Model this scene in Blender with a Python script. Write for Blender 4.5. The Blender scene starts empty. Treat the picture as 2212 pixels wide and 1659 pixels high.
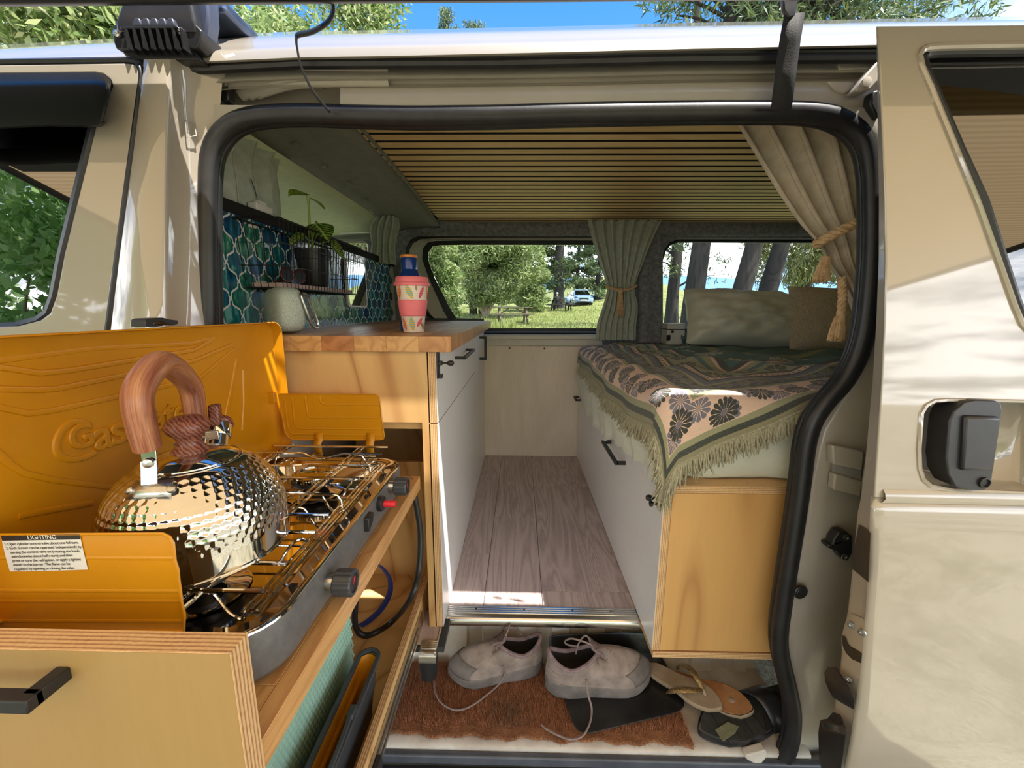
import bpy, bmesh, math, random
import numpy as np
from mathutils import Vector, Matrix
from mathutils.geometry import tessellate_polygon
R = math.radians
PI = math.pi
random.seed(7)
RNG = np.random.default_rng(7)
scn = bpy.context.scene
COL = scn.collection
CZ = 1.5                                   # eye height above the camp ground; all scene code below is written relative to the eye

# ------------------------------------------------------------------ camera
W_, H_ = 2212, 1659
FPX = 870.0
def _cam_axes(vx=1123, vy=668, roll=0.5):
    fy = Vector((vx - W_/2, vy - H_/2, FPX)).normalized()
    r = R(roll)
    up = Vector((math.sin(r), -math.cos(r), 0))
    up = (up - fy*up.dot(fy)).normalized()
    return fy.cross(up), fy, up
AX, AY, AZ = _cam_axes()
cam_d = bpy.data.cameras.new('camera')
cam = bpy.data.objects.new('camera', cam_d)
COL.objects.link(cam)
cam_d.sensor_fit = 'HORIZONTAL'
cam_d.sensor_width = 36.0
cam_d.lens = FPX / W_ * 36.0
cam_d.clip_start = 0.02
cam_d.clip_end = 3000
cam.matrix_world = Matrix(((AX[0], -AX[1], -AX[2], 0), (AY[0], -AY[1], -AY[2], 0), (AZ[0], -AZ[1], -AZ[2], CZ), (0, 0, 0, 1)))
scn.camera = cam
vs = scn.view_settings
vs.view_transform = 'Standard'
vs.look = 'None'
vs.gamma = 1.0
vs.use_curve_mapping = False
vs.exposure = 0.95
cy = scn.cycles
cy.max_bounces = 10
cy.diffuse_bounces = 5
cy.glossy_bounces = 5
cy.transmission_bounces = 8
cy.transparent_max_bounces = 12
cy.caustics_reflective = False
cy.caustics_refractive = False
cy.sample_clamp_indirect = 6.0
cy.use_denoising = True

# ------------------------------------------------------------------ sky and sun
SKY = 1.0
SUN = 7.0
wd = bpy.data.worlds.new('sky')
scn.world = wd
wd.use_nodes = True
nt = wd.node_tree
nt.nodes.clear()
N = nt.nodes.new
tc = N('ShaderNodeTexCoord')
sep = N('ShaderNodeSeparateXYZ')
nt.links.new(tc.outputs['Generated'], sep.inputs[0])
ramp = N('ShaderNodeValToRGB')
cr = ramp.color_ramp
cr.elements[0].position = 0.0
cr.elements[0].color = (0.62, 0.74, 0.92, 1)
cr.elements[1].position = 1.0
cr.elements[1].color = (0.03, 0.14, 0.46, 1)
for p, c in ((0.10, (0.36, 0.56, 0.86, 1)), (0.28, (0.13, 0.34, 0.70, 1)), (0.55, (0.055, 0.23, 0.60, 1))):
    e = cr.elements.new(p)
    e.color = c
nt.links.new(sep.outputs['Z'], ramp.inputs[0])
# cloud deck: direction divided by height, so that clouds gather towards the horizon all round
addz = N('ShaderNodeMath'); addz.operation = 'ADD'; addz.inputs[1].default_value = 0.13
mx = N('ShaderNodeMath'); mx.operation = 'MAXIMUM'; mx.inputs[1].default_value = 0.05
nt.links.new(sep.outputs['Z'], addz.inputs[0]); nt.links.new(addz.outputs[0], mx.inputs[0])
dx = N('ShaderNodeMath'); dx.operation = 'DIVIDE'
dy = N('ShaderNodeMath'); dy.operation = 'DIVIDE'
nt.links.new(sep.outputs['X'], dx.inputs[0]); nt.links.new(mx.outputs[0], dx.inputs[1])
nt.links.new(sep.outputs['Y'], dy.inputs[0]); nt.links.new(mx.outputs[0], dy.inputs[1])
cmb = N('ShaderNodeCombineXYZ')
nt.links.new(dx.outputs[0], cmb.inputs[0]); nt.links.new(dy.outputs[0], cmb.inputs[1])
nz = N('ShaderNodeTexNoise'); nz.inputs['Scale'].default_value = 0.9; nz.inputs['Detail'].default_value = 8
nz.inputs['Roughness'].default_value = 0.62
nt.links.new(cmb.outputs[0], nz.inputs['Vector'])
thr = N('ShaderNodeMapRange'); thr.inputs[1].default_value = 0.40; thr.inputs[2].default_value = 0.56
nt.links.new(nz.outputs[0], thr.inputs[0])
fade = N('ShaderNodeMapRange'); fade.inputs[1].default_value = 0.24; fade.inputs[2].default_value = 0.46
fade.inputs[3].default_value = 1.0; fade.inputs[4].default_value = 0.0
nt.links.new(sep.outputs['Z'], fade.inputs[0])
cm = N('ShaderNodeMath'); cm.operation = 'MULTIPLY'
nt.links.new(thr.outputs[0], cm.inputs[0]); nt.links.new(fade.outputs[0], cm.inputs[1])
mixc = N('ShaderNodeMixRGB'); mixc.inputs[2].default_value = (3.1, 3.15, 3.2, 1)
nt.links.new(cm.outputs[0], mixc.inputs[0]); nt.links.new(ramp.outputs[0], mixc.inputs[1])
bg = N('ShaderNodeBackground'); bg.inputs[1].default_value = SKY
nt.links.new(mixc.outputs[0], bg.inputs[0])
wo = N('ShaderNodeOutputWorld')
nt.links.new(bg.outputs[0], wo.inputs[0])

sun_d = bpy.data.lights.new('sun', 'SUN')
sun_d.energy = SUN
sun_d.angle = R(0.6)
sun_d.color = (1.0, 0.95, 0.86)
sun = bpy.data.objects.new('sun', sun_d)
COL.objects.link(sun)
SUN_DIR = Vector((0.34, -0.2024, 0.92)).normalized()        # towards the sun: high, from the open side of the van
sun.rotation_euler = SUN_DIR.to_track_quat('Z', 'Y').to_euler()
sun.location = (0, -3, 12)

# ------------------------------------------------------------------ measuring: a sight line meets a plane of the scene
def ray(px, py):
    d = Vector((px - W_/2, py - H_/2, FPX))
    return Vector((d.dot(AX), d.dot(AY), d.dot(AZ)))
def U(px, py, x=None, y=None, z=None):
    r = ray(px, py)
    if x is not None: return r*(x/r[0])
    if y is not None: return r*(y/r[1])
    return r*(z/r[2])
def UP(px, py, y0, k):
    """on the leaning plane y = y0 + k*z"""
    r = ray(px, py)
    return r*(y0/(r[1] - k*r[2]))

# ------------------------------------------------------------------ materials
def new_mat(name):
    m = bpy.data.materials.new(name)
    m.use_nodes = True
    t = m.node_tree
    b = t.nodes['Principled BSDF']
    return m, t, b
def setp(b, **k):
    for a, v in k.items():
        n = a.replace('_', ' ')
        if n in b.inputs: b.inputs[n].default_value = v
def coords(t, scale=(1, 1, 1), out='Object', rot=(0, 0, 0)):
    tcn = t.nodes.new('ShaderNodeTexCoord')
    mp = t.nodes.new('ShaderNodeMapping')
    mp.inputs['Scale'].default_value = scale
    mp.inputs['Rotation'].default_value = rot
    t.links.new(tcn.outputs[out], mp.inputs[0])
    return mp.outputs[0]
def noise(t, vec, scale, detail=3, rough=0.5, dist=0.0):
    n = t.nodes.new('ShaderNodeTexNoise')
    n.inputs['Scale'].default_value = scale
    n.inputs['Detail'].default_value = detail
    n.inputs['Roughness'].default_value = rough
    n.inputs['Distortion'].default_value = dist
    if vec is not None: t.links.new(vec, n.inputs['Vector'])
    return n.outputs[0]
def ramp_n(t, fac, stops, interp='LINEAR'):
    r = t.nodes.new('ShaderNodeValToRGB')
    r.color_ramp.interpolation = interp
    els = r.color_ramp.elements
    while len(els) < len(stops): els.new(0.5)
    for e, (p, c) in zip(els, stops):
        e.position = p
        e.color = (*c[:3], 1)
    t.links.new(fac, r.inputs[0])
    return r.outputs[0]
def math_n(t, op, a, b=None, c=None):
    m = t.nodes.new('ShaderNodeMath')
    m.operation = op
    for i, v in enumerate((a, b, c)):
        if v is None: continue
        if isinstance(v, (int, float)): m.inputs[i].default_value = v
        else: t.links.new(v, m.inputs[i])
    return m.outputs[0]
def mix_n(t, fac, a, b, blend='MIX'):
    m = t.nodes.new('ShaderNodeMixRGB')
    m.blend_type = blend
    for i, v in enumerate((fac, a, b)):
        if isinstance(v, (int, float)): m.inputs[i].default_value = v
        elif isinstance(v, tuple): m.inputs[i].default_value = (*v[:3], 1)
        else: t.links.new(v, m.inputs[i])
    return m.outputs[0]
def bump_n(t, b, h, strength=0.3, dist=0.002):
    n = t.nodes.new('ShaderNodeBump')
    n.inputs['Strength'].default_value = strength
    n.inputs['Distance'].default_value = dist
    t.links.new(h, n.inputs['Height'])
    t.links.new(n.outputs[0], b.inputs['Normal'])
def S(r, g, b):
    """sRGB 0-255 to linear"""
    f = lambda v: (v/255/12.92) if v/255 <= 0.04045 else ((v/255 + 0.055)/1.055)**2.4
    return (f(r), f(g), f(b))
def pm(name, c, c2=None, scale=12, rough=0.5, metal=0.0, bump=0.0, bscale=None, bdist=0.001, stretch=(1, 1, 1), rvar=0.0, **k):
    """a plain surface with a faint procedural mottling and grain"""
    m, t, b = new_mat(name)
    if c2 is None: c2 = tuple(v*0.82 for v in c)
    v = coords(t, stretch)
    n = noise(t, v, scale, 4, 0.6)
    t.links.new(ramp_n(t, n, ((0.35, c2), (0.65, c))), b.inputs['Base Color'])
    setp(b, Roughness=rough, Metallic=metal, **k)
    if rvar:
        t.links.new(math_n(t, 'MULTIPLY_ADD', noise(t, v, scale*3, 3), rvar, rough - rvar/2), b.inputs['Roughness'])
    if bump:
        bump_n(t, b, noise(t, v, bscale or scale*8, 3), bump, bdist)
    return m
def wood(name, light, dark, axis='y', scale=1.0, rough=0.45, ring=9.0, contrast=1.0, dist=3.0, line=None, st_k=0.22):
    """plain-sawn grain running along an axis: stretched noise bent into cathedral lines"""
    m, t, b = new_mat(name)
    st = {'x': (st_k, 1, 1), 'y': (1, st_k, 1), 'z': (1, 1, st_k)}[axis]
    oi = t.nodes.new('ShaderNodeObjectInfo')
    tcn = t.nodes.new('ShaderNodeTexCoord')
    ad = t.nodes.new('ShaderNodeVectorMath'); ad.operation = 'ADD'
    sc = t.nodes.new('ShaderNodeVectorMath'); sc.operation = 'SCALE'; sc.inputs[3].default_value = 7.0
    t.links.new(oi.outputs['Random'], sc.inputs[0])
    t.links.new(tcn.outputs['Object'], ad.inputs[0]); t.links.new(sc.outputs[0], ad.inputs[1])
    mp = t.nodes.new('ShaderNodeMapping'); mp.inputs['Scale'].default_value = tuple(a*scale for a in st)
    t.links.new(ad.outputs[0], mp.inputs[0])
    v = mp.outputs[0]
    big = noise(t, v, 3.0, 2, 0.5, 0.6)
    rings = math_n(t, 'FRACT', math_n(t, 'MULTIPLY', big, ring))
    tri = math_n(t, 'ABSOLUTE', math_n(t, 'SUBTRACT', rings, 0.5))
    mp2 = t.nodes.new('ShaderNodeMapping')
    mp2.inputs['Scale'].default_value = tuple((1 if a == 1 else 0.08)*scale for a in st)
    t.links.new(ad.outputs[0], mp2.inputs[0])
    fine = noise(t, mp2.outputs[0], 140, 3, 0.7)
    f = math_n(t, 'MULTIPLY_ADD', tri, 0.9*contrast, math_n(t, 'MULTIPLY', fine, 0.55))
    f = math_n(t, 'MULTIPLY_ADD', oi.outputs['Random'], 0.10, f)
    if line:                                   # rotary-cut veneer: pale, with a few thin brown contour lines
        soft = ramp_n(t, tri, ((0.0, (line, line, line)), (0.07, (line*.4,)*3), (0.22, (0, 0, 0))))
        mott = ramp_n(t, math_n(t, 'MULTIPLY_ADD', fine, .35, math_n(t, 'MULTIPLY', noise(t, v, 7, 3), .65)), ((0.3, tuple(.22*d_ + .78*l_ for d_, l_ in zip(dark, light))), (0.7, light)))
        col = mix_n(t, soft, mott, dark)
    else:
        col = ramp_n(t, f, ((0.15, dark), (0.62, light)))
    t.links.new(col, b.inputs['Base Color'])
    setp(b, Roughness=rough)
    bump_n(t, b, fine, 0.12, 0.0006)
    return m
def ply_edge(name, axis, pitch=0.0042, light=S(226, 190, 140), dark=S(150, 98, 58)):
    """the edge of plywood: stripes across the sheet's thickness"""
    m, t, b = new_mat(name)
    tcn = t.nodes.new('ShaderNodeTexCoord')
    sp = t.nodes.new('ShaderNodeSeparateXYZ')
    t.links.new(tcn.outputs['Object'], sp.inputs[0])
    n = noise(t, tcn.outputs['Object'], 30, 3)
    a = math_n(t, 'MULTIPLY_ADD', n, 0.0012, sp.outputs['XYZ'.index(axis.upper())])
    w = math_n(t, 'FRACT', math_n(t, 'MULTIPLY', a, 1/pitch))
    fine = noise(t, tcn.outputs['Object'], 260, 2)
    col = ramp_n(t, w, ((0.0, light), (0.52, light), (0.60, dark), (0.94, tuple(0.6*x+0.4*y for x, y in zip(dark, light))), (1.0, light)))
    t.links.new(mix_n(t, 0.25, col, ramp_n(t, fine, ((0.3, dark), (0.7, light)))), b.inputs['Base Color'])
    setp(b, Roughness=0.6)
    return m

# ------------------------------------------------------------------ mesh builder
class MB:
    def __init__(s):
        s.v = []; s.f = []; s.uv = None
    def add(s, vs_, fs_):
        o = len(s.v)
        s.v.extend([tuple(p) for p in vs_])
        s.f.extend([tuple(i + o for i in f) for f in fs_])
        return s
    def box(s, x0, x1, y0, y1, z0, z1):
        x0, x1 = sorted((x0, x1)); y0, y1 = sorted((y0, y1)); z0, z1 = sorted((z0, z1))
        return s.add([(x0, y0, z0), (x1, y0, z0), (x1, y1, z0), (x0, y1, z0), (x0, y0, z1), (x1, y0, z1), (x1, y1, z1), (x0, y1, z1)],
                     [(0, 3, 2, 1), (4, 5, 6, 7), (0, 1, 5, 4), (1, 2, 6, 5), (2, 3, 7, 6), (3, 0, 4, 7)])
    def beam(s, a, b, w, h, up=(0, 0, 1)):
        """a square bar from a to b: w across, h along up"""
        a, b = Vector(a), Vector(b)
        d = (b - a).normalized()
        sd = d.cross(Vector(up))
        if sd.length < 1e-6: sd = d.cross(Vector((1, 0, 0)))
        sd.normalize(); u = sd.cross(d).normalized()
        P = []
        for q in (a, b):
            for i, j in ((-1, -1), (1, -1), (1, 1), (-1, 1)):
                P.append(q + sd*(i*w/2) + u*(j*h/2))
        return s.add(P, [(3, 2, 1, 0), (4, 5, 6, 7), (0, 1, 5, 4), (1, 2, 6, 5), (2, 3, 7, 6), (3, 0, 4, 7)])
    def tube(s, pts, r, n=8, closed=False, caps=True, flat=1.0, up=None):
        """a tube along pts; r number or list; flat squashes one axis"""
        P = [Vector(p) for p in pts]
        m = len(P)
        rr = r if isinstance(r, (list, tuple)) else [r]*m
        rings = []
        nrm = None
        for i in range(m):
            if closed: d = P[(i+1) % m] - P[i-1]
            else: d = P[min(i+1, m-1)] - P[max(i-1, 0)]
            if d.length < 1e-9: d = Vector((0, 0, 1))
            d.normalize()
            if up is not None:
                nrm = Vector(up); nrm = nrm - d*nrm.dot(d)
                if nrm.length < 1e-4: nrm = d.orthogonal()
            elif nrm is None: nrm = d.orthogonal()
            else:
                nrm = nrm - d*nrm.dot(d)
                if nrm.length < 1e-6: nrm = d.orthogonal()
            nrm.normalize()
            b = d.cross(nrm)
            rings.append([P[i] + nrm*(rr[i]*flat*math.cos(2*PI*k/n)) + b*(rr[i]*math.sin(2*PI*k/n)) for k in range(n)])
        o = len(s.v)
        for rg in rings: s.v.extend([tuple(p) for p in rg])
        for i in range(m if closed else m-1):
            j = (i+1) % m
            for k in range(n):
                l = (k+1) % n
                s.f.append((o+i*n+k, o+i*n+l, o+j*n+l, o+j*n+k))
        if caps and not closed:
            s.f.append(tuple(o+k for k in reversed(range(n))))
            s.f.append(tuple(o+(m-1)*n+k for k in range(n)))
        return s
    def lathe(s, prof, c=(0, 0, 0), n=32, axis=(0, 0, 1), ref=None):
        """prof: (radius, height) pairs round an axis through c"""
        A = Vector(axis).normalized()
        u = Vector(ref) if ref else A.orthogonal()
        u.normalize()
        w = A.cross(u)
        C_ = Vector(c)
        o = len(s.v); m = len(prof)
        for r, h in prof:
            for k in range(n):
                a = 2*PI*k/n
                s.v.append(tuple(C_ + A*h + u*(r*math.cos(a)) + w*(r*math.sin(a))))
        for i in range(m-1):
            for k in range(n):
                l = (k+1) % n
                s.f.append((o+i*n+k, o+i*n+l, o+(i+1)*n+l, o+(i+1)*n+k))
        if prof[0][0] > 1e-5: s.f.append(tuple(o+k for k in reversed(range(n))))
        if prof[-1][0] > 1e-5: s.f.append(tuple(o+(m-1)*n+k for k in range(n)))
        return s
    def grid(s, rows, closed=False, uv=None):
        """rows of equal length"""
        o = len(s.v); n = len(rows[0]); m = len(rows)
        for r in rows: s.v.extend([tuple(p) for p in r])
        for i in range(m-1):
            for k in range(n if closed else n-1):
                l = (k+1) % n
                s.f.append((o+i*n+k, o+i*n+l, o+(i+1)*n+l, o+(i+1)*n+k))
        return s
    def prism(s, poly, vec, holes=()):
        """a flat plate: outline (with holes) pushed along vec"""
        loops = [[Vector(p) for p in poly]] + [[Vector(p) for p in h] for h in holes]
        flat = [p for l in loops for p in l]
        n = len(flat)
        tris = tessellate_polygon(loops)
        o = len(s.v); vec = Vector(vec)
        nn = Vector((0, 0, 0))
        l0 = loops[0]
        for i in range(len(l0)):
            nn += l0[i].cross(l0[(i+1) % len(l0)])
        fl = nn.dot(vec) > 0
        s.v.extend([tuple(p) for p in flat]); s.v.extend([tuple(p + vec) for p in flat])
        for tr in tris:
            a, b, c = tr
            if (flat[b]-flat[a]).cross(flat[c]-flat[a]).dot(vec) > 0: a, b, c = c, b, a
            s.f.append((o+a, o+b, o+c)); s.f.append((o+n+c, o+n+b, o+n+a))
        i0 = 0
        for li, l in enumerate(loops):
            q = len(l)
            for i in range(q):
                j = (i+1) % q
                f = (o+i0+i, o+i0+j, o+n+i0+j, o+n+i0+i)
                s.f.append(f)
            i0 += q
        return s
    def build(s, name, mat, parent=None, smooth=True, angle=40, bevel=0, seg=2, kind=None, label=None, cat=None, group=None, sub=0, uvs=None, solid=0, origin=None, fix=True):
        V_ = s.v
        off = Vector((0, 0, CZ))
        if parent is not None: org = WORLD[parent.name]
        else:
            if origin is not None: org = Vector(origin) + off
            else:
                a = np.array(V_)
                org = Vector(((a[:, 0].min()+a[:, 0].max())/2, (a[:, 1].min()+a[:, 1].max())/2, a[:, 2].min())) + off
        sh = off - org
        me = bpy.data.meshes.new(name)
        me.from_pydata([(p[0]+sh.x, p[1]+sh.y, p[2]+sh.z) for p in V_], [], s.f)
        if uvs is not None:
            ul = me.uv_layers.new(name='UVMap')
            li = np.empty(len(me.loops), dtype=np.int32)
            me.loops.foreach_get('vertex_index', li)
            ul.data.foreach_set('uv', np.array(uvs, dtype=np.float32)[li].ravel())
        if fix and len(s.f) < 60000:
            bm = bmesh.new(); bm.from_mesh(me)
            bmesh.ops.recalc_face_normals(bm, faces=bm.faces)
            bm.to_mesh(me); bm.free()
        if smooth:
            me.polygons.foreach_set('use_smooth', [True]*len(me.polygons))
            if angle < 180: me.set_sharp_from_angle(angle=R(angle))
        me.materials.append(mat)
        me.update()
        return link(name, me, parent, org, kind, label, cat, group, bevel, seg, sub, solid)
WORLD = {}
def link(name, data, parent=None, org=None, kind=None, label=None, cat=None, group=None, bevel=0, seg=2, sub=0, solid=0):
    o = bpy.data.objects.new(name, data)
    COL.objects.link(o)
    if parent is not None:
        o.parent = parent
        WORLD[o.name] = WORLD[parent.name].copy()
    else:
        o.location = org
        WORLD[o.name] = Vector(org)
    if kind: o['kind'] = kind
    if label: o['label'] = label
    if cat: o['category'] = cat
    if group: o['group'] = group
    if solid:
        md = o.modifiers.new('solid', 'SOLIDIFY'); md.thickness = solid; md.offset = 0
    if bevel:
        md = o.modifiers.new('bevel', 'BEVEL'); md.width = bevel; md.segments = seg; md.limit_method = 'ANGLE'; md.angle_limit = R(35)
        md.harden_normals = False
    if sub:
        md = o.modifiers.new('sub', 'SUBSURF'); md.levels = sub; md.render_levels = sub
    return o
def thing(name, label, cat, loc, group=None, kind=None):
    """an Empty at a thing's base; its parts are built in eye-relative coordinates and hang from it"""
    o = bpy.data.objects.new(name, None)
    o.empty_display_size = 0.05
    COL.objects.link(o)
    o.location = Vector(loc) + Vector((0, 0, CZ))
    WORLD[o.name] = o.location.copy()
    if label: o['label'] = label
    if cat: o['category'] = cat
    if group: o['group'] = group
    if kind: o['kind'] = kind
    return o
def text_part(name, body, mat, parent, loc, xdir, ydir, size, extrude=0.0004, bevel=0.0, align='LEFT', spacing=1.0):
    c = bpy.data.curves.new(name, 'FONT')
    c.body = body; c.size = size; c.extrude = extrude; c.bevel_depth = bevel; c.align_x = align
    c.space_character = spacing
    c.materials.append(mat)
    tmp = bpy.data.objects.new(name, c)
    me = bpy.data.meshes.new_from_object(tmp)          # the lettering becomes plain mesh
    me.name = name
    bpy.data.objects.remove(tmp); bpy.data.curves.remove(c)
    o = bpy.data.objects.new(name, me)
    COL.objects.link(o)
    o.parent = parent
    x = Vector(xdir).normalized(); y = Vector(ydir); y = (y - x*y.dot(x)).normalized(); z = x.cross(y)
    p = Vector(loc) + Vector((0, 0, CZ)) - WORLD[parent.name]
    o.matrix_local = Matrix(((x[0], y[0], z[0], p[0]), (x[1], y[1], z[1], p[1]), (x[2], y[2], z[2], p[2]), (0, 0, 0, 1)))
    WORLD[o.name] = WORLD[parent.name].copy()
    return o
def smooth_path(pts, n=6, closed=False):
    """Catmull-Rom through pts"""
    P = [Vector(p) for p in pts]
    out = []
    m = len(P)
    for i in range(m if closed else m-1):
        if closed: a, b, c, d = P[i-1], P[i], P[(i+1) % m], P[(i+2) % m]
        else: a, b, c, d = P[max(i-1, 0)], P[i], P[i+1], P[min(i+2, m-1)]
        for k in range(n):
            u = k/n
            out.append(0.5*((2*b) + (c-a)*u + (2*a-5*b+4*c-d)*u*u + (3*b-a-3*c+d)*u**3))
    if not closed: out.append(P[-1])
    return out
def rrect(x0, x1, y0, y1, r, n=5):
    out = []
    for cx, cy_, a0 in ((x1-r, y1-r, 0), (x0+r, y1-r, 90), (x0+r, y0+r, 180), (x1-r, y0+r, 270)):
        for k in range(n+1):
            a = R(a0 + 90*k/n)
            out.append((cx + r*math.cos(a), cy_ + r*math.sin(a)))
    return out
def lerp(a, b, t): return a + (b - a)*t
def interp(x, xs, ys): return float(np.interp(x, xs, ys))
# ------------------------------------------------------------------ shared materials
def paint_mat(name, c):
    m, t, b = new_mat(name)
    v = coords(t)
    n = noise(t, v, 2.2, 5, 0.6)
    t.links.new(ramp_n(t, n, ((0.3, tuple(x*0.93 for x in c)), (0.7, c))), b.inputs['Base Color'])
    setp(b, Roughness=0.42, Metallic=0.0)
    setp(b, Coat_Weight=1.0, Coat_Roughness=0.035, Coat_IOR=1.75)
    return m
M_PAINT = paint_mat('pearl_white_paint', (0.37, 0.325, 0.262))
M_JAMB = pm('jamb_paint', (0.50, 0.455, 0.39), (0.44, 0.40, 0.335), 5, 0.35, rvar=0.1, Coat_Weight=0.4, Coat_Roughness=0.1)
M_RUBBER = pm('black_rubber', (0.012, 0.012, 0.014), (0.02, 0.02, 0.022), 30, 0.42, bump=0.12, bscale=160)
M_BLACK = pm('black_plastic', (0.014, 0.014, 0.016), (0.022, 0.022, 0.025), 20, 0.38, bump=0.08, bscale=300)
M_MATT = pm('matt_black_metal', (0.010, 0.010, 0.011), (0.016, 0.016, 0.017), 40, 0.45)
M_CHROME = pm('polished_steel', (0.80, 0.79, 0.77), (0.74, 0.73, 0.71), 14, 0.07, 1.0)
M_STEEL = pm('brushed_steel', (0.62, 0.61, 0.59), (0.5, 0.49, 0.47), 40, 0.28, 1.0)
M_CARPET = pm('grey_lining_carpet', S(140, 142, 144), S(104, 106, 108), 55, 0.95, bump=0.5, bscale=420, bdist=0.002, Sheen_Weight=0.25)
M_HEADLINER = pm('grey_green_headliner', S(128, 130, 122), S(120, 122, 115), 30, 0.9, bump=0.1, bscale=300)
M_CABLINER = pm('pale_cab_lining', S(214, 222, 184), S(206, 214, 176), 30, 0.9, bump=0.08, bscale=300)
M_PLY = wood('birch_ply_face', S(222, 184, 126), S(164, 112, 62), 'z', .9, 0.42, 9.0, line=.75)
M_PLYZ = wood('birch_ply_face_upright', S(216, 170, 106), S(166, 114, 62), 'z', .8, 0.42, 8.0, line=.6)
M_PLYF = wood('shaded_birch_front', S(172, 140, 86), S(124, 92, 52), 'z', .75, 0.45, 8.0, line=.6)  # same birch ply, darker: the shade on the front put into its colour
M_PLYE_X = ply_edge('ply_edge_across_x', 'x')
M_PLYE_Y = ply_edge('ply_edge_across_y', 'y')
M_PLYE_Z = ply_edge('ply_edge_across_z', 'z')
M_WHITE = pm('white_laminate', (0.86, 0.86, 0.88), (0.83, 0.83, 0.85), 60, 0.34, bump=0.03, bscale=500)
M_WASH = wood('whitewashed_panel', S(242, 228, 212), S(224, 208, 190), 'z', 1.2, 0.5, 5.0, 0.5)
M_OAK = wood('grey_oak_vinyl', S(200, 184, 182), S(148, 132, 132), 'y', 3.6, 0.42, 15.0, .75, st_k=.075)
M_WHITEPL = pm('white_plastic', (0.78, 0.77, 0.74), (0.72, 0.71, 0.68), 20, 0.4)
M_SCREW = pm('dark_screw', (0.05, 0.05, 0.05), None, 40, 0.4, 0.8)
M_CREAM = pm('cream_metal', (0.66, 0.63, 0.56), (0.58, 0.55, 0.48), 6, 0.4, rvar=0.15)
M_SLAT = wood('oak_slat', S(226, 196, 142), S(196, 160, 108), 'x', 2.0, 0.55, 6.0, 0.4)
M_FELT = pm('black_felt', (0.008, 0.008, 0.009), None, 60, 0.95)
def glass_mat(name, tint, ior):
    m = bpy.data.materials.new(name); m.use_nodes = True
    t = m.node_tree; t.nodes.clear()
    tr = t.nodes.new('ShaderNodeBsdfTransparent'); gl = t.nodes.new('ShaderNodeBsdfGlossy'); gl.inputs['Roughness'].default_value = 0.0
    v = coords(t)
    t.links.new(ramp_n(t, noise(t, v, 3, 2), ((0.3, tuple(x*0.94 for x in tint)), (0.7, tint))), tr.inputs[0])
    fr = t.nodes.new('ShaderNodeFresnel'); fr.inputs[0].default_value = ior
    mx_ = t.nodes.new('ShaderNodeMixShader'); ou = t.nodes.new('ShaderNodeOutputMaterial')
    t.links.new(fr.outputs[0], mx_.inputs[0]); t.links.new(tr.outputs[0], mx_.inputs[1]); t.links.new(gl.outputs[0], mx_.inputs[2])
    t.links.new(mx_.outputs[0], ou.inputs[0])
    return m
M_GLASS_CLEAR = glass_mat('clear_window_glass', (0.94, 0.96, 0.95), 1.14)
M_GLASS_TINT = glass_mat('tinted_window_glass', (0.10, 0.11, 0.10), 2.6)
M_GLASS_FRONT = glass_mat('front_window_glass', (0.16, 0.18, 0.16), 3.2)

# ------------------------------------------------------------------ the van: outside skin
KB = 0.125                                   # tumblehome: the side leans in as it rises
Y0 = 0.735
def SK(px, py, off=0.0): return UP(px, py, Y0 + off, KB)
YF = 2.3                                     # inner face of the far side
FLZ = -0.86
CEIL = 0.472
# front passenger door with its window
d1_out = [(-420, 150), (0, 140), (276, 136), (290, 139), (299, 150), (301, 165), (228, 705), (180, 1050), (140, 1400), (-420, 1400)]
d1_win = [(-330, 168), (0, 159), (205, 157), (224, 160), (238, 171), (243, 186), (206, 275), (137, 555), (121, 640), (108, 676), (86, 692), (40, 704), (-330, 716)]
mb = MB().prism([SK(*p) for p in d1_out], (0, 0.05, 0.0), holes=[[SK(*p) for p in d1_win]])
door1 = mb.build('door_1', M_PAINT, bevel=0.004, kind='structure', label='white front passenger door left of the door opening')
MB().prism([SK(px, py, 0.028) for px, py in d1_win], (0, 0.004, 0)).build('window_glass', M_GLASS_FRONT, door1)
mb = MB().tube([SK(px, py, 0.012) for px, py in d1_win], 0.009, 6, closed=True)
mb.build('window_gasket', M_RUBBER, door1)
# smoked rain visor over the top of that window
vis_o = [(-330, 166), (0, 158), (205, 157), (225, 160), (239, 171), (243, 186), (238, 214), (226, 262), (216, 273), (203, 273)]
vis_i = [(203, 273), (150, 268), (0, 272), (-330, 290)]
rows = []
top = [SK(px, py, -0.004) for px, py in [(-330, 168), (-150, 163), (0, 160), (120, 159), (205, 158), (228, 163), (240, 176)]]
mid = [SK(px, py, -0.030) for px, py in [(-330, 200), (-150, 193), (0, 190), (120, 188), (200, 187), (224, 190), (236, 205)]]
low = [SK(px, py, -0.034) for px, py in [(-330, 288), (-150, 280), (0, 273), (110, 268), (195, 270), (214, 268), (222, 262)]]
back = [SK(px, py, -0.004) for px, py in [(-330, 290), (-150, 283), (0, 276), (110, 271), (198, 274), (219, 271), (228, 262)]]
M_VISOR = pm('smoked_acrylic', (0.010, 0.012, 0.012), None, 8, 0.34, Specular_IOR_Level=.2)
MB().grid([top, mid, low, back]).build('rain_visor', M_VISOR, door1, solid=0.003, angle=60)

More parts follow.
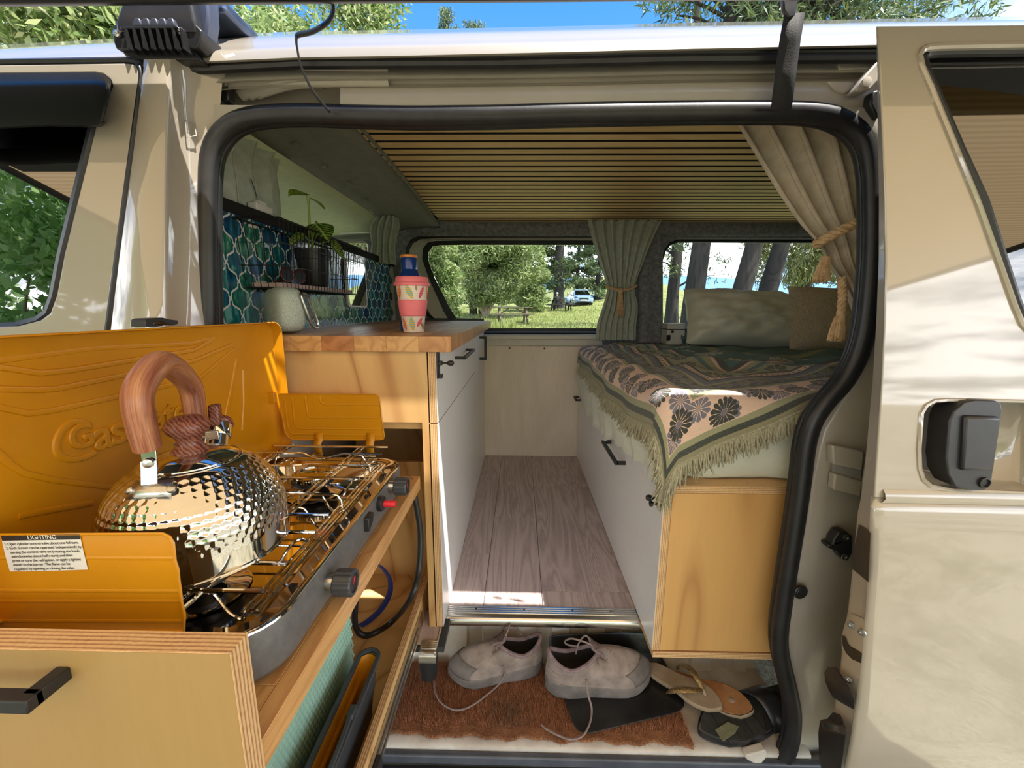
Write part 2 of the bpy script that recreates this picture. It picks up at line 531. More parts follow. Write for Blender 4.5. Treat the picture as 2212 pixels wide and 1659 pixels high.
# near side of the body: B pillar, sill, C pillar and header, all one pressed shell
near = thing('wall_near', 'white van side round the sliding door opening', None, (0, 0.8, -1.5), kind='structure')
prow = []
for py, cs in ((128, ((310, .012), (313, 0), (355, 0), (368, .003), (380, .012), (400, .03), (450, .045), (500, .06))),
               (180, ((304, .012), (307, 0), (358, 0), (367, .003), (376, .012), (395, .03), (430, .045), (480, .065))),
               (240, ((297, .012), (300, 0), (357, 0), (365, .004), (372, .013), (390, .032), (420, .048), (475, .07))),
               (330, ((286, .012), (289, 0), (353, 0), (361, .004), (369, .013), (390, .033), (415, .05), (445, .07))),
               (420, ((274, .012), (277, 0), (350, 0), (358, .004), (367, .013), (388, .034), (412, .05), (440, .07))),
               (560, ((255, .012), (258, 0), (347, 0), (356, .004), (366, .013), (388, .034), (412, .05), (440, .07))),
               (720, ((236, .012), (239, 0), (346, 0), (355, .004), (366, .013), (390, .034), (415, .05), (445, .07))),
               (1000, ((196, .012), (199, 0), (344, 0), (355, .004), (368, .013), (392, .034), (420, .05), (450, .07))),
               (1400, ((150, .012), (153, 0), (346, 0), (358, .004), (372, .013), (400, .034), (430, .05), (462, .07)))):
    prow.append([SK(px, py, o) for px, o in cs])
mb = MB().grid(prow)
gap = [SK(px, py, .03) for px, py in ((303, 128), (299, 165), (290, 240), (267, 420), (248, 560), (228, 720), (188, 1000), (140, 1400))]
mb.build('door_pillar', M_PAINT, near, angle=60)
MB().tube([SK(px, py, .005) for px, py in ((-420, 146), (0, 135), (278, 131), (297, 136), (305, 150), (306, 165), (295, 240), (271, 420), (252, 560), (232, 715), (186, 1050), (145, 1400))], 0.0056, 6).build('door_gap_seal', M_RUBBER, near)
# small square cover on the pillar
cv = [SK(px, py, o) for px, py, o in ((400, 260, .033), (420, 266, .044), (424, 292, .046), (404, 298, .036))]
MB().tube(cv, 0.0014, 6, closed=True).build('access_cover_seam', pm('seam', (0.35, 0.33, 0.29), None, 20, 0.6), near)

# header over the opening, swept along x from measured stations
def ptop(px): return interp(px, (-600, 0, 240, 430, 640, 900, 1240, 1480, 1890, 2700), (152, 111, 98, 91, 82, 77.5, 70, 63.5, 55, 40))
st = (-600, -300, 0, 130, 240, 340, 430, 530, 640, 770, 900, 1070, 1240, 1360, 1480, 1690, 1900, 2100, 2400, 2700)
sect = (( -14, 1.02), (-5, .90), (0, .872), (9, .855), (17, .838), (21, .826), (26, .822), (42, .818), (47, .822), (48, .845))
rows = []
for dpy, y in sect:
    rows.append([U(px, ptop(px) + dpy, y=y) for px in st])
# the roof itself carries on to the far side
r0 = rows[0]
rows = [[Vector((p[0], 2.55, p[2]-0.10)) for p in r0], [Vector((p[0], 2.45, p[2]+0.0)) for p in r0], [Vector((p[0], 2.2, p[2]+0.065)) for p in r0], [Vector((p[0], 1.7, p[2]+0.085)) for p in r0], [Vector((p[0], 1.25, p[2]+0.06)) for p in r0]] + rows
roof = MB().grid(rows).build('roof', M_PAINT, kind='structure', angle=50)
# weather seal under the drip lip, guide rail, flat header, all along the opening
def hrow(st_, f, y): return [U(px, f(px), y=y) for px in st_]
st2 = (378, 430, 530, 640, 770, 900, 1070, 1240, 1360, 1480, 1690, 1905, 2050)
blk = lambda px: interp(px, (378, 640, 1100, 1480, 1900, 2050), (146, 132, 130, 121, 118, 117))
mb = MB().tube([U(px, blk(px)-5, y=.838) for px in st2], 0.0085, 8)
mb.tube([U(px, blk(px)+7, y=.832) for px in st2], 0.0085, 8)
mb.build('header_weather_strip', M_RUBBER, near)
M_RAIL = M_JAMB
def hs(px, dy):
    base = interp(px, (440, 520, 640, 900, 1240, 1480, 1900, 2050), (158, 152, 148, 148, 144, 138, 134, 132))
    return base + dy
rows = []
for dy, y in ((-4, .872), (0, .868), (3, .862), (16, .850), (22, .846), (24, .852), (26, .872), (34, .873), (38, .858), (40, .852)):
    rows.append([U(px, hs(px, dy), y=y) for px in (440, 520, 640, 770, 900, 1070, 1240, 1480, 1690, 1905, 2050)])
MB().grid(rows).build('sliding_rail', M_RAIL, near, angle=45)
def hf(px): return interp(px, (440, 520, 640, 900, 1240, 1480, 1900, 2050), (198, 192, 188, 187, 183, 177, 172, 170))
def sealtop(px): return interp(px, (440, 500, 560, 650, 800, 1000, 1200, 1500, 1700, 1800, 1880, 1960, 2050), (300, 262, 242, 236, 240, 238, 235, 227, 225, 232, 262, 330, 420))
st3 = (735, 800, 900, 1000, 1100, 1240, 1360, 1480, 1600, 1700, 1800, 1860, 1905, 1960, 2050)
rows = [[U(px, hf(px), y=.856) for px in st3], [U(px, hf(px)+4, y=.848) for px in st3], [U(px, lerp(hf(px), sealtop(px), .6), y=.846) for px in st3], [U(px, sealtop(px)+14, y=.846) for px in st3]]
MB().grid(rows).build('header_panel', M_JAMB, near, angle=60)
# the curved end of the rail and the well it curves into
for k, (dy, w) in enumerate(((0, .012), (17, .010), (30, .007))):
    pts = smooth_path([U(520+k*18, 205-dy*.2+k*4, y=.90), U(560+k*8, 186+dy*.45, y=.885), U(640, 162+dy*.72, y=.872), U(740, 152+dy*.95, y=.866), U(840, 150+dy, y=.864)], 6)
    MB().tube(pts, w, 8, flat=.6).build('rail_curve', M_JAMB, near)
rows = [[U(px, py, y=.935) for px in (440, 520, 600, 680, 760)] for py in (140, 175, 205, 240)]
MB().grid(rows).build('rail_well', M_JAMB, near)
# lower lip of the well
MB().prism([U(px, py, y=.846) for px, py in ((445, 226), (742, 229), (742, 250), (560, 250), (460, 300), (445, 330))], (0, .006, 0)).build('well_lip', M_JAMB, near, bevel=.002)
MB().prism([U(px, py, y=.850) for px, py in ((425, 150), (452, 152), (463, 228), (430, 232))], (0, .006, 0)).build('well_side', M_JAMB, near, bevel=.002)
w = thing('striker', 'black striker', None, U(478, 200, y=.88)); del w['label']
w.parent = near; w.location = w.location - near.location
MB().prism([U(px, py, y=.872) for px, py in ((458, 165), (474, 163), (492, 174), (494, 216), (480, 222), (462, 205))], (0, .02, 0)).build('striker_plate', M_BLACK, w, bevel=.003)
MB().lathe([(.0085, 0), (.0085, .004), (.0062, .005), (.0062, .009), (.004, .010)], U(485, 180, y=.872), 14, (0, -1, 0)).build('striker_bolt', M_STEEL, w)
MB().prism([U(px, py, y=.884) for px, py in ((505, 158), (545, 172), (530, 185), (512, 178))], (0, .006, 0)).build('well_bracket', M_JAMB, near, bevel=.002)

# door opening seal: a fat hollow rubber trim round the opening
sealpts = [(470, 1500), (462, 1200), (452, 900), (450, 700), (448, 500), (449, 390), (456, 330), (478, 289), (515, 262), (570, 250), (650, 246), (740, 249), (820, 251), (900, 252), (1000, 251), (1080, 250), (1200, 246), (1350, 243), (1500, 241), (1640, 241), (1740, 243), (1800, 253), (1845, 277), (1872, 312), (1884, 370), (1887, 450), (1886, 540), (1881, 620), (1872, 700), (1855, 765), (1825, 822), (1785, 868), (1757, 910), (1742, 960), (1733, 1030), (1722, 1110), (1708, 1200), (1694, 1290), (1684, 1370), (1688, 1420), (1702, 1480), (1713, 1540), (1709, 1600), (1694, 1640), (1670, 1672), (1640, 1690)]
def sealy(p):
    z = ray(*p)[2]/ray(*p)[1]*0.82
    return 0.815 + (0.035*min(1, max(0, z/.33)) if z > 0 else 0)
path = smooth_path([U(*p, y=sealy(p)) for p in sealpts], 4)
seal = thing('trim_1', 'black rubber seal round the sliding door opening', None, (0, .82, -1.06), kind='structure')
rr = 0.0180
MB().tube(path, rr, 12, flat=.95, up=(0, 1, 0)).build('seal_bulb', M_RUBBER, seal)
ctr = Vector((0.02, .82, -.3))
inner = []
for q in path:
    d = (ctr - q); d.y = 0; d.normalize()
    inner.append(q + d*.008 + Vector((0, .014, 0)))
MB().tube(inner, .011, 10).build('seal_lip', M_RUBBER, seal)
inner2 = list(inner)
for i, q in enumerate(inner2):
    d = (path[i] - ctr); d.y = 0; d.normalize(); inner2[i] = path[i] + d*.008 + Vector((0, .012, 0))
MB().tube(inner2, .012, 8).build('seal_inner_lip', M_RUBBER, seal)

# C pillar: the pressed panel between the seal and the open door
prow = []
for py, cs in ((232, ((1800, .085), (1870, .085), (1930, .08), (2020, .08), (2150, .08))),
               (290, ((1862, .085), (1895, .075), (1935, .07), (2020, .07), (2150, .07))),
               (400, ((1895, .085), (1912, .07), (1940, .06), (2030, .06), (2150, .06))),
               (560, ((1897, .085), (1912, .07), (1940, .06), (2030, .06), (2150, .06))),
               (700, ((1880, .085), (1900, .07), (1935, .06), (2030, .06), (2150, .06))),
               (800, ((1845, .085), (1868, .07), (1925, .06), (2030, .06), (2150, .06))),
               (870, ((1795, .085), (1822, .072), (1915, .06), (2030, .06), (2150, .06))),
               (930, ((1762, .085), (1785, .072), (1905, .062), (2030, .06), (2150, .06))),
               (1030, ((1740, .085), (1762, .072), (1890, .075), (2030, .06), (2150, .06))),
               (1150, ((1724, .085), (1748, .074), (1875, .085), (2020, .06), (2150, .06))),
               (1280, ((1702, .085), (1724, .075), (1850, .095), (2010, .06), (2150, .06))),
               (1370, ((1692, .085), (1714, .078), (1840, .105), (2000, .06), (2150, .06))),
               (1440, ((1700, .085), (1722, .080), (1835, .11), (2000, .06), (2150, .06))),
               (1520, ((1716, .085), (1740, .080), (1830, .11), (2000, .06), (2150, .06))),
               (1600, ((1718, .085), (1742, .080), (1825, .11), (2000, .06), (2150, .06))),
               (1680, ((1690, .085), (1735, .080), (1815, .11), (2000, .06), (2150, .06)))):
    r_ = [U(px, py, y=.735+o+.02) for px, o in cs]
    fine = []
    for i in range(len(r_)-1):
        for k in range(4): fine.append(r_[i].lerp(r_[i+1], k/4))
    fine.append(r_[-1]); prow.append(fine)
MB().grid(prow).build('rear_pillar', M_JAMB, near, angle=70)
# body side carried on behind the open sliding door
MB().box(U(2100, 600, y=.80)[0], 2.3, .79, .83, -1.12, .45).build('rear_quarter', M_PAINT, near)
# fittings on the C pillar
cv = [U(px, py, y=.800) for px, py in ((1798, 962), (1868, 976), (1864, 1018), (1800, 1004))]
c2 = [U(px, py, y=.800) for px, py in ((1804, 1024), (1864, 1040), (1860, 1074), (1800, 1058))]
MB().prism(cv, (0, .018, 0)).build('striker_cover', M_JAMB, near, bevel=.003)
MB().prism(c2, (0, .018, 0)).build('striker_cover', M_JAMB, near, bevel=.003)
MB().prism([U(px, py, y=.812) for px, py in ((1804, 1004), (1860, 1017), (1860, 1040), (1804, 1026))], (0, .01, 0)).build('striker_slot', pm('slot_grey', (0.42, 0.41, 0.38), None, 20, .5), near)
pk = thing('door_catch', None, None, U(1815, 1180, y=.82))
pk.parent = near; pk.location -= near.location
cpts = [(1800 + 0, 1168), (1812, 1150), (1828, 1148), (1843, 1160), (1842, 1195), (1832, 1213), (1818, 1208), (1808, 1192), (1788, 1184), (1788, 1178), (1800, 1176)]
MB().prism([U(px, py, y=.805) for px, py in cpts], (0, .022, 0)).build('catch_body', M_BLACK, pk, bevel=.003)
for px, py in ((1828, 1161), (1824, 1203)):
    MB().lathe([(.007, 0), (.007, .002), (.003, .0025), (.0028, .001), (0, .001)], U(px, py, y=.805), 12, (0, -1, 0)).build('catch_screw', M_STEEL, pk)
MB().lathe([(.016, 0), (.0165, .003), (.014, .005), (.010, .004), (.009, .005), (.004, .005), (0, .004)], U(1728, 1278, y=.818), 20, (.1, -1, 0)).build('body_plug', M_RUBBER, near)
hg = thing('door_roller_arm', None, None, U(1860, 190, y=.84))
hg.parent = near; hg.location -= near.location
MB().prism([U(px, py, y=.82) for px, py in ((1898, 130), (1898, 172), (1882, 192), (1862, 198), (1845, 196), (1862, 170))], (0, .02, 0)).build('roller_arm', M_JAMB, hg, bevel=.003)
MB().prism([U(px, py, y=.842) for px, py in ((1788, 174), (1866, 176), (1838, 196), (1822, 203), (1806, 196))], (0, .012, 0)).build('roller_bracket', M_JAMB, hg, bevel=.003)
MB().lathe([(.0085, 0), (.0085, .004), (.004, .005), (0, .005)], U(1870, 179, y=.82), 12, (0, -1, 0)).build('roller_bolt', M_JAMB, hg)
MB().prism([U(px, py, y=.825) for px, py in ((1885, 196), (1908, 190), (1910, 240), (1896, 258), (1880, 225))], (0, .02, 0)).build('roller_block', M_RUBBER, hg, bevel=.004)
MB().prism([U(px, py, y=.846) for px, py in ((1814, 134), (1898, 131), (1898, 148), (1814, 151))], (0, .012, 0)).build('rail_plate', M_JAMB, near, bevel=.001)
# sill and step well under the opening
mb = MB()
rows = [[Vector((x, y, z)) for x in np.linspace(-.75, .72, 30)] for y, z in ((1.075, -1.062), (.835, -1.062), (.820, -1.0625), (.814, -1.067), (.813, -1.10))]
M_SILL = pm('worn_sill_paint', (0.72, 0.68, 0.62), (0.5, 0.44, 0.38), 9, .35, rvar=.2)
MB().grid(rows).build('step_floor', M_SILL, near, angle=50)
MB().box(-.9, .9, .797, .8125, -1.10, -1.074).build('sill_moulding', pm('grey_sill_moulding', S(92, 96, 104), S(70, 74, 82), 8, .4), near, bevel=.004)
MB().box(-1.4, 2.3, .73, .806, -1.30, -1.102).build('rocker_strip', M_BLACK, near, bevel=.01)
rows = []
xs = np.linspace(-.75, .72, 260)
for z in (-.885, -.95, -1.0, -1.062):
    rows.append([Vector((x, 1.082 - .012*(1 if (x*9.5) % 1 < .55 else 0) - (.03 if z < -1.03 else 0), z)) for x in xs])
M_RISER = pm('scuffed_white_riser', (0.70, 0.66, 0.58), (0.52, 0.47, 0.40), 7, .35, rvar=.2)
MB().grid(rows).build('step_riser', M_RISER, near, angle=50)
bx = [U(px, py, y=.80) for px, py in ((1612, 1632), (1655, 1620), (1660, 1634), (1646, 1650), (1668, 1672), (1630, 1676), (1628, 1650), (1610, 1640))]
MB().prism(bx, (0, .02, 0)).build('sill_bracket', M_SILL, near, bevel=.004)

# ------------------------------------------------------------------ sliding door, slid open along the outside
YD = 0.632
KD = 0.10
def SD(px, py, off=0.0):
    p = UP(px, py, YD + off, KD)
    if p[2] < -.36: p = UP(px, py, YD - .012 + off, 0.0 if p[2] > -.8 else -.05)
    return p
sd_left = [(1896, 56), (1899, 110), (1903, 190), (1908, 300), (1913, 430), (1915, 560), (1912, 700), (1906, 830), (1899, 930), (1893, 1020), (1889, 1075), (1884, 1105), (1882, 1150), (1880, 1220), (1874, 1310), (1866, 1400), (1855, 1500), (1842, 1590), (1828, 1660), (1812, 1740)]
rows = []
for px, py in sd_left:
    ext = [0, 3, 9, 20, 40, 70]
    rows.append((px, py))
door2 = thing('door_2', 'white sliding door slid back to the right of the opening', None, (1.0, .63, -1.1), kind='structure')
outer = [SD(px, py) for px, py in sd_left]
right = [Vector((1.95, p[1], p[2])) for p in outer]
poly_up = [i for i, p in enumerate(sd_left) if p[1] <= 1075]
# upper skin: plate with the window and handle openings
win = [(1984, 122), (1990, 110), (2003, 103), (2030, 101), (2330, 95), (2700, 88), (2700, 905), (2330, 745), (2255, 735), (2225, 722), (2205, 700), (2188, 660), (2110, 440), (2060, 318), (2008, 190), (1990, 150)]
hx = [(1990, 893), (2000, 876), (2018, 866), (2045, 864), (2260, 868), (2260, 1066), (2060, 1060), (2010, 1050), (1994, 1036), (1986, 1012), (1984, 970)]
ol = [outer[i] for i in poly_up] + [Vector((1.95, outer[poly_up[-1]].y, outer[poly_up[-1]].z)), Vector((1.95, outer[0].y, outer[0].z))]
MB().prism(ol, (0, .004, 0), holes=[[SD(*p) for p in win], [SD(*p) for p in hx]]).build('door_skin', M_PAINT, door2, angle=30, bevel=.0015)
# lower skin from the crease down, bulging
low = [i for i, p in enumerate(sd_left) if p[1] >= 1075]
rows = []
for i in low:
    p = outer[i]
    rows.append([Vector((x, p.y + (.004 if k == 0 else 0), p.z - (x-p.x)*.008)) for k, x in enumerate(np.concatenate(([p.x, p.x+.006], np.linspace(p.x+.02, 1.95, 16))))])
r0 = rows[0]
MB().grid([[q + Vector((0, .004, .0)) for q in r0]] + rows[1:]).build('lower_skin', M_PAINT, door2, angle=60, solid=.003)
# rolled window edge, dark gasket, glass
MB().tube([SD(px, py, .001) for px, py in win], .005, 8, closed=True).build('window_edge', M_PAINT, door2)
wc = Vector((0, 0, 0))
inset = []
pw = [SD(px, py, .012) for px, py in win]
for p in pw: wc += p/len(pw)
for p in pw:
    d = wc - p; d.y = 0; inset.append(p + d.normalized()*.007)
MB().tube(inset, .008, 8, closed=True).build('window_gasket', M_RUBBER, door2)
MB().prism([p + Vector((0, .008, 0)) for p in pw], (0, .004, 0)).build('window_glass', M_GLASS_TINT, door2)
# door thickness: front edge, inner skin
def edge_w(py): return interp(py, (56, 300, 560, 800, 1000, 1200, 1400, 1600, 1750), (3, 12, 17, 21, 25, 36, 46, 50, 52))
ED_D = .055
rows = []
for i, (px, py) in enumerate(sd_left):
    p = outer[i]; w_ = edge_w(py)
    rows.append([p + Vector((0, .002, 0))] + [U(px - w_*f, py, y=p.y + ED_D*f) for f in (.08, .3, .6, .9, 1.0)] + [U(px - w_*.95, py, y=p.y + ED_D*1.25)])
MB().grid(rows).build('door_edge', M_JAMB, door2, angle=50)
il = [outer[0], outer[6], outer[11], outer[-1]]
MB().prism([Vector((p.x+.075, .70, p.z)) for p in il] + [Vector((1.95, .70, il[-1].z)), Vector((1.95, .70, il[0].z))], (0, .012, 0), holes=[[Vector((p.x, .70, p.z)) for p in pw]]).build('door_inner_skin', M_HEADLINER, door2)
# fittings on that edge
def ED(px, py, off=.0):
    """on the door's leading edge"""
    ex = interp(py, [p[1] for p in sd_left], [p[0] for p in sd_left])
    px = min(px, ex - 1.5)
    f = (ex - px)/edge_w(py)
    return U(px, py, y=SD(ex, py).y + ED_D*max(0, min(1.15, f)) - off)
def EDP(pts, off, th, name, mat, bev=.002):
    P = [ED(px, py, off) for px, py in pts]
    return MB().prism(P, Vector((.35, 1, 0)).normalized()*th).build(name, mat, door2, bevel=bev)
EDP(((1857, 1135), (1886, 1152), (1882, 1258), (1840, 1228)), .006, .004, 'edge_sticker', M_BLACK, 0)
EDP(((1832, 1338), (1842, 1330), (1868, 1342), (1866, 1400), (1862, 1470), (1842, 1455), (1822, 1430), (1820, 1380)), .006, .006, 'latch_plate', M_JAMB)
EDP(((1819, 1376), (1826, 1376), (1832, 1396), (1846, 1404), (1862, 1414), (1861, 1434), (1842, 1426), (1828, 1412), (1822, 1398)), .010, .005, 'latch_slot', M_RUBBER)
for px, py in ((1840, 1350), (1863, 1366), (1835, 1468)):
    MB().lathe([(.006, 0), (.006, .003), (.003, .0035), (.0028, .0015), (0, .0015)], ED(px, py, .008), 12, (-.9, -.45, 0)).build('latch_screw', M_STEEL, door2)
EDP(((1788, 1470), (1796, 1458), (1816, 1458), (1836, 1490), (1848, 1515), (1845, 1534), (1822, 1522), (1800, 1508), (1790, 1490)), .02, .02, 'door_bumper', M_RUBBER, .005)
EDP(((1774, 1600), (1778, 1574), (1792, 1572), (1806, 1556), (1824, 1562), (1830, 1590), (1818, 1668), (1776, 1668)), .02, .02, 'lower_roller_cover', M_RUBBER, .005)
EDP(((1876, 985), (1886, 988), (1882, 1000), (1874, 996)), .002, .002, 'edge_mark', M_JAMB, 0)
# recessed grip and handle
hc = Vector((0, 0, 0)); ph = [SD(px, py) for px, py in hx]
for p in ph: hc += p/len(ph)
rows = [[p + Vector((0, .002, 0)) for p in ph]]
for s_, d_ in ((.985, .006), (.96, .018), (.90, .034), (.72, .046), (.40, .050), (.01, .051)):
    rows.append([hc + (p-hc)*s_ + Vector((0, d_, 0)) for p in ph])
MB().grid(rows, closed=True).build('grip_recess', M_PAINT, door2, angle=60)
MB().tube(ph, .0035, 6, closed=True).build('grip_rim', M_PAINT, door2)
dh = [(2052, 910), (2060, 890), (2085, 868), (2108, 864), (2152, 866), (2164, 872), (2167, 886), (2143, 1040), (2138, 1054), (2126, 1060), (2085, 1058), (2064, 1052), (2048, 1024), (2044, 990)]
hb = thing('door_handle', None, None, SD(2100, 1050))
hb.parent = door2; hb.location -= door2.location
MB().prism([SD(px, py, -.012) for px, py in dh], (0, .034, 0)).build('handle_body', M_BLACK, hb, bevel=.007, seg=3, angle=60)
MB().prism([SD(px, py, -.018) for px, py in ((2088, 898), (2164, 901), (2148, 1018), (2080, 1018))], (0, .02, 0)).build('handle_paddle', M_BLACK, hb, bevel=.004)
MB().lathe([(.0085, 0), (.0085, .003), (.0065, .0035), (.006, .001), (0, .001)], SD(2125, 1042, -.012), 16, (0, -1, 0)).build('lock_cylinder', M_MATT, hb)
# crease moulding across the door
rows = []
for dz, dy_ in ((.014, .001), (.008, -.004), (.000, -.006), (-.008, -.001)):
    p = outer[10]
    rows.append([Vector((x, p.y + dy_, p.z + dz - (x-p.x)*.008)) for x in np.linspace(p.x+.012, 1.95, 10)])
MB().grid(rows).build('crease', M_PAINT, door2, angle=60)
# ------------------------------------------------------------------ the room inside: far side, floor, ceiling
def F(px, py, off=0.0): return U(px, py, y=YF + off)
w3 = [(879, 560), (880, 538), (889, 522), (908, 512), (1000, 510), (1340, 510), (1340, 722), (1000, 722), (960, 712), (925, 680), (893, 620)]
w4 = [(1427, 700), (1424, 672), (1430, 560), (1436, 538), (1448, 522), (1468, 514), (1700, 514), (1840, 516), (1858, 540), (1868, 690), (1850, 720), (1450, 718)]
xl, xr = -1.9, 1.9
zt, zb = CEIL + .02, -.89
w5 = [Vector((x, YF, z)) for x, z in ((-1.60, -.04), (-.86, -.04), (-.84, -.02), (-.84, .345), (-.86, .365), (-1.40, .365))]
wall = MB().prism([(xl, YF, zt), (xr, YF, zt), (xr, YF, zb), (xl, YF, zb)], (0, .035, 0), holes=[[F(*p) for p in w3], [F(*p) for p in w4], w5])
wallf = wall.build('wall_far', M_CARPET, kind='structure', bevel=.006, seg=3)
# padded header above the windows and the carpeted pillar between them
rows = []
for py, off in ((468, -.01), (476, -.035), (492, -.045), (504, -.035), (511, -.005)):
    rows.append([F(px, py, off) for px in np.linspace(700, 1900, 25)])
MB().grid(rows).build('header_roll', M_CARPET, wallf, angle=80)
rows = []
for py in (506, 560, 620, 680, 740):
    rows.append([F(px, py, off) for px, off in ((1378, .0), (1381, -.03), (1390, -.042), (1402, -.042), (1408, -.03), (1416, -.022), (1424, -.03), (1428, -.03), (1432, 0))])
MB().grid(rows).build('pillar_roll', M_CARPET, wallf, angle=80)
fr5 = MB().prism([p + Vector((0, .06, 0)) for p in w5], (0, .004, 0)).build('window_5', M_GLASS_CLEAR, kind='structure', label='far front side window glimpsed behind the plant')
fr4 = thing('window_4', 'rear side window above the bed', None, F(1640, 700, .03), kind='structure')
def ring(pts, s0, y0, y1, r=.0): pass
def window(root, pts, rub, mat_ring, inset_, depth):
    P = [F(*p) for p in pts]
    c = Vector((0, 0, 0))
    for p in P: c += p/len(P)
    def ins(d, off): 
        out = []
        for p in P:
            v = c - p; v.y = 0
            n = v.normalized(); out.append(p + n*d + Vector((0, off, 0)))
        return out
    MB().grid([ins(-.004, .0), ins(.0, .03), ins(inset_*.6, depth), ins(inset_, depth+.004)], closed=True).build('reveal', mat_ring, root, angle=60)
    MB().tube(ins(inset_, depth), rub, 8, closed=True).build('rubber_frame', M_RUBBER, root)
    MB().prism(ins(inset_, depth+.008), (0, .004, 0)).build('pane', M_GLASS_CLEAR, root)
window(fr4, w4, .011, M_CARPET, .012, .05)
fr3 = thing('window_3', 'wide side window above the worktop end', None, F(1100, 712, .03), kind='structure')
MB().tube([F(px, py, .004) for px, py in w3], .011, 8, closed=True).build('trim_rubber', M_RUBBER, fr3)
w3b = [(912, 560), (914, 536), (924, 524), (940, 520), (1000, 519), (1342, 519), (1342, 716), (1000, 716), (978, 706), (958, 672), (926, 600)]
MB().grid([[F(*p, .02) for p in w3], [F(px, py, .06) for px, py in w3b]], closed=True).build('reveal', M_CREAM, fr3, angle=60)
g3 = [(925, 562), (926, 545), (934, 533), (950, 530), (1000, 529), (1350, 529), (1350, 709), (1010, 709), (990, 694), (970, 662), (938, 598)]
MB().grid([[F(px, py, .058) for px, py in w3b], [F(px, py, .05) for px, py in w3b], [F(px, py, .05) for px, py in g3], [F(px, py, .066) for px, py in g3]], closed=True).build('rubber_frame', M_RUBBER, fr3, angle=40)
MB().prism([F(px, py, .064) for px, py in g3], (0, .004, 0)).build('pane', M_GLASS_CLEAR, fr3)
# outer skin of the far side, with the same openings
wo_ = MB().prism([(xl, YF+.09, zt), (2.4, YF+.09, zt), (2.4, YF+.09, -1.2), (xl, YF+.09, -1.2)], (0, .01, 0), holes=[[F(px, py, .09) for px, py in g3], [F(*p, .09) for p in w4], [p + Vector((0, .09, 0)) for p in w5]])
wo_.build('outer_skin', M_PAINT, wallf)
# painted ledge and white-washed panel at the end of the aisle
MB().prism([F(px, py, -.005) for px, py in ((1040, 722), (1300, 722), (1300, 732), (1040, 732))], (0, -.05, 0)).build('ledge', M_CREAM, wallf, bevel=.004)
MB().prism([F(px, py, -.004) for px, py in ((1040, 732), (1300, 732), (1300, 747), (1040, 746))], (0, -.022, 0)).build('ledge_face', M_CREAM, wallf, bevel=.002)
pan = MB().box(-.21, .37, YF-.014, YF-.001, FLZ, F(1150, 747)[2]).build('end_panel', M_WASH, wallf, bevel=.0015)
for px, py in ((1101, 752), (1176, 753)):
    MB().lathe([(.0055, 0), (.005, .0015), (.0025, .001), (0, .0008)], F(px, py, -.0145), 10, (0, -1, 0)).build('screw', M_SCREW, pan)

# floor: vinyl oak planks with fine open joints
floor = MB().box(-.75, 1.9, 1.03, YF, FLZ-.02, FLZ-.0035).build('floor', pm('floor_underlay', (0.03, 0.027, 0.026), None, 20, .8), kind='structure')
xc = [-.62, -.41, -.21, -.055, .105, .255, .40]
cuts = {1: (1.02, 2.32), 2: (1.02, 1.42, 1.95, 2.32), 3: (1.02, 1.56, 1.80, 2.32), 4: (1.02, 1.18, 2.14, 2.32), 5: (1.02, 1.7, 2.32)}
xs_ = [-.33, -.13, .02, .17, .36]
lay = [(-.33, -.135, (.985, 1.48, 1.93, 2.3)), (-.135, .045, (.985, 1.455, 2.01, 2.3)), (.045, .21, (.985, 1.105, 2.3)), (.21, .40, (.985, 1.78, 2.3))]
lay = [(-.33, -.10, (1.022, 1.30, 1.95, 2.3)), (-.10, .075, (1.022, 1.56, 2.3)), (.075, .40, (1.022, 1.115, 1.86, 2.3))]
for x0, x1, ys_ in lay:
    for a, b in zip(ys_[:-1], ys_[1:]):
        MB().box(x0+.0008, x1-.0008, a+.0008, b-.0008, FLZ-.004, FLZ).build('plank', M_OAK, floor, bevel=.0006, seg=1)
MB().box(-.33, -.212, .905, 1.03, FLZ-.004, FLZ).build('plank', M_OAK, floor, bevel=.0006, seg=1)
MB().box(-.33, -.19, .90, 1.04, FLZ-.02, FLZ-.0035).build('floor_tongue', pm('floor_base', (0.05, 0.05, 0.05), None, 20, .8), floor)
# aluminium nosing
def nosing(pts_back, dirv, L0, L1):
    pass
al = thing('trim_2', 'ribbed aluminium edge along the step', None, (0.08, 1.01, FLZ), kind='structure')
M_ALU = pm('aluminium_nosing', (0.74, 0.72, 0.68), (0.66, 0.64, 0.60), 30, .22, 1.0)
for k in range(4):
    MB().box(-.205, .345, 1.014+k*.0075, 1.0195+k*.0075, FLZ, FLZ+.004).build('nosing_rib', M_ALU, al, bevel=.001)
rows = [[Vector((x, y, z)) for x in np.linspace(-.206, .346, 8)] for y, z in ((1.044, FLZ+.001), (1.014, FLZ+.002), (1.004, FLZ+.002), (.997, FLZ-.003), (.994, FLZ-.012), (.996, FLZ-.024), (1.004, FLZ-.026))]
MB().grid(rows).build('nosing_lip', M_ALU, al, angle=60)
for x in (-.12, .02, .16, .27):
    MB().lathe([(.003, 0), (.002, .001), (0, .001)], (x, 1.03, FLZ+.004), 8).build('nosing_screw', M_SCREW, al)
for k in range(5):
    MB().box(-.245, -.207, .886+k*.006, .8905+k*.006, FLZ, FLZ+.004).build('nosing_rib', M_ALU, al, bevel=.001)
rows = [[Vector((x, y, z)) for x in (-.25, -.206)] for y, z in ((.916, FLZ+.001), (.884, FLZ+.002), (.878, FLZ-.001), (.874, FLZ-.012), (.876, FLZ-.03), (.884, FLZ-.032))]
MB().grid(rows).build('nosing_lip', M_ALU, al, angle=60)
MB().box(-.211, -.206, .876, 1.0, FLZ-.022, FLZ+.003).build('nosing_return', M_ALU, al, bevel=.002)
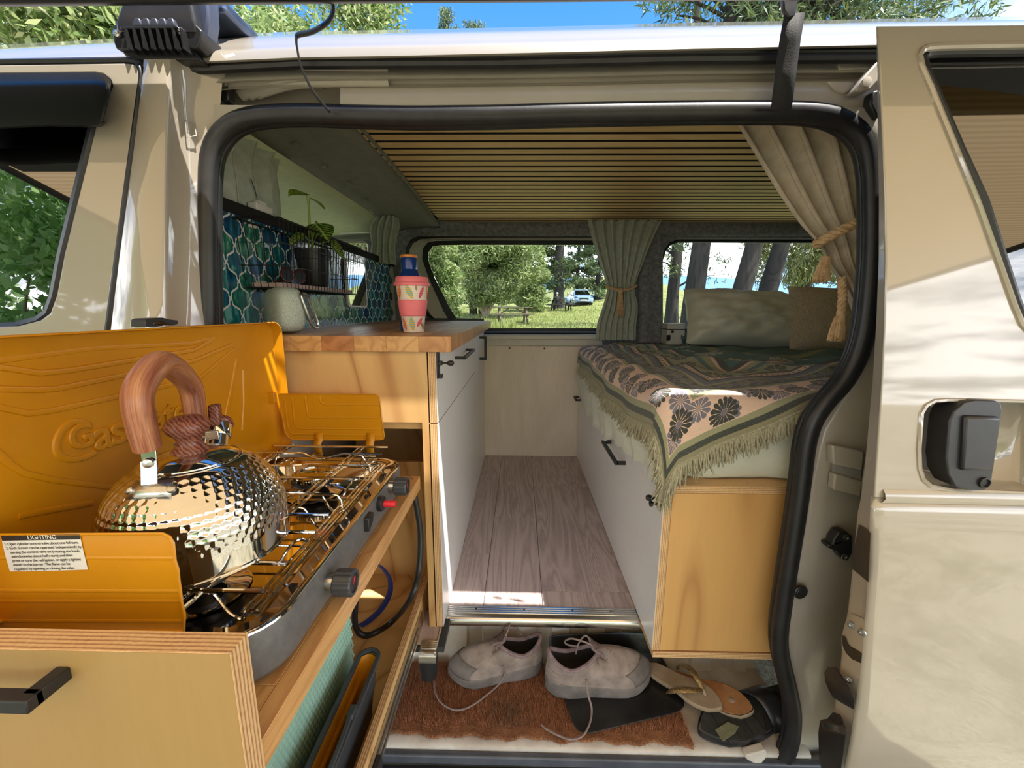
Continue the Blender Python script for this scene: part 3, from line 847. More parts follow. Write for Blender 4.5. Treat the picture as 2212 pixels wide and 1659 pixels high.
MB().lathe([(.022, -.075), (.026, -.03), (.024, 0)], (-.235, .915, FLZ-.03), 16).build('floor_leg', M_RUBBER, al)

# ceiling: felt backing with oak slats, each one lifted proud
ceil = MB().box(-.47, 1.9, .90, YF, CEIL, CEIL+.015).build('ceiling', M_FELT, kind='structure')
n_sl = 27
pitch = (YF - .02 - .92)/n_sl
first = None
for k in range(n_sl):
    y0 = .92 + k*pitch
    if first is None:
        first = MB().box(-.425, 1.85, y0, y0 + pitch*.72, CEIL-.016, CEIL-.0005).build('slat', M_SLAT, ceil, smooth=False)
        first.data.materials.append(M_FELT)           # oak face on a black core, as acoustic panels are made
        for pg in first.data.polygons: pg.material_index = 0 if pg.normal.z < -.5 else 1
    else:
        o = first.copy(); COL.objects.link(o); o.location = (0, k*pitch, 0); o.name = 'slat'
# edge trim and the smooth headliner in front of it
tp = [Vector((lerp(-.418, -.436, t_)+.012*math.sin(PI*t_), lerp(.90, 2.2, t_), CEIL-.012-.018*t_*t_)) for t_ in np.linspace(0, 1, 12)]
MB().tube(tp, .012, 8, flat=.5).build('ceiling_trim', M_HEADLINER, ceil)
rows = []
for x, dz in ((-.43, -.006), (-.5, -.004), (-.6, -.012), (-.66, -.022), (-.70, -.030)):
    rows.append([Vector((x, y, CEIL + dz - .05*max(0, (y-1.9)/.4)**2)) for y in np.linspace(.88, YF, 14)])
MB().grid(rows).build('headliner', M_HEADLINER, ceil, solid=.004, angle=70)
for px, py in ((640, 312), (702, 360), (754, 395), (792, 432)):
    p = U(px, py, z=CEIL-.027)
    MB().box(p.x-.008, p.x+.008, p.y-.01, p.y+.01, p.z-.006, p.z+.002).build('headliner_clip', M_HEADLINER, ceil, bevel=.002)
# cab roof and the front of the cab
rows = []
for x, z in ((-.69, CEIL-.028), (-.9, CEIL-.036), (-1.2, CEIL-.055), (-1.5, CEIL-.10), (-1.72, CEIL-.17)):
    rows.append([Vector((x, y, z - .05*max(0, (y-1.9)/.4)**2 - .03*max(0, (1.0-y)/.2)**2)) for y in np.linspace(.84, YF, 12)])
MB().grid(rows).build('cab_lining', M_CABLINER, ceil, solid=.004, angle=70)
wf = MB().prism([(-1.9, .80, -1.1), (-1.9, 2.4, -1.1), (-1.9, 2.4, -.12), (-1.9, .80, -.12)], (.02, 0, 0)).build('wall_front', M_HEADLINER, kind='structure')
MB().prism([(-1.78, .84, CEIL-.17), (-1.78, YF, CEIL-.17), (-1.9, YF, -.12), (-1.9, .84, -.12)], (.004, 0, 0)).build('windscreen', M_GLASS_CLEAR, wf)
MB().box(-1.88, -1.45, .82, YF, -.25, -.08).build('dashboard', M_BLACK, wf, bevel=.03, seg=3)
wr = MB().box(1.88, 1.9, .80, YF+.1, -1.1, CEIL+.05).build('wall_rear', M_CARPET, kind='structure')
# dark side trim of the cab behind the tiles, with its quarter window
MB().prism([(-.70, YF-.003, .44), (-1.7, YF-.003, .40), (-1.7, YF-.003, .37), (-.70, YF-.003, .37)], (0, -.02, 0)).build('cab_side_trim', M_HEADLINER, wf)
# ------------------------------------------------------------------ tiled partition behind the worktop
XT = -0.70
WT = -0.064                                      # worktop height
part = MB().box(XT-.022, XT-.004, .93, YF, -.86, .225).build('wall_left', pm('white_grout', (0.80, 0.80, 0.78), (0.72, 0.72, 0.70), 30, .6), kind='structure', label='partition wall of teal lantern tiles behind the worktop')
MB().box(XT-.03, XT+.002, .925, YF, .226, .256).build('partition_rail', M_FELT, part, bevel=.003)
MB().box(XT-.004, XT-.0032, .93, YF, -.064, .226).build('grout_bed', bpy.data.materials['white_grout'], part)
def tile_mat(name, stops):
    m, t, b = new_mat(name)
    oi = t.nodes.new('ShaderNodeObjectInfo')
    tcn = t.nodes.new('ShaderNodeTexCoord')
    sc = t.nodes.new('ShaderNodeVectorMath'); sc.operation = 'SCALE'; sc.inputs[3].default_value = 37.0
    t.links.new(oi.outputs['Random'], sc.inputs[0])
    ad = t.nodes.new('ShaderNodeVectorMath'); t.links.new(tcn.outputs['Object'], ad.inputs[0]); t.links.new(sc.outputs[0], ad.inputs[1])
    mp = t.nodes.new('ShaderNodeMapping'); mp.inputs['Scale'].default_value = (1, 2.2, .55); mp.inputs['Rotation'].default_value = (.5, 0, 0)
    t.links.new(ad.outputs[0], mp.inputs[0])
    n = noise(t, mp.outputs[0], 16, 4, .55, 1.6)
    n2 = noise(t, mp.outputs[0], 60, 3, .6, 2.5)
    f = math_n(t, 'MULTIPLY_ADD', n2, .28, math_n(t, 'MULTIPLY', n, .8))
    t.links.new(ramp_n(t, f, stops), b.inputs['Base Color'])
    setp(b, Roughness=.12, Coat_Weight=.5, Coat_Roughness=.05)
    return m
T_A = tile_mat('teal_glazed_tile', ((.34, S(8, 34, 62)), (.46, S(12, 84, 112)), (.56, S(22, 112, 116)), (.66, S(110, 182, 176))))
T_B = tile_mat('blue_glazed_tile', ((.34, S(8, 26, 66)), (.5, S(14, 62, 110)), (.6, S(18, 100, 128)), (.7, S(70, 140, 165))))
T_C = tile_mat('green_glazed_tile', ((.34, S(8, 50, 60)), (.48, S(16, 92, 88)), (.58, S(34, 124, 100)), (.68, S(150, 205, 180))))
q = [(1, 0), (.93, .06), (.895, .15), (.90, .27), (.81, .37), (.66, .44), (.5, .5), (.34, .56), (.19, .63), (.10, .73), (.105, .85), (.07, .94), (0, 1)]
full = q + [(-a, b) for a, b in reversed(q[:-1])] + [(-a, -b) for a, b in q[1:]] + [(a, -b) for a, b in reversed(q[1:-1])]
TW, TH = .073, .086
meshes = {}
def tile_mesh(k, lo, hi):
    """one glazed tile, cut straight where it meets the rail or the worktop"""
    key = (k, round(lo, 4), round(hi, 4))
    if key not in meshes:
        mbt = MB().prism([(-.0034, a*(TW/2)*.90, min(hi, max(lo, b*(TH/2)*.91))) for a, b in full], (.0010, 0, 0))
        me = bpy.data.meshes.new('tile'); me.from_pydata(mbt.v, [], mbt.f); me.materials.append((T_A, T_B, T_C)[k]); me.update()
        bmx = bmesh.new(); bmx.from_mesh(me); bmesh.ops.recalc_face_normals(bmx, faces=bmx.faces); bmx.to_mesh(me); bmx.free()
        meshes[key] = me
    return meshes[key]
rt = random.Random(3)
for j in range(8):
    for i in range(20):
        y = .95 + i*TW + (TW/2 if j % 2 else 0)
        z = -.064 + j*TH/2
        if y > YF - .04: continue
        o = bpy.data.objects.new('tile', tile_mesh(rt.choice((0, 0, 1, 2)), max(-1, -.0635-z), min(1, .2262-z))); COL.objects.link(o)
        o.parent = part
        o.location = Vector((XT, y, z + CZ)) - WORLD[part.name]
# ------------------------------------------------------------------ worktop of glued staves
BB = [wood('stave_wood_light', S(214, 166, 108), S(176, 122, 72), 'y', 3, .38, 9, .8), wood('stave_wood_mid', S(200, 146, 92), S(158, 104, 60), 'y', 3, .38, 9, .8),
      wood('stave_wood_red', S(190, 130, 84), S(146, 92, 54), 'y', 3, .38, 9, .9)]
wt = thing('worktop', 'thick butcher block worktop of glued timber staves over the kitchen cabinet', 'worktop', (-.43, 1.6, WT-.037))
rs = random.Random(11)
def staves(root, x0, x1, y0, y1, z0, z1, w, lens, bev=.0008):
    n = max(1, round((x1-x0)/w)); dw = (x1-x0)/n
    for i in range(n):
        y = y0; first_ = True
        while y < y1 - .01:
            L = rs.uniform(*lens)
            if first_: L *= rs.uniform(.4, 1); first_ = False
            e = min(y1, y + L)
            if y1 - e < .08: e = y1
            MB().box(x0+i*dw, x0+(i+1)*dw-.0003, y, e-.0003, z0, z1).build('stave', BB[rs.randrange(3)], root, bevel=bev, seg=1)
            y = e
staves(wt, XT-.002, -.161, .948, 2.26, WT-.037, WT, .077, (.5, .8))
# ------------------------------------------------------------------ kitchen cabinet
kc = thing('kitchen_cabinet', 'birch plywood kitchen cabinet with white fronts along the aisle', 'cabinet', (-.45, 1.6, FLZ))
zc_ = WT-.0375
MB().prism([(-.70, .962, FLZ), (-.70, .962, zc_), (-.220, .962, zc_), (-.220, .962, FLZ), (-.2405, .962, FLZ), (-.2405, .962, -.279), (-.62, .962, -.279), (-.62, .962, FLZ)], (0, .018, 0)).build('end_panel', M_PLY, kc, bevel=.0008, seg=1)
MB().box(-.69, -.225, .98, 1.6, -.30, -.284).build('drawer_ceiling', M_PLY, kc)
MB().box(-.242, -.224, .981, 1.7, FLZ+.002, -.30).build('drawer_wall', M_PLYZ, kc)
MB().box(-.64, -.225, 1.50, 1.515, FLZ+.002, -.30).build('back_board', M_PLY, kc)
def front(name, y0, y1, z0, z1):
    f = MB().box(-.2235, -.2025, y0, y1, z0, z1).build(name, M_PLYE_X, kc)
    MB().box(-.2030, -.2015, y0, y1, z0, z1).build('white_face', M_WHITE, f, bevel=.0004, seg=1)
    return f
ys1 = U(1025, 850, x=-.2025)[1]
fd = front('drawer_front', .962, ys1-.001, -.2795, zc_-.001)
fl = front('cabinet_door', .962, ys1-.001, FLZ+.002, -.2825)
ft = front('tall_door', ys1+.0015, YF-.02, FLZ+.002, zc_-.001)
def dhandle(name, a, b, parent, stand=(.03, 0, 0), w=.0095, h=.0095, mat=M_MATT):
    """a square section D handle from a to b standing off its front"""
    a, b, s_ = Vector(a), Vector(b), Vector(stand)
    d = (b-a).normalized()
    m_ = MB().beam(a+s_-d*w/2, b+s_+d*w/2, w, h, up=s_.normalized())
    m_.beam(a, a+s_, w, h, up=d); m_.beam(b, b+s_, w, h, up=d)
    return m_.build(name, mat, parent, bevel=.0012)
a = U(984, 768, x=-.20); b = U(1010, 762, x=-.20)
zz = (a[2]+b[2])/2
dhandle('handle', (-.2015, U(991, 765, x=-.19)[1], zz+.004), (-.2015, U(1010, 765, x=-.19)[1]+.04, zz+.004), fd)
ya = U(1043, 750, x=-.185)[1]
dhandle('handle', (-.2015, ya, U(1043, 729, x=-.185)[2]), (-.2015, ya, U(1043, 775, x=-.185)[2]), ft, w=.012, h=.012)
# small sliding latch at the drawer corner
lt = MB().box(-.2015, -.1975, .966, .990, WT-.104, WT-.040).build('latch', M_MATT, fd, bevel=.001)
MB().box(-.1975, -.189, .969, .986, WT-.072, WT-.062).build('latch_bolt', M_MATT, fd, bevel=.001)
MB().box(-.1975, -.189, .969, .986, WT-.104, WT-.094).build('latch_keep', M_MATT, fd, bevel=.001)
MB().lathe([(.0022, 0), (.0022, .016), (.004, .018), (.0062, .022), (.007, .027), (.006, .032), (.003, .0345), (0, .035)], (-.195, .978, WT-.067), 14, (1, 0, 0)).build('latch_knob', M_MATT, fd)

# ------------------------------------------------------------------ pull-out drawer carrying the stove
SHZ = -.413
dr = thing('pull_out_drawer', 'birch plywood drawer pulled out of the cabinet towards the open side', 'drawer', (-.44, .62, -.86))
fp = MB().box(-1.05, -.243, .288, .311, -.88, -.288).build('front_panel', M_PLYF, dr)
MB().box(-1.05, -.2425, .2885, .3105, -.2885, -.2872).build('panel_top_edge', M_PLYE_Y, fp)
MB().box(-.2432, -.2422, .2885, .3105, -.88, -.2875).build('panel_end_edge', M_PLYE_Y, fp)
hp = U(140, 1452, y=.288); 
dhandle('handle', (hp.x-.17, .288, hp.z), (hp.x, .288, hp.z), fp, stand=(0, -.026, 0), w=.012, h=.012)
sh = thing('shelf', None, None, (-.43, .63, SHZ-.034)); sh.parent = dr; sh.location -= dr.location
n0 = rs.getstate()
for i, (x0, x1) in enumerate(((-.64, -.52), (-.52, -.40), (-.40, -.31), (-.31, -.268))):
    for k, (a, b) in enumerate((((.312, .55), (.55, .80), (.80, .947)), ((.312, .46), (.46, .70), (.70, .947)), ((.312, .50), (.50, .62), (.62, .947)), ((.312, .375), (.375, .62), (.62, .80), (.80, .947)))[i]):
        MB().box(x0, x1-.0003, a, b-.0003, SHZ-.034, SHZ).build('stave', BB[(i*2+k*2+k) % 3], sh, bevel=.0006, seg=1)
for k, (a, b) in enumerate(((.312, .62), (.62, .947))):
    MB().box(-.268, -.247, a, b-.0003, SHZ-.034, SHZ).build('stave', BB[0], sh, bevel=.0006, seg=1)
MB().box(-.62, -.258, .3115, .328, -.855, SHZ-.035).build('support_board', M_PLYZ, dr, bevel=.0008, seg=1)
MB().box(-.62, -.277, .3115, 1.16, -.856, -.844).build('bottom_board', M_PLY, dr)
MB().box(-.62, -.2625, 1.16, 1.172, -.856, -.46).build('back_board', M_PLY, dr)
sb = MB().box(-.2765, -.2625, .3115, 1.16, -.858, -.782).build('side_board', M_PLY, dr)
MB().box(-.2765, -.2625, .3115, 1.16, -.7822, -.7812).build('board_top_edge', M_PLYE_X, sb)
mb = MB().box(-.262, -.256, .3115, .955, -.842, -.802)
mb.box(-.256, -.2515, .3115, .90, -.836, -.828).box(-.256, -.2515, .3115, .90, -.816, -.808)
mb.build('drawer_slide', M_STEEL, dr, bevel=.001)
mb = MB().box(-.256, -.246, .555, .60, -.838, -.806); mb.build('slide_catch', M_BLACK, dr, bevel=.002)
for y in (.42, .56, .78, .93):
    MB().lathe([(.004, 0), (.0035, .001), (0, .0012)], (-.285, y, -.844), 8).build('screw', M_SCREW, dr)

# things in the drawer: woven caddy, folded bucket, gas hose, webbing strap
M_CADDY = pm('sage_plastic', S(158, 196, 180), S(146, 184, 168), 20, .45)
cd = thing('storage_caddy', 'pale sage woven-pattern plastic caddy under the drawer shelf', 'box', (-.46, .62, -.842))
MB().box(-.58, -.378, .335, .80, -.842, -.475).build('body', M_CADDY, cd, bevel=.012, seg=3)
mbw = MB()
for i in range(49):
    for j in range(26):
        y = .345 + i*.0092 + (.0046 if j % 2 else 0); z = -.83 + j*.0135
        mbw.add([(-.3782, y, z-.006), (-.3750, y+.0036, z+.001), (-.3782, y+.003, z+.009), (-.3780, y-.0012, z+.002)], [(0, 1, 2), (0, 2, 3)])
ob = mbw.build('weave', M_CADDY, cd, smooth=False); ob['kind'] = 'stuff'
bk = thing('folding_bucket', 'ochre tub with dark grey rim and handle beside the sage caddy', 'tub', (-.340, .52, -.842))
M_OCH = pm('ochre_plastic', S(214, 150, 28), S(198, 136, 20), 14, .4)
M_DGREY = pm('dark_grey_plastic', S(62, 66, 72), S(52, 55, 60), 20, .42)
loop = [(-.318 + (a), .52 + b) for a, b in rrect(-.021, .021, -.20, .235, .0205, 6)]
rows = []
for k, (s_, z) in enumerate(((.80, -.838), (.84, -.80), (.9, -.785), (.94, -.755), (.97, -.738))):
    rows.append([Vector((-.318+(x+.318)*s_, .52+(y-.52)*s_, z)) for x, y in loop])
MB().grid(rows, closed=True).build('tub', M_DGREY, bk, angle=80)
MB().grid([[Vector((-.318+(p.x+.318)*.92, .52+(p.y-.52)*.985, p.z + .002)) for p in r] for r in rows], closed=True).build('tub_inside', M_OCH, bk, angle=80)
MB().tube([(x, y, -.736) for x, y in loop], .0055, 8, closed=True).build('rim', M_DGREY, bk)
MB().tube([(-.318+(x+.318)*.70, .52+(y-.52)*.93, -.775) for x, y in loop], .004, 6, closed=True).build('inner_ring', M_OCH, bk)
MB().tube(smooth_path([(-.304, .40, -.728), (-.296, .45, -.722), (-.296, .56, -.720), (-.304, .61, -.728)], 5), .0045, 8).build('carry_handle', M_DGREY, bk)
for y in (.40, .61):
    MB().box(-.308, -.295, y-.012, y+.012, -.744, -.722).build('handle_clip', M_DGREY, bk, bevel=.003)
hp_ = [U(886, 1035, y=.93), U(897, 1078, y=.93), U(908, 1150, y=.925), U(905, 1230, y=.90), U(888, 1290, y=.86), U(850, 1340, z=-.826), U(812, 1366, z=-.828), U(785, 1372, z=-.83), U(768, 1352, z=-.80), U(768, 1300, z=-.72), U(776, 1240, z=-.60)]
MB().tube(smooth_path(hp_, 6), .0075, 10).build('gas_hose', M_RUBBER, label='black rubber gas hose looped down into the drawer', cat='hose')
bp = smooth_path([U(800, 1216, z=-.74), U(822, 1224, z=-.76), U(841, 1250, z=-.79), U(842, 1280, z=-.815), U(826, 1312, z=-.832), U(800, 1338, z=-.838), U(778, 1352, z=-.838)], 6)
M_BLUE = pm('blue_webbing', S(24, 52, 150), S(16, 36, 112), 200, .7, bump=.4, bscale=600)
rows = [[p + Vector((.009, -.005, .004*(1-i/len(bp)))) for i, p in enumerate(bp)], [p + Vector((-.009, .006, -.002)) for p in bp]]
MB().grid(rows).build('webbing_strap', M_BLUE, solid=.0016, label='short blue webbing strap curled on the drawer floor', cat='strap')

# ------------------------------------------------------------------ things on the worktop and the tiled wall
def onw(px, py): return U(px, py, z=WT)
def ellipsoid_rows(c, rx, ry, rz, p=2.6, n=20, m=12):
    rows = []
    for i in range(m+1):
        v = -PI/2 + PI*i/m
        cv, sv = math.cos(v), math.sin(v)
        f = lambda q_, e: math.copysign(abs(q_)**e, q_)
        rows.append([Vector((c[0]+rx*f(cv, 2/p)*f(math.cos(2*PI*k/n), 2/p), c[1]+ry*f(cv, 2/p)*f(math.sin(2*PI*k/n), 2/p), c[2]+rz*f(sv, 2/p))) for k in range(n)])
    return rows
sp = onw(592, 719)
spk = thing('speaker', 'sage fabric portable speaker standing by the tiles with a carabiner clip', 'speaker', (-.612, 1.04, WT))
M_FAB = pm('sage_mesh_fabric', S(206, 216, 208), S(150, 166, 158), 500, .9, bump=.6, bscale=900)
rows = ellipsoid_rows((0, 0, 0), .064, .036, .058, 3.4, 28, 16)
rm = Matrix.Rotation(R(-38), 3, 'Z')
MB().grid([[Vector((-.607, 1.045, WT+.0585)) + rm @ p for p in r] for r in rows], closed=True).build('fabric_body', M_FAB, spk, angle=180)
MB().grid([[Vector((-.607, 1.045, WT+.0585)) + rm @ Vector((p.x*1.004, p.y*1.01, p.z*1.004)) for p in r] for r in rows[0:4]], closed=True).build('rubber_base', pm('sage_rubber', S(120, 138, 130), None, 20, .6), spk, angle=180)
k0 = Vector((-.553, 1.03, WT+.088))
cb = [k0 + Vector((0, a*.9, b)) for a, b in rrect(-.018, .018, -.075, .012, .015, 5)]
kb = [p + Vector((.02*(1-(p.z-k0.z)/.087)*.5, (k0.z-p.z)*.35, 0)) for p in cb]
MB().tube(kb, .0038, 8, closed=True).build('carabiner', M_STEEL, spk)
MB().tube([Vector((-.578, 1.035, WT+.098)), Vector((-.565, 1.03, WT+.101)), k0 + Vector((0, 0, .008))], .006, 8).build('strap_loop', pm('navy_cord', S(40, 60, 110), None, 60, .8), spk)
# reusable cup
cc = onw(894, 718); cc = Vector((cc.x, cc.y, WT))
cup = thing('travel_cup', 'pink lidded reusable cup printed with feathers', 'cup', cc)
M_CUP = pm('cream_bamboo', S(238, 226, 214), S(228, 214, 202), 60, .45)
M_PINK = pm('pink_silicone', S(246, 132, 142), S(240, 122, 134), 30, .5, bump=.1, bscale=300)
ch = .127
MB().lathe([(.0, .001), (.0265, .001), (.0275, .004), (.0425, ch), (.041, ch), (.027, .008), (0, .008)], cc, 40).build('body', M_CUP, cup)
r_at = lambda h: .0275 + (.0425-.0275)*(h-.004)/(ch-.004)
MB().lathe([(r_at(.045)+.0002, .044), (r_at(.045)+.0022, .0455), (r_at(.085)+.0022, .0855), (r_at(.086)+.0002, .087)], cc, 40).build('sleeve', M_PINK, cup)
MB().lathe([(.0425, ch-.004), (.0475, ch-.003), (.048, ch+.002), (.046, ch+.005), (.0435, ch+.007), (.0425, ch+.018), (.0405, ch+.020), (.036, ch+.0195), (.034, ch+.015), (0, ch+.014)], cc, 40).build('lid', M_PINK, cup)
FE = [(S(214, 78, 96), S(240, 170, 60)), (S(240, 190, 50), S(120, 180, 178)), (S(206, 60, 110), S(236, 120, 130)), (S(120, 150, 80), S(200, 120, 90)), (S(226, 96, 80), S(240, 200, 120))]
fm = []
for i, (a, b) in enumerate(FE):
    m, t, bs = new_mat('feather_print')
    v = coords(t, (1, 1, 1))
    wv = t.nodes.new('ShaderNodeTexWave'); wv.bands_direction = 'Z'; wv.inputs['Scale'].default_value = 60; wv.inputs['Distortion'].default_value = 3
    t.links.new(v, wv.inputs[0]); t.links.new(ramp_n(t, wv.outputs['Fac'], ((.45, a), (.55, b)), 'CONSTANT'), bs.inputs['Base Color']); setp(bs, Roughness=.5)
    fm.append(m)
def feather(ang, h, L, W, tilt, mat):
    """a print lying on the cup wall"""
    n = 9; left = []; right = []; mid = []
    for i in range(n):
        u = i/(n-1); hh = h + (u-.5)*L*math.cos(tilt); da = (u-.5)*L*math.sin(tilt)
        w_ = W*math.sin(PI*min(1, u*.95+.02))**.7
        for off, lst in ((-w_, left), (0, mid), (w_, right)):
            r_ = r_at(hh) + .0005
            a_ = ang + (da + off)/r_
            lst.append(cc + Vector((r_*math.cos(a_), r_*math.sin(a_), hh)))
    MB().grid([left, mid, right]).build('feather_print', mat, cup)
cang = math.atan2(-cc.y, -cc.x)
for i, (da, h, L, W, tl) in enumerate(((-.95, .106, .036, .006, .2), (-.2, .107, .037, .0085, -.35), (.62, .106, .034, .0055, .35), (.25, .118, .014, .003, 0), (1.2, .105, .034, .006, -.2),
                                       (-.85, .024, .036, .0055, -.2), (-.12, .024, .036, .0075, -.1), (.55, .028, .028, .006, .5), (.95, .018, .024, .005, -.6), (-1.5, .106, .034, .006, .2))):
    feather(cang + da, h, L, W, tl, fm[i % 5])
# steel bottle behind it
by_ = cc.y + .082; bc = Vector(((857-1117)/870*by_*.99 + .034, by_, WT))
bot = thing('drink_bottle', 'cobalt blue steel bottle with an orange ring behind the pink cup', 'bottle', bc)
M_COB = pm('cobalt_enamel', S(26, 70, 150), S(20, 58, 132), 10, .22, .25, Coat_Weight=.6)
MB().lathe([(0, 0), (.031, 0), (.033, .003), (.033, .140), (.031, .155), (.026, .167), (.0225, .175)], bc, 36).build('body', M_COB, bot)
MB().lathe([(.0228, .173), (.0228, .204), (.022, .206)], bc, 36).build('neck_cap', M_COB, bot)
MB().lathe([(.0225, .206), (.0235, .207), (.0235, .212), (.0215, .214), (0, .214)], bc, 36).build('cap_ring', pm('orange_band', S(226, 140, 50), None, 20, .35), bot)
# black lip by the far end of the worktop
MB().box(-.62, -.20, 2.262, 2.285, WT-.03, WT+.012).build('worktop_upstand', M_BLACK, part, bevel=.003)
# wire basket
M_WIRE = pm('black_wire', (0.006, 0.006, 0.006), None, 60, .5)
wb = thing('wire_basket', 'black wire basket hung on the teal tiles', 'basket', (-.64, 1.28, .050))
bx0, bx1, by0, by1, bz0, bz1 = XT+.004, -.585, 1.02, 1.53, .050, .215
rim = [(bx0, by0, bz1), (bx1, by0, bz1), (bx1, by1, bz1), (bx0, by1, bz1)]
MB().tube(rim, .0026, 6, closed=True).build('rim_wire', M_WIRE, wb)
rimb = [(x + (.006 if x < -.6 else -.012), y + (.012 if y < 1.2 else -.03), bz0) for x, y, z in rim]
MB().tube(rimb, .0024, 6, closed=True).build('base_wire', M_WIRE, wb)
mbw = MB()
for k in range(27):
    u = k/26
    mbw.tube([(bx1, lerp(by0, by1, u), bz1), (bx1-.012, lerp(by0+.012, by1-.03, u), bz0), (bx0+.006, lerp(by0+.012, by1-.03, u), bz0)], .0011, 5)
for k in range(6):
    u = k/5
    for ya, yb in ((by0, by0+.012), (by1, by1-.03)):
        mbw.tube([(lerp(bx0, bx1, u), ya, bz1), (lerp(bx0+.006, bx1-.012, u), yb, bz0)], .0011, 5)
for h in (.33, .66):
    z = lerp(bz0, bz1, h)
    mbw.tube([(bx0, lerp(by0+.012, by0, h), z), (bx1-.012*(1-h), lerp(by0+.012, by0, h), z), (bx1-.012*(1-h), lerp(by1-.03, by1, h), z), (bx0, lerp(by1-.03, by1, h), z)], .0012, 5)
ob = mbw.build('wires', M_WIRE, wb); ob['kind'] = 'stuff'
for nm, px, py in (('white_hook', 545, 489), ('white_hook', 568, 610)):
    p = U(px, py, x=XT+.004)
    MB().box(XT-.001, XT+.008, p.y-.012, p.y+.012, p.z-.004, p.z+.004).build(nm, M_WHITEPL, wb, bevel=.002)
# paper in the basket
MB().box(-.688, -.606, 1.05, 1.48, .053, .064).build('folded_leaflets', pm('pinkish_paper', S(214, 190, 184), S(188, 160, 156), 40, .7), label='flat stack of pinkish leaflets lying on the wire basket floor', cat='leaflets', bevel=.001)
# dark red glasses
sgl = thing('sunglasses', 'folded dark glasses with red frame lying in the wire basket', 'glasses', (-.63, 1.13, .065))
M_RED = pm('dark_red_acetate', S(110, 22, 34), None, 20, .25)
for y in (1.105, 1.165):
    lp = [(-.625 + .004*math.cos(a), y + .024*math.cos(a), .088 + .018*math.sin(a)) for a in np.linspace(0, 2*PI, 16, endpoint=False)]
    MB().tube(lp, .0022, 6, closed=True).build('rim', M_RED, sgl)
    MB().prism(lp, (.001, 0, 0)).build('lens', M_VISOR, sgl)
MB().tube([(-.622, 1.129, .092), (-.620, 1.135, .095), (-.622, 1.141, .092)], .002, 6).build('bridge', M_RED, sgl)
MB().tube([(-.627, 1.083, .093), (-.640, 1.10, .080), (-.660, 1.18, .069)], .0022, 6).build('arm', M_RED, sgl)
MB().tube([(-.627, 1.189, .093), (-.640, 1.17, .082), (-.662, 1.10, .069)], .0022, 6).build('arm', M_RED, sgl)
# potted plant
pc = Vector((-.643, 1.285, .0645))
pot = thing('potted_plant', 'veined-leaf houseplant in a black pot standing in the wire basket', 'plant', pc)
MB().lathe([(0, .001), (.038, .001), (.040, .004), (.046, .082), (.0485, .083), (.051, .112), (.0475, .112), (.044, .085), (0, .085)], pc, 32).build('pot', M_BLACK, pot, angle=50)
MB().lathe([(0, .095), (.03, .099), (.0465, .095)], pc, 20).build('soil', pm('potting_soil', S(52, 40, 30), S(30, 22, 16), 120, .95, bump=.8, bscale=300), pot)
m, t, b = new_mat('veined_leaf')
uvn = t.nodes.new('ShaderNodeUVMap'); sp_ = t.nodes.new('ShaderNodeSeparateXYZ'); t.links.new(uvn.outputs[0], sp_.inputs[0])
ax_ = math_n(t, 'ABSOLUTE', math_n(t, 'SUBTRACT', sp_.outputs[0], .5))
vn = math_n(t, 'FRACT', math_n(t, 'MULTIPLY', math_n(t, 'MULTIPLY_ADD', ax_, -1.1, sp_.outputs[1]), 6.0))
vv = math_n(t, 'ABSOLUTE', math_n(t, 'SUBTRACT', vn, .5))
nzv = noise(t, uvn.outputs[0], 9, 3)
vv = math_n(t, 'MULTIPLY_ADD', nzv, .22, vv)
mid_ = math_n(t, 'MINIMUM', math_n(t, 'MULTIPLY', ax_, 6.0), vv)
t.links.new(ramp_n(t, mid_, ((.10, S(176, 196, 110)), (.20, S(128, 158, 60)), (.34, S(52, 86, 30)), (.6, S(34, 62, 24)))), b.inputs['Base Color']); setp(b, Roughness=.4)
M_LEAFV = m
m, t, b = new_mat('young_leaf')
uvn = t.nodes.new('ShaderNodeUVMap')
t.links.new(ramp_n(t, noise(t, uvn.outputs[0], 5, 3), ((.35, S(118, 150, 44)), (.6, S(166, 190, 70)))), b.inputs['Base Color']); setp(b, Roughness=.4)
M_LEAFY = m
def leaf(c, d, up, L, W, mat, droop=.3):
    c, d, up = Vector(c), Vector(d).normalized(), Vector(up).normalized()
    s_ = d.cross(up).normalized(); up = s_.cross(d)
    rows = []; uvs = []
    n = 9
    for i in range(n):
        u = i/(n-1)
        w_ = W*(math.sin(PI*u**.72))**.8*.5 + .0004
        row = []
        for k in (-1, -.5, 0, .5, 1):
            p = c + d*(L*u) + s_*(w_*k) + up*(-droop*L*u*u + .12*W*abs(k))
            row.append(p); uvs.append((.5+.5*k*max(.05, w_/(W*.5)), u))
        rows.append(row)
    return MB().grid(rows).build('leaf', mat, pot, uvs=uvs, angle=180)
base = pc + Vector((0, 0, .10))
lv = [((.035, -.03, .075), (.5, -.5, -.25), (.3, -.6, .8), .085, .075, M_LEAFV, .35), ((-.005, .03, .062), (.35, .9, -.5), (.7, -.2, .7), .10, .06, M_LEAFV, .3),
      ((.0, -.04, .05), (-.1, -1, -.4), (.5, -.3, .8), .07, .03, M_LEAFV, .3), ((.01, .012, .088), (.2, .5, -.1), (.3, -.6, .8), .07, .06, M_LEAFV, .3),
      ((.012, .05, .075), (.1, 1, -.35), (.6, -.1, .8), .11, .035, M_LEAFV, .2), ((.005, -.015, .165), (-.1, -1, -.05), (.35, -.1, .9), .078, .05, M_LEAFY, .25),
      ((.005, .0, .160), (.2, 1, -.02), (.3, 0, .9), .075, .03, M_LEAFY, .2), ((.045, .02, .04), (.6, .5, -.6), (.6, -.4, .6), .07, .05, M_LEAFV, .3)]
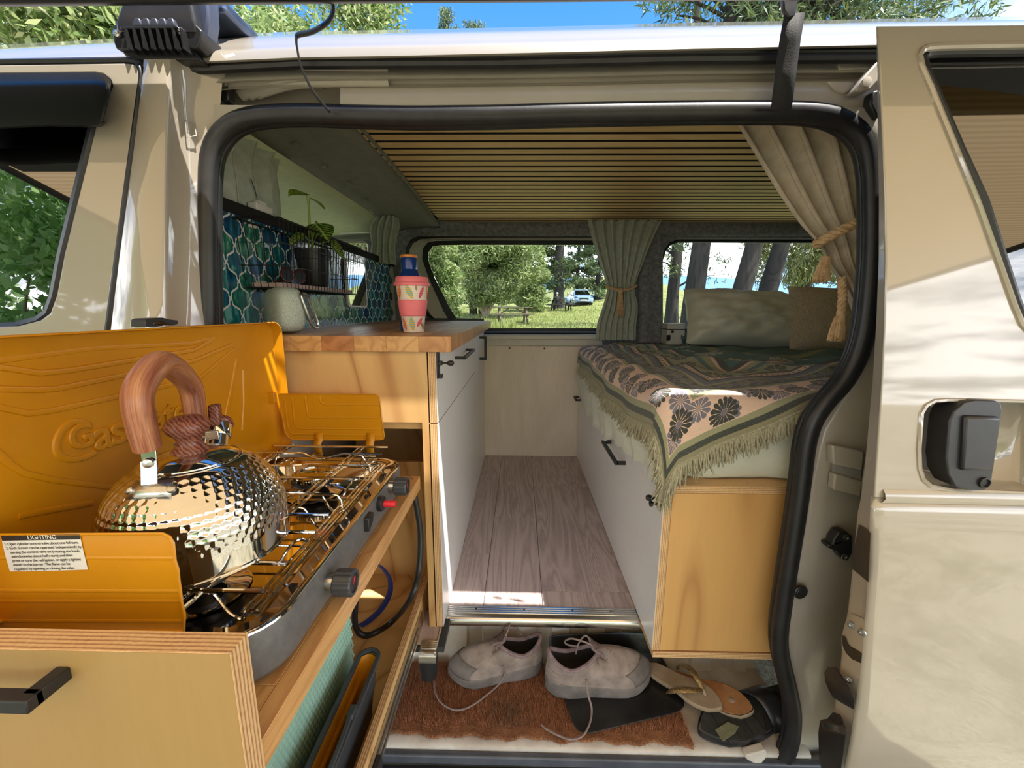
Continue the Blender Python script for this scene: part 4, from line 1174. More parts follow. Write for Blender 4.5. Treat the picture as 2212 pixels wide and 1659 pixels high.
for p0, d, up, L, W, mt, dp in lv:
    p = base + Vector(p0)
    MB().tube(smooth_path([base + Vector((random.uniform(-.01, .01), random.uniform(-.01, .01), -.02)), base + Vector((p0[0]*.4, p0[1]*.4, p0[2]*.7)), p], 4), .0016, 5).build('stem', M_LEAFY, pot)
    leaf(p, d, up, L, W, mt, dp)
# mirror on the tiles
y0_, y1_ = U(744, 600, x=XT)[1], U(787, 600, x=XT)[1]
z1_, z0_ = U(765, 563, x=XT)[2], U(765, 664, x=XT)[2]
mir = thing('wall_mirror', 'small rounded white-framed mirror on the teal tiles', 'mirror', (XT, (y0_+y1_)/2, z0_))
cy_, cz2 = (y0_+y1_)/2, (z0_+z1_)/2
rr1 = rrect(-(y1_-y0_)/2, (y1_-y0_)/2, -(z1_-z0_)/2, (z1_-z0_)/2, .022, 5)
MB().prism([(XT-.0004, cy_+a, cz2+b) for a, b in rr1], (.009, 0, 0)).build('frame', M_WHITEPL, mir, bevel=.0025)
MB().prism([(XT+.0088, cy_+a*.88, cz2+b*.92) for a, b in rr1], (.0008, 0, 0)).build('mirror_glass', pm('mirror_glass', (.72, .76, .72), None, 3, .03, 1.0), mir)
# small white sensor with its cord on the partition rail
pz = U(565, 460, x=XT-.01)
sn = thing('sensor_box', 'small white sensor box on the black rail above the tiles', 'sensor', (XT-.012, pz.y, .256))
MB().box(XT-.022, XT+.004, pz.y-.04, pz.y+.03, .256, .275).build('case', M_WHITEPL, sn, bevel=.003)
MB().box(XT-.018, XT, pz.y-.02, pz.y+.012, .275, .284).build('bracket', M_WHITEPL, sn, bevel=.002)
MB().tube([(XT-.01, pz.y-.01, .284), (XT-.012, pz.y-.016, .31), (XT-.012, pz.y-.028, .335)], .0012, 5).build('cord', M_RUBBER, sn)
# ------------------------------------------------------------------ camp stove
SX0, SX1, SY0, SY1 = -.583, -.262, .352, .888
SZ0, SZ1 = SHZ + .008, -.343
M_YEL = pm('ochre_enamel', S(208, 142, 12), S(198, 132, 10), 6, .36, Coat_Weight=.25, Coat_Roughness=.2)
M_GUN = pm('gunmetal_enamel', S(104, 104, 104), S(92, 92, 93), 90, .45, bump=.05, bscale=400)
M_BASIN = pm('polished_steel_basin', (0.70, 0.67, 0.62), (0.64, 0.61, 0.57), 9, .07, 1.0)
stv = thing('camp_stove', 'two-burner camp stove with raised ochre lid and wind shields on the drawer shelf', 'stove', ((SX0+SX1)/2, (SY0+SY1)/2, SHZ))
def rloop(ins, z, r): return [Vector((x, y, z)) for x, y in rrect(SX0+ins, SX1-ins, SY0+ins, SY1-ins, max(.004, r-ins), 7)]
MB().grid([rloop(.012, SZ0, .06), rloop(.004, SZ0+.002, .06), rloop(0, SZ0+.010, .06), rloop(0, SZ1-.006, .06), rloop(.002, SZ1-.001, .06)], closed=True).build('body', M_GUN, stv, angle=50)
MB().grid([rloop(.0015, SZ1-.003, .06), rloop(.003, SZ1+.001, .06), rloop(.010, SZ1+.002, .06), rloop(.014, SZ1-.002, .06), rloop(.030, SZ1-.004, .062), rloop(.036, SZ1-.010, .062), rloop(.042, SZ1-.030, .064), rloop(.055, SZ1-.036, .08)], closed=True).build('drip_tray', M_BASIN, stv, angle=60)
MB().prism([p for p in rloop(.054, SZ1-.0362, .08)], (0, 0, -.002)).build('tray_floor', M_BASIN, stv)
for y in (.395, .45, .56, .61, .70, .80, .845):
    MB().box(SX1-.027, SX1-.017, y-.004, y+.004, SZ1-.0035, SZ1-.0025).build('vent_slot', M_MATT, stv)
for fx, fy in ((SX0+.05, SY0+.05), (SX1-.05, SY0+.05), (SX0+.05, SY1-.05), (SX1-.05, SY1-.05)):
    MB().lathe([(.012, 0), (.012, .009)], (fx, fy, SHZ+.0005), 14).build('foot', M_RUBBER, stv)
# burners
for k, by in enumerate((.478, .778)):
    bx_ = -.424
    bu = MB().lathe([(.055, SZ1-.034), (.050, SZ1-.032), (.030, SZ1-.026), (.022, SZ1-.016), (.020, SZ1-.010)], (bx_, by, 0), 32).build('burner', M_CHROME, stv)
    MB().lathe([(.020, SZ1-.012), (.040, SZ1-.010), (.043, SZ1-.006), (.041, SZ1-.001), (.030, SZ1)], (bx_, by, 0), 36).build('burner_ring', M_MATT, bu)
    mbx = MB()
    for i in range(48):
        a = 2*PI*i/48
        c0 = Vector((bx_ + .0385*math.cos(a), by + .0385*math.sin(a), SZ1+.003))
        mbx.beam(c0 - Vector((0, 0, .004)), c0 + Vector((0, 0, .005)), .0032, .0032, up=(math.cos(a), math.sin(a), 0))
    mbx.lathe([(.0405, SZ1+.007), (.040, SZ1+.009), (.034, SZ1+.0095), (.0335, SZ1+.007), (.0345, SZ1-.001)], (bx_, by, 0), 40)
    mbx.build('burner_crown', M_BASIN, bu)
# wire grate
GZ = -.314
def wire(name, pts, r=.0026, n=8): return MB().tube(pts, r, n).build(name, M_CHROME, grate)
grate = thing('pan_grate', None, None, (-.42, .62, SZ1-.005)); grate.parent = stv; grate.location -= stv.location
def G(px, py, z=GZ): return U(px, py, z=z)
# cross rods, each at the place where its free end is seen
for (px, py), xl_, wig in (((838, 966), -.565, None), ((824, 981), -.575, 'v'), ((798, 1008), -.572, 'u'), ((777, 1033), -.565, None), ((711, 1112), -.55, None), ((682, 1150), -.53, None), ((619, 1217), -.53, None), ((568, 1277), -.53, None)):
    e = G(px, py)
    y = e.y; x1 = e.x
    if wig == 'v':
        pts = [(xl_, y, GZ), (-.475, y, GZ), (-.445, y-.012, GZ-.006), (-.43, y-.014, GZ-.007), (-.415, y-.012, GZ-.006), (-.385, y, GZ), (x1, y, GZ)]
    elif wig == 'u':
        pts = [(xl_, y, GZ), (-.475, y, GZ), (-.445, y+.010, GZ-.002), (-.425, y+.010, GZ-.002), (-.395, y, GZ), (x1, y, GZ)]
    else: pts = [(xl_, y, GZ), (x1, y, GZ)]
    wire('cross_rod', pts)
e = G(733, 1068); f = G(748, 1104, GZ-.022)
wire('bent_rod', [(-.545, e.y, GZ), (e.x-.012, e.y, GZ), (e.x-.003, e.y, GZ-.002), (e.x+.002, e.y, GZ-.010), (e.x+.004, e.y, SZ1-.004)])
# long carriers, in pairs
for x in (-.372, -.360): wire('long_rod', [(x, .372, GZ-.0055), (x, .50, GZ-.0055), (x, .905, GZ-.0055)])
for x in (-.545, -.533): wire('long_rod', [(x, .372, GZ-.0055), (x, .905, GZ-.0055)])
for x in (-.312, -.304, -.297): wire('rest_rail', [(x, .40, SZ1+.002), (x, .84, SZ1+.002)], .0024)
for y in (.40, .60, .655, .845):
    wire('leg_wire', smooth_path([(-.366, y, GZ-.006), (-.352, y+.006, GZ-.010), (-.340, y+.010, SZ1-.008), (-.326, y+.012, SZ1-.02), (-.315, y+.004, SZ1-.006)], 5), .0022)
    wire('leg_wire', smooth_path([(-.539, y, GZ-.006), (-.545, y-.012, SZ1-.012)], 4), .0022)
for y in (.52, .735, .83):
    wire('leg_wire', smooth_path([(-.345, y, SZ1-.02), (-.335, y+.012, SZ1-.002), (-.325, y+.018, SZ1+.006), (-.318, y+.03, SZ1-.004)], 5), .0022)
wire('under_rod', [(-.53, .70, SZ1-.012), (-.33, .70, SZ1-.012)], .0018)
wire('under_rod', [(-.53, .55, SZ1-.012), (-.33, .55, SZ1-.012)], .0018)
# knobs, igniter and clip on the front rail
def knob(px, py, nm):
    c = U(px, py, x=SX1 + .02)
    k = MB().lathe([(.010, -.018), (.010, -.004), (.009, -.002)], (SX1+.018, c.y, c.z), 16, (1, 0, 0)).build('valve_stem', M_STEEL, stv)
    n = 60; prof = ((.0155, 0), (.0175, .002), (.0175, .024), (.016, .026), (.013, .0262), (.0125, .0235), (0, .0235))
    mbk = MB()
    rows = []
    for r_, h in prof:
        rows.append([Vector((SX1+.012+h, c.y + (r_*(1+.05*(1 if i % 4 < 2 and r_ > .015 else 0)))*math.cos(2*PI*i/n), c.z + (r_*(1+.05*(1 if i % 4 < 2 and r_ > .015 else 0)))*math.sin(2*PI*i/n))) for i in range(n)])
    kb_ = mbk.grid(rows, closed=True).build(nm, M_DGREY, stv, angle=30)
    MB().lathe([(.0115, 0), (.0115, .0008), (0, .0009)], (SX1+.0360, c.y, c.z), 20, (1, 0, 0)).build('knob_face', M_MATT, kb_)
    MB().prism([(SX1+.0369, c.y-.002, c.z-.002), (SX1+.0369, c.y+.006, c.z+.006), (SX1+.0369, c.y+.001, c.z+.008)], (.0004, 0, 0)).build('knob_mark', M_REDP, kb_)
M_REDP = pm('red_plastic', S(228, 40, 56), None, 20, .4)
M_DIALW = M_WHITEPL
knob(862, 1050, 'gas_knob'); knob(738, 1258, 'gas_knob')
c = U(832, 1088, x=SX1+.012)
MB().lathe([(.013, 0), (.0145, .003), (.0145, .009), (.012, .011), (.005, .012)], (SX1-.001, c.y, c.z), 24, (1, 0, 0)).build('igniter_collar', M_BLACK, stv)
MB().lathe([(.0062, 0), (.0062, .022), (.005, .024), (0, .024)], (SX1+.008, c.y, c.z), 18, (1, 0, 0)).build('igniter_button', M_REDP, stv)
c = U(797, 1125, x=SX1+.004)
MB().prism([(SX1-.002, c.y-.013, c.z+.011), (SX1-.002, c.y+.013, c.z+.011), (SX1-.002, c.y+.008, c.z-.004), (SX1-.002, c.y-.013, c.z-.014)], (.011, 0, 0)).build('lid_catch', M_BLACK, stv, bevel=.002)
# the raised lid
XL = -.578
LZ0, LZ1 = -.330, -.031
LY0, LY1 = .318, .925
M_LID = M_YEL
lid = thing('lid', None, None, (XL, .62, LZ0)); lid.parent = stv; lid.location -= stv.location
def lloop(ins, x, r): return [Vector((x, y, z)) for y, z in rrect(LY0+ins, LY1-ins, LZ0+ins, LZ1-ins, max(.004, r), 6)]
MB().grid([lloop(0, XL+.030, .026), lloop(.0015, XL+.0305, .026), lloop(.002, XL+.028, .026), lloop(.004, XL+.010, .026), lloop(.022, XL+.002, .022), lloop(.034, XL, .016), lloop(.05, XL, .01), lloop(.12, XL, .01)], closed=True).build('lid_shell', M_LID, lid, angle=50)
MB().prism(lloop(.115, XL+.0002, .01), (-.002, 0, 0)).build('lid_centre', M_LID, lid)
MB().grid([lloop(0, XL+.030, .026), lloop(-.0008, XL+.028, .026), lloop(.003, XL-.004, .026), lloop(.02, XL-.010, .022), lloop(.13, XL-.010, .01)], closed=True).build('lid_back', M_LID, lid, angle=50)
MB().prism(lloop(.125, XL-.0102, .01), (0.001, 0, 0)).build('lid_back_centre', M_LID, lid)
def L(px, py, off=.0): return U(px, py, x=XL+off)
emb = [[(-260, 830), (0, 778), (200, 752), (410, 742), (462, 730)], [(-260, 860), (0, 793), (85, 806), (150, 800), (420, 756), (462, 732)], [(-260, 850), (0, 840), (80, 842), (120, 840), (420, 779), (500, 745)],
       [(-200, 900), (0, 880), (60, 893), (110, 887), (430, 818), (505, 754)], [(0, 990), (50, 1022), (110, 1036), (260, 1055)], [(483, 920), (500, 840), (512, 775)], [(524, 930), (528, 870), (526, 800)], [(40, 1115), (120, 1100), (200, 1086)], [(-60, 960), (-10, 975), (20, 998)]]
for pl in emb:
    MB().tube([L(*p) for p in pl], .0042, 8, flat=.6, up=(1, 0, 0)).build('embossed_line', M_LID, lid)
t0 = L(150, 985); t1 = L(440, 903)
text_part('embossed_lettering', 'asmate', M_LID, lid, L(203, 974, .0), (0, 1, 0), (0, 0, 1), .060, .0022, .0016, spacing=.92)
text_part('embossed_initial', 'G', M_LID, lid, L(148, 975, .0), (0, 1, 0), (0, 0, 1), .044, .0022, .0016)
arc = [L(px, py) for px, py in ((190, 918), (160, 910), (134, 928), (121, 955), (124, 980), (145, 992), (175, 990), (205, 978))]
MB().tube(smooth_path(arc, 5), .0046, 8, flat=.7, up=(1, 0, 0)).build('embossed_mark', M_LID, lid)
# latch on the lid's upper edge
lp_ = [(314, 706), (314, 691), (322, 688), (352, 686), (366, 690), (384, 692), (386, 699), (376, 703), (362, 700), (350, 694), (332, 696), (332, 701), (352, 700), (354, 704), (340, 706)]
MB().prism([U(px, py, x=XL+.030) for px, py in lp_], (-.022, 0, 0)).build('lid_latch', M_BLACK, lid, bevel=.0015)
# side shields
def shield(y, pts, name, ribs):
    s_ = MB().prism([U(px, py, y=y) for px, py in pts], (0, .0016, 0)).build(name, M_YEL, stv, bevel=.0006, seg=1)
    MB().tube([U(px, py, y=y) for px, py in pts], .0016, 6, closed=True).build('rolled_edge', M_YEL, s_)
    for rb in ribs:
        MB().tube([U(px, py, y=y+.0006) for px, py in rb], .003, 8, flat=.35, up=(0, 1, 0)).build('pressed_rib', M_YEL, s_)
    return s_
fs = shield(.900, [(602, 853), (606, 851), (810, 852), (818, 856), (821, 866), (824, 900), (830, 942), (828, 948), (820, 950), (636, 950), (624, 946), (616, 934), (608, 890)], 'side_shield',
            [[(630, 858), (636, 915), (644, 926), (822, 927)], [(658, 856), (664, 895), (672, 902), (822, 902)], [(690, 855), (692, 868), (702, 874), (820, 874)], [(614, 862), (622, 925), (632, 938), (826, 940)]])
nsp = [(-260, 1160), (0, 1155), (352, 1153), (366, 1160), (374, 1174), (378, 1212), (384, 1230), (386, 1252), (390, 1280), (392, 1300), (398, 1325), (398, 1362), (-260, 1362)]
ns = shield(.366, nsp, 'side_shield', [[(-260, 1205), (0, 1204), (377, 1206)], [(-260, 1274), (0, 1275), (388, 1277)], [(-260, 1298), (390, 1298)], [(-260, 1340), (396, 1341)]])
for px in (690, 802):
    p0 = U(px, 946, y=.899); p1 = U(px-2, 972, y=.886)
    MB().grid([[p0 + Vector((dx_, 0, .012)) for dx_ in (-.010, .010)], [p0 + Vector((dx_, -.004, -.004)) for dx_ in (-.010, .010)], [p0 + Vector((dx_, -.012, -.010)) for dx_ in (-.009, .009)], [p1 + Vector((dx_, 0, -.01)) for dx_ in (-.009, .009)]]).build('shield_bracket', M_YEL, stv, solid=.002)
    MB().tube([p1 + Vector((-.013, -.002, -.012)), p1 + Vector((.013, -.002, -.012))], .004, 8).build('bracket_pin', M_CHROME, stv)
hpv = U(588, 858, y=.905)
MB().box(hpv.x-.012, hpv.x+.012, .893, .905, hpv.z-.012, hpv.z+.012).build('shield_hinge', M_YEL, stv, bevel=.002)
# instruction label on the near shield
lc = [U(px, py, y=.3652) for px, py in ((2, 1156), (172, 1152), (178, 1180), (190, 1230), (100, 1233), (22, 1234), (12, 1200))]
M_PAPER = pm('label_white', (0.80, 0.79, 0.75), (0.74, 0.73, 0.69), 30, .5)
lab = MB().prism(lc, (0, -.0003, 0)).build('instruction_label', M_PAPER, stv, label='white lighting instruction label')
MB().prism([U(px, py, y=.3648) for px, py in ((2, 1157), (172, 1153), (174, 1165), (5, 1168))], (0, -.0002, 0)).build('label_band', M_MATT, lab)
def lpt(px, py): return U(px, py, y=.3643)
xd = lpt(172, 1152) - lpt(2, 1156)
M_INK = pm('black_ink', (0.02, 0.02, 0.02), None, 20, .6)
pxm = (lpt(1, 1200)-lpt(0, 1200)).length
text_part('label_heading', 'LIGHTING', M_PAPER, lab, lpt(60, 1165.5), xd, (0, 0, 1), pxm*13.5, .0001)
for i, (px, ln) in enumerate(((9, '1. Open cylinder control valve about one full turn.'), (13, '2. Each burner can be operated independently by'), (22, 'turning the control valve on (rotating the knob'),
                              (25, 'anti-clockwise about half a turn) and then'), (27, 'press or turn the red igniter, or apply a lighted'), (29, 'match to the burner. The flame can be'), (31, 'regulated by opening or closing the valve.'))):
    text_part('label_line', ln, M_INK, lab, lpt(px, 1178.5 + i*9.0 - px*.02), xd, (0, 0, 1), pxm*8.6, .00005, spacing=.93 if i != 1 else .96)

# ------------------------------------------------------------------ whistling kettle
KX, KY, KR = -.415, .478, .099
KZ = GZ + .003
M_STEEL2 = pm('bracket_steel', (0.60, 0.58, 0.55), (0.5, 0.49, 0.47), 30, .12, 1.0)
ket = thing('kettle', 'hammered steel whistling kettle with wood-grain handle on the near stove burner', 'kettle', (KX, KY, KZ))
M_HAM = pm('hammered_steel', (0.64, 0.62, 0.585), (0.58, 0.56, 0.53), 14, .07, 1.0)
prof = [(.086, 0), (.0965, .002), (.0985, .006), (.099, .012), (.0990, .048), (.0975, .060), (.094, .073), (.088, .087), (.080, .099), (.070, .1095), (.060, .117), (.0535, .1205)]
# fine profile with rows of hammered dimples pressed into the dome
pp = smooth_path([Vector((r_, 0, h)) for r_, h in prof], 14)
n = 520
rows = []
acc = [0]
for i in range(1, len(pp)): acc.append(acc[-1] + (pp[i]-pp[i-1]).length)
PR = .0086                                        # spacing of dimple rows
s_lo, s_hi = acc[3*14] + .022, acc[-1] - .006
nr = int((s_hi - s_lo)/PR)
acc_a = np.array(acc); rad_a = np.array([p.x for p in pp])
A_ = np.arange(n)*2*np.pi/n
for i, p in enumerate(pp):
    tn_ = (pp[min(i+1, len(pp)-1)] - pp[max(i-1, 0)]).normalized()
    nx_, nz_ = tn_.z, -tn_.x
    d = np.zeros(n)
    for j in range(nr):
        sc_ = s_lo + (j+.5)*PR
        dv = (acc[i] - sc_)
        if abs(dv) > PR*.75: continue
        rj = float(np.interp(sc_, acc_a, rad_a))
        k_ = max(8, int(2*np.pi*rj/.0100))
        off = .5*(j % 2)
        du = ((A_*k_/(2*np.pi) + off) % 1 - .5)*(2*np.pi*rj/k_)
        q2 = (du/.0052)**2 + (dv/.0052)**2
        d = np.maximum(d, np.clip(1 - q2, 0, 1)**1.0)
    r_ = p.x - d*.00095*nx_
    z_ = p.z - d*.00095*nz_
    rows.append([(KX + float(r_[k])*math.cos(A_[k]), KY + float(r_[k])*math.sin(A_[k]), KZ + float(z_[k])) for k in range(n)])
MB().grid(rows, closed=True).build('body', M_HAM, ket, angle=180, fix=True)
MB().lathe([(0, -.001), (.086, -.001), (.0965, .001), (.0995, .003), (.0995, .0055), (.098, .006)], (KX, KY, KZ), 64).build('base_rim', M_CHROME, ket, angle=40)
MB().lathe([(.0542, .1195), (.0545, .1215), (.053, .1225), (.050, .1218), (.0498, .123), (.040, .129), (.025, .1325), (0, .1335)], (KX, KY, KZ), 64).build('lid', M_CHROME, ket, angle=35)
def turned(name, a, b, sc):
    m, t, bs = new_mat(name)
    v = coords(t, (1, 1, 1))
    wv = t.nodes.new('ShaderNodeTexWave'); wv.wave_type = 'BANDS'; wv.bands_direction = 'DIAGONAL'
    wv.inputs['Scale'].default_value = sc; wv.inputs['Distortion'].default_value = 5; wv.inputs['Detail'].default_value = 3; wv.inputs['Detail Scale'].default_value = 1.6
    t.links.new(v, wv.inputs[0])
    t.links.new(ramp_n(t, wv.outputs['Fac'], ((.2, b), (.55, a))), bs.inputs['Base Color']); setp(bs, Roughness=.35)
    return m
M_TURN = turned('wood_grain_knob', S(142, 84, 66), S(84, 44, 36), 90)
m, t, bs = new_mat('wood_grain_handle')
uvn = t.nodes.new('ShaderNodeUVMap')
mp = t.nodes.new('ShaderNodeMapping'); mp.inputs['Scale'].default_value = (26, 2.2, 1); t.links.new(uvn.outputs[0], mp.inputs[0])
fn = noise(t, mp.outputs[0], 3.0, 4, .65, .8)
mp2 = t.nodes.new('ShaderNodeMapping'); mp2.inputs['Scale'].default_value = (3, .8, 1); t.links.new(uvn.outputs[0], mp2.inputs[0])
bn = noise(t, mp2.outputs[0], 2.2, 2, .5)
f = math_n(t, 'MULTIPLY_ADD', bn, .7, math_n(t, 'MULTIPLY', fn, .6))
t.links.new(ramp_n(t, f, ((.44, S(84, 42, 30)), (.56, S(138, 80, 56)), (.70, S(168, 112, 80)), (.84, S(190, 142, 104)))), bs.inputs['Base Color']); setp(bs, Roughness=.38)
M_HAND = m
kb0 = Vector((KX, KY, KZ))
MB().lathe([(.020, .132), (.0195, .135), (.0145, .140), (.0125, .147), (.0155, .153), (.0215, .158), (.0240, .164), (.0225, .171), (.015, .177), (0, .1785)], kb0, 28).build('lid_knob', M_TURN, ket, angle=60)
# handle
A = U(326, 1000, y=.420); B = U(424, 925, y=.545)
hd = (B - A); hd.z = 0
mid0 = (A+B)/2
topz = U(345, 785, y=.475).z
hl = hd.normalized()
Lh = hd.length
pts = [A + Vector((0, 0, .018)) - hl*.002, A - hl*.006 + Vector((0, 0, .045)), A - hl*.004 + Vector((0, 0, .078)), A + hl*Lh*.18 + Vector((0, 0, topz-A.z-.008)), A + hl*Lh*.46 + Vector((0, 0, topz-A.z)), A + hl*Lh*.76 + Vector((0, 0, topz-A.z-.016)), B + hl*.000 + Vector((0, 0, .060)), B + hl*.004 + Vector((0, 0, .030)), B + hl*.002 + Vector((0, 0, .010))]
hp_ = smooth_path(pts, 6)
nn_ = 18; rows = []; uvs = []
perp = hl.cross(Vector((0, 0, 1))).normalized()
acc = 0
for i, p in enumerate(hp_):
    if i: acc += (p - hp_[i-1]).length
    d = (hp_[min(i+1, len(hp_)-1)] - hp_[max(i-1, 0)]).normalized()
    q_ = d.cross(perp).normalized()
    rad = .0128 + .0022*math.sin(PI*i/(len(hp_)-1))
    rows.append([p + perp*(rad*math.cos(2*PI*k/nn_)) + q_*(rad*math.sin(2*PI*k/nn_)) for k in range(nn_+1)])
    for k in range(nn_+1): uvs.append((k/nn_, acc/.25))
hm = MB().grid(rows)
o = len(hm.v)
hm.f.append(tuple(range(nn_-1, -1, -1))); hm.f.append(tuple((len(rows)-1)*(nn_+1)+k for k in range(nn_)))
hm.build('handle', M_HAND, ket, uvs=uvs, angle=50)
# steel straps that carry it
for P, s_, zb_ in ((A, -1, -.022), (B, 1, -.018)):
    MB().beam(P + Vector((0, 0, .020)), P + Vector((0, 0, -.002)) + hl*s_*.002, .014, .003, up=hl).build('handle_strap', M_STEEL2, ket, bevel=.0008)
    MB().beam(P + Vector((0, 0, .004)) + hl*s_*.003, P + hl*s_*.010 + Vector((0, 0, zb_)), .0155, .003, up=hl).build('handle_bracket', M_STEEL2, ket, bevel=.0008)
    MB().lathe([(.0058, 0), (.005, .003), (.002, .0042), (0, .0044)], P + hl*s_*.005 + Vector((0, 0, .002)), 14, hl*s_).build('pivot_rivet', M_STEEL, ket)
    foot = P + hl*s_*.016 + Vector((0, 0, zb_-.008))
    out = Vector((foot.x-KX, foot.y-KY, 0)).normalized()
    tang = Vector((-out.y, out.x, 0))
    fr_ = []
    for k in range(5):
        a = (k-2)/2*.30
        rr_ = math.hypot(foot.x-KX, foot.y-KY)
        d2 = out*math.cos(a) + tang*math.sin(a)
        fr_.append(d2)
    rows = []
    for dr_, dz_ in ((-.010, .0105), (-.002, .0045), (.004, -.002)):
        rows.append([Vector((KX, KY, foot.z)) + d2*(rr_ + dr_) + Vector((0, 0, dz_ - (0.004*abs(i-2)/2 if dr_ > 0 else 0))) for i, d2 in enumerate(fr_)])
    MB().grid(rows).build('bracket_foot', M_STEEL, ket, solid=.0025, angle=60)
    for i in (0, 4):
        c = Vector((KX, KY, foot.z)) + fr_[i]*(rr_*.985) + Vector((0, 0, .003))
        MB().lathe([(.005, 0), (.0042, .0025), (.0015, .0035), (0, .0036)], c, 12, (fr_[i].x, fr_[i].y, 1.1)).build('rivet', M_STEEL, ket)
# spout with its whistle
sd_ = Vector((hl.x, hl.y, 0))
s0 = Vector((KX, KY, KZ+.088)) + sd_*.062
s1 = s0 + sd_*.036 + Vector((0, 0, .034))
MB().tube([s0, s0.lerp(s1, .6), s1], [.019, .0165, .0155], 20).build('spout', M_CHROME, ket)
ax_ = (s1-s0).normalized()
whp = U(455, 930, y=s1.y)
MB().lathe([(.0165, 0), (.0175, .002), (.0175, .018), (.0165, .020), (0, .0205)], s1 - ax_*.002, 24, ax_).build('whistle_cap', M_CHROME, ket)
MB().lathe([(.0172, .0), (.0185, .003), (.016, .010), (0, .013)], s1 + ax_*.018, 22, ax_).build('whistle_top', M_TURN, ket)
q0 = s1 + ax_*.020 + sd_*-.010 + Vector((0, 0, .004))
MB().prism([q0 + sd_*a + Vector((0, 0, b)) + perp*-.007 for a, b in ((-.008, -.012), (.010, -.006), (.006, .014), (.008, .030), (-.008, .031), (-.012, .010))], perp*.014).build('whistle_lever', M_TURN, ket, bevel=.003)
MB().beam(s1 - sd_*.018 + Vector((0, 0, -.012)), s1 - sd_*.020 + Vector((0, 0, .014)), .016, .004, up=sd_).build('lever_bracket', M_STEEL, ket, bevel=.001)
# ------------------------------------------------------------------ bed box, mattress, blanket
BX, BY, BZT = .345, .893, -.418                # left face, near face, top of the box
MT = -.195                                     # mattress top
bed = thing('bed_box', 'birch plywood bed base with a white side along the aisle', 'bed base', (.9, 1.6, -.87))
sp_ = MB().box(BX, BX+.018, BY, 2.28, -.853, BZT).build('side_panel', M_PLYE_X, bed)
MB().box(BX-.0008, BX+.0004, BY+.0005, 2.28, -.8535, BZT).build('white_face', M_WHITE, sp_)
MB().box(BX+.019, 1.84, BY, BY+.018, -.853, BZT-.006).build('end_panel', M_PLYZ, bed, bevel=.0006, seg=1)
MB().box(BX+.001, 1.84, BY-.003, 2.28, -.872, -.8545).build('bottom_board', M_PLYE_Z, bed, bevel=.0006, seg=1)
MB().box(BX+.003, 1.84, BY-.002, 2.28, BZT-.005, BZT+.014).build('top_board', M_PLYE_Z, bed, bevel=.0006, seg=1)
a = U(1320, 964, x=BX); b = U(1352, 990, x=BX)
dhandle('handle', (BX, a.y, (a.z+b.z)/2), (BX, b.y, (a.z+b.z)/2), sp_, stand=(-.030, 0, 0), w=.011, h=.011)
a = U(1254, 862, x=BX); dhandle('handle', (BX, a.y+.05, a.z), (BX, a.y-.03, a.z), sp_, stand=(-.028, 0, 0), w=.010, h=.010)
lp = U(1425, 1078, x=BX)
MB().box(BX-.004, BX, BY+.004, BY+.034, lp.z-.016, lp.z+.022).build('latch', M_MATT, sp_, bevel=.001)
MB().lathe([(.0028, 0), (.0028, .016), (.006, .020), (.0078, .026), (.006, .033), (0, .035)], (BX-.003, BY+.018, lp.z+.008), 14, (-1, 0, 0)).build('latch_knob', M_MATT, sp_)
MB().lathe([(.004, 0), (.004, .014), (.007, .016), (.007, .022), (0, .024)], (BX-.003, BY+.024, lp.z-.010), 14, (-1, 0, 0)).build('latch_knob', M_MATT, sp_)
M_SHEET = pm('pale_sage_sheet', S(222, 224, 208), S(210, 212, 196), 14, .9, bump=.25, bscale=700, Sheen_Weight=.2)
mat_ = thing('mattress', 'mattress in a pale sage sheet on the bed box', 'mattress', (1.1, 1.55, BZT+.015))
def wr(x, y, s=1.0):
    return s*(.004*math.sin(x*31+y*17) + .003*math.sin(x*57-y*23+1.3) + .002*math.sin(x*11+y*71))
rows = []
mx0, mx1, my0, my1, mz0 = .352, 1.86, .907, 2.27, BZT+.016
for k, (ins, z) in enumerate(((.03, mz0), (.008, mz0+.012), (0, mz0+.05), (-.004, mz0+.11), (0, mz0+.17), (.012, MT-.02), (.035, MT-.004), (.08, MT-.001), (.3, MT))):
    lp_ = rrect(mx0+ins, mx1-ins, my0+ins, my1-ins, .06, 8)
    # densify the long sides
    L_ = []
    for i in range(len(lp_)):
        p, q_ = lp_[i], lp_[(i+1) % len(lp_)]
        d = math.dist(p, q_); m_ = max(1, int(d/.04))
        for j in range(m_): L_.append((lerp(p[0], q_[0], j/m_), lerp(p[1], q_[1], j/m_)))
    rows.append([L_, z])
nmin = max(len(r[0]) for r in rows)
def resample(L_, n):
    P = np.array(L_ + [L_[0]]); d = np.r_[0, np.cumsum(np.hypot(*np.diff(P, axis=0).T))]
    u = np.linspace(0, d[-1], n, endpoint=False)
    return np.c_[np.interp(u, d, P[:, 0]), np.interp(u, d, P[:, 1])]
ms = []
for L_, z in rows:
    Q = resample(L_, 170)
    ms.append([Vector((x + wr(z*6, y, .8), y + .5*wr(x, z*9, 1.6) , z + wr(x, y, .35))) for x, y in Q])
mm = MB().grid(ms, closed=True); mm.f.append(tuple(range(len(mm.v)-170, len(mm.v))))
mm.build('mattress_body', M_SHEET, mat_, angle=180)
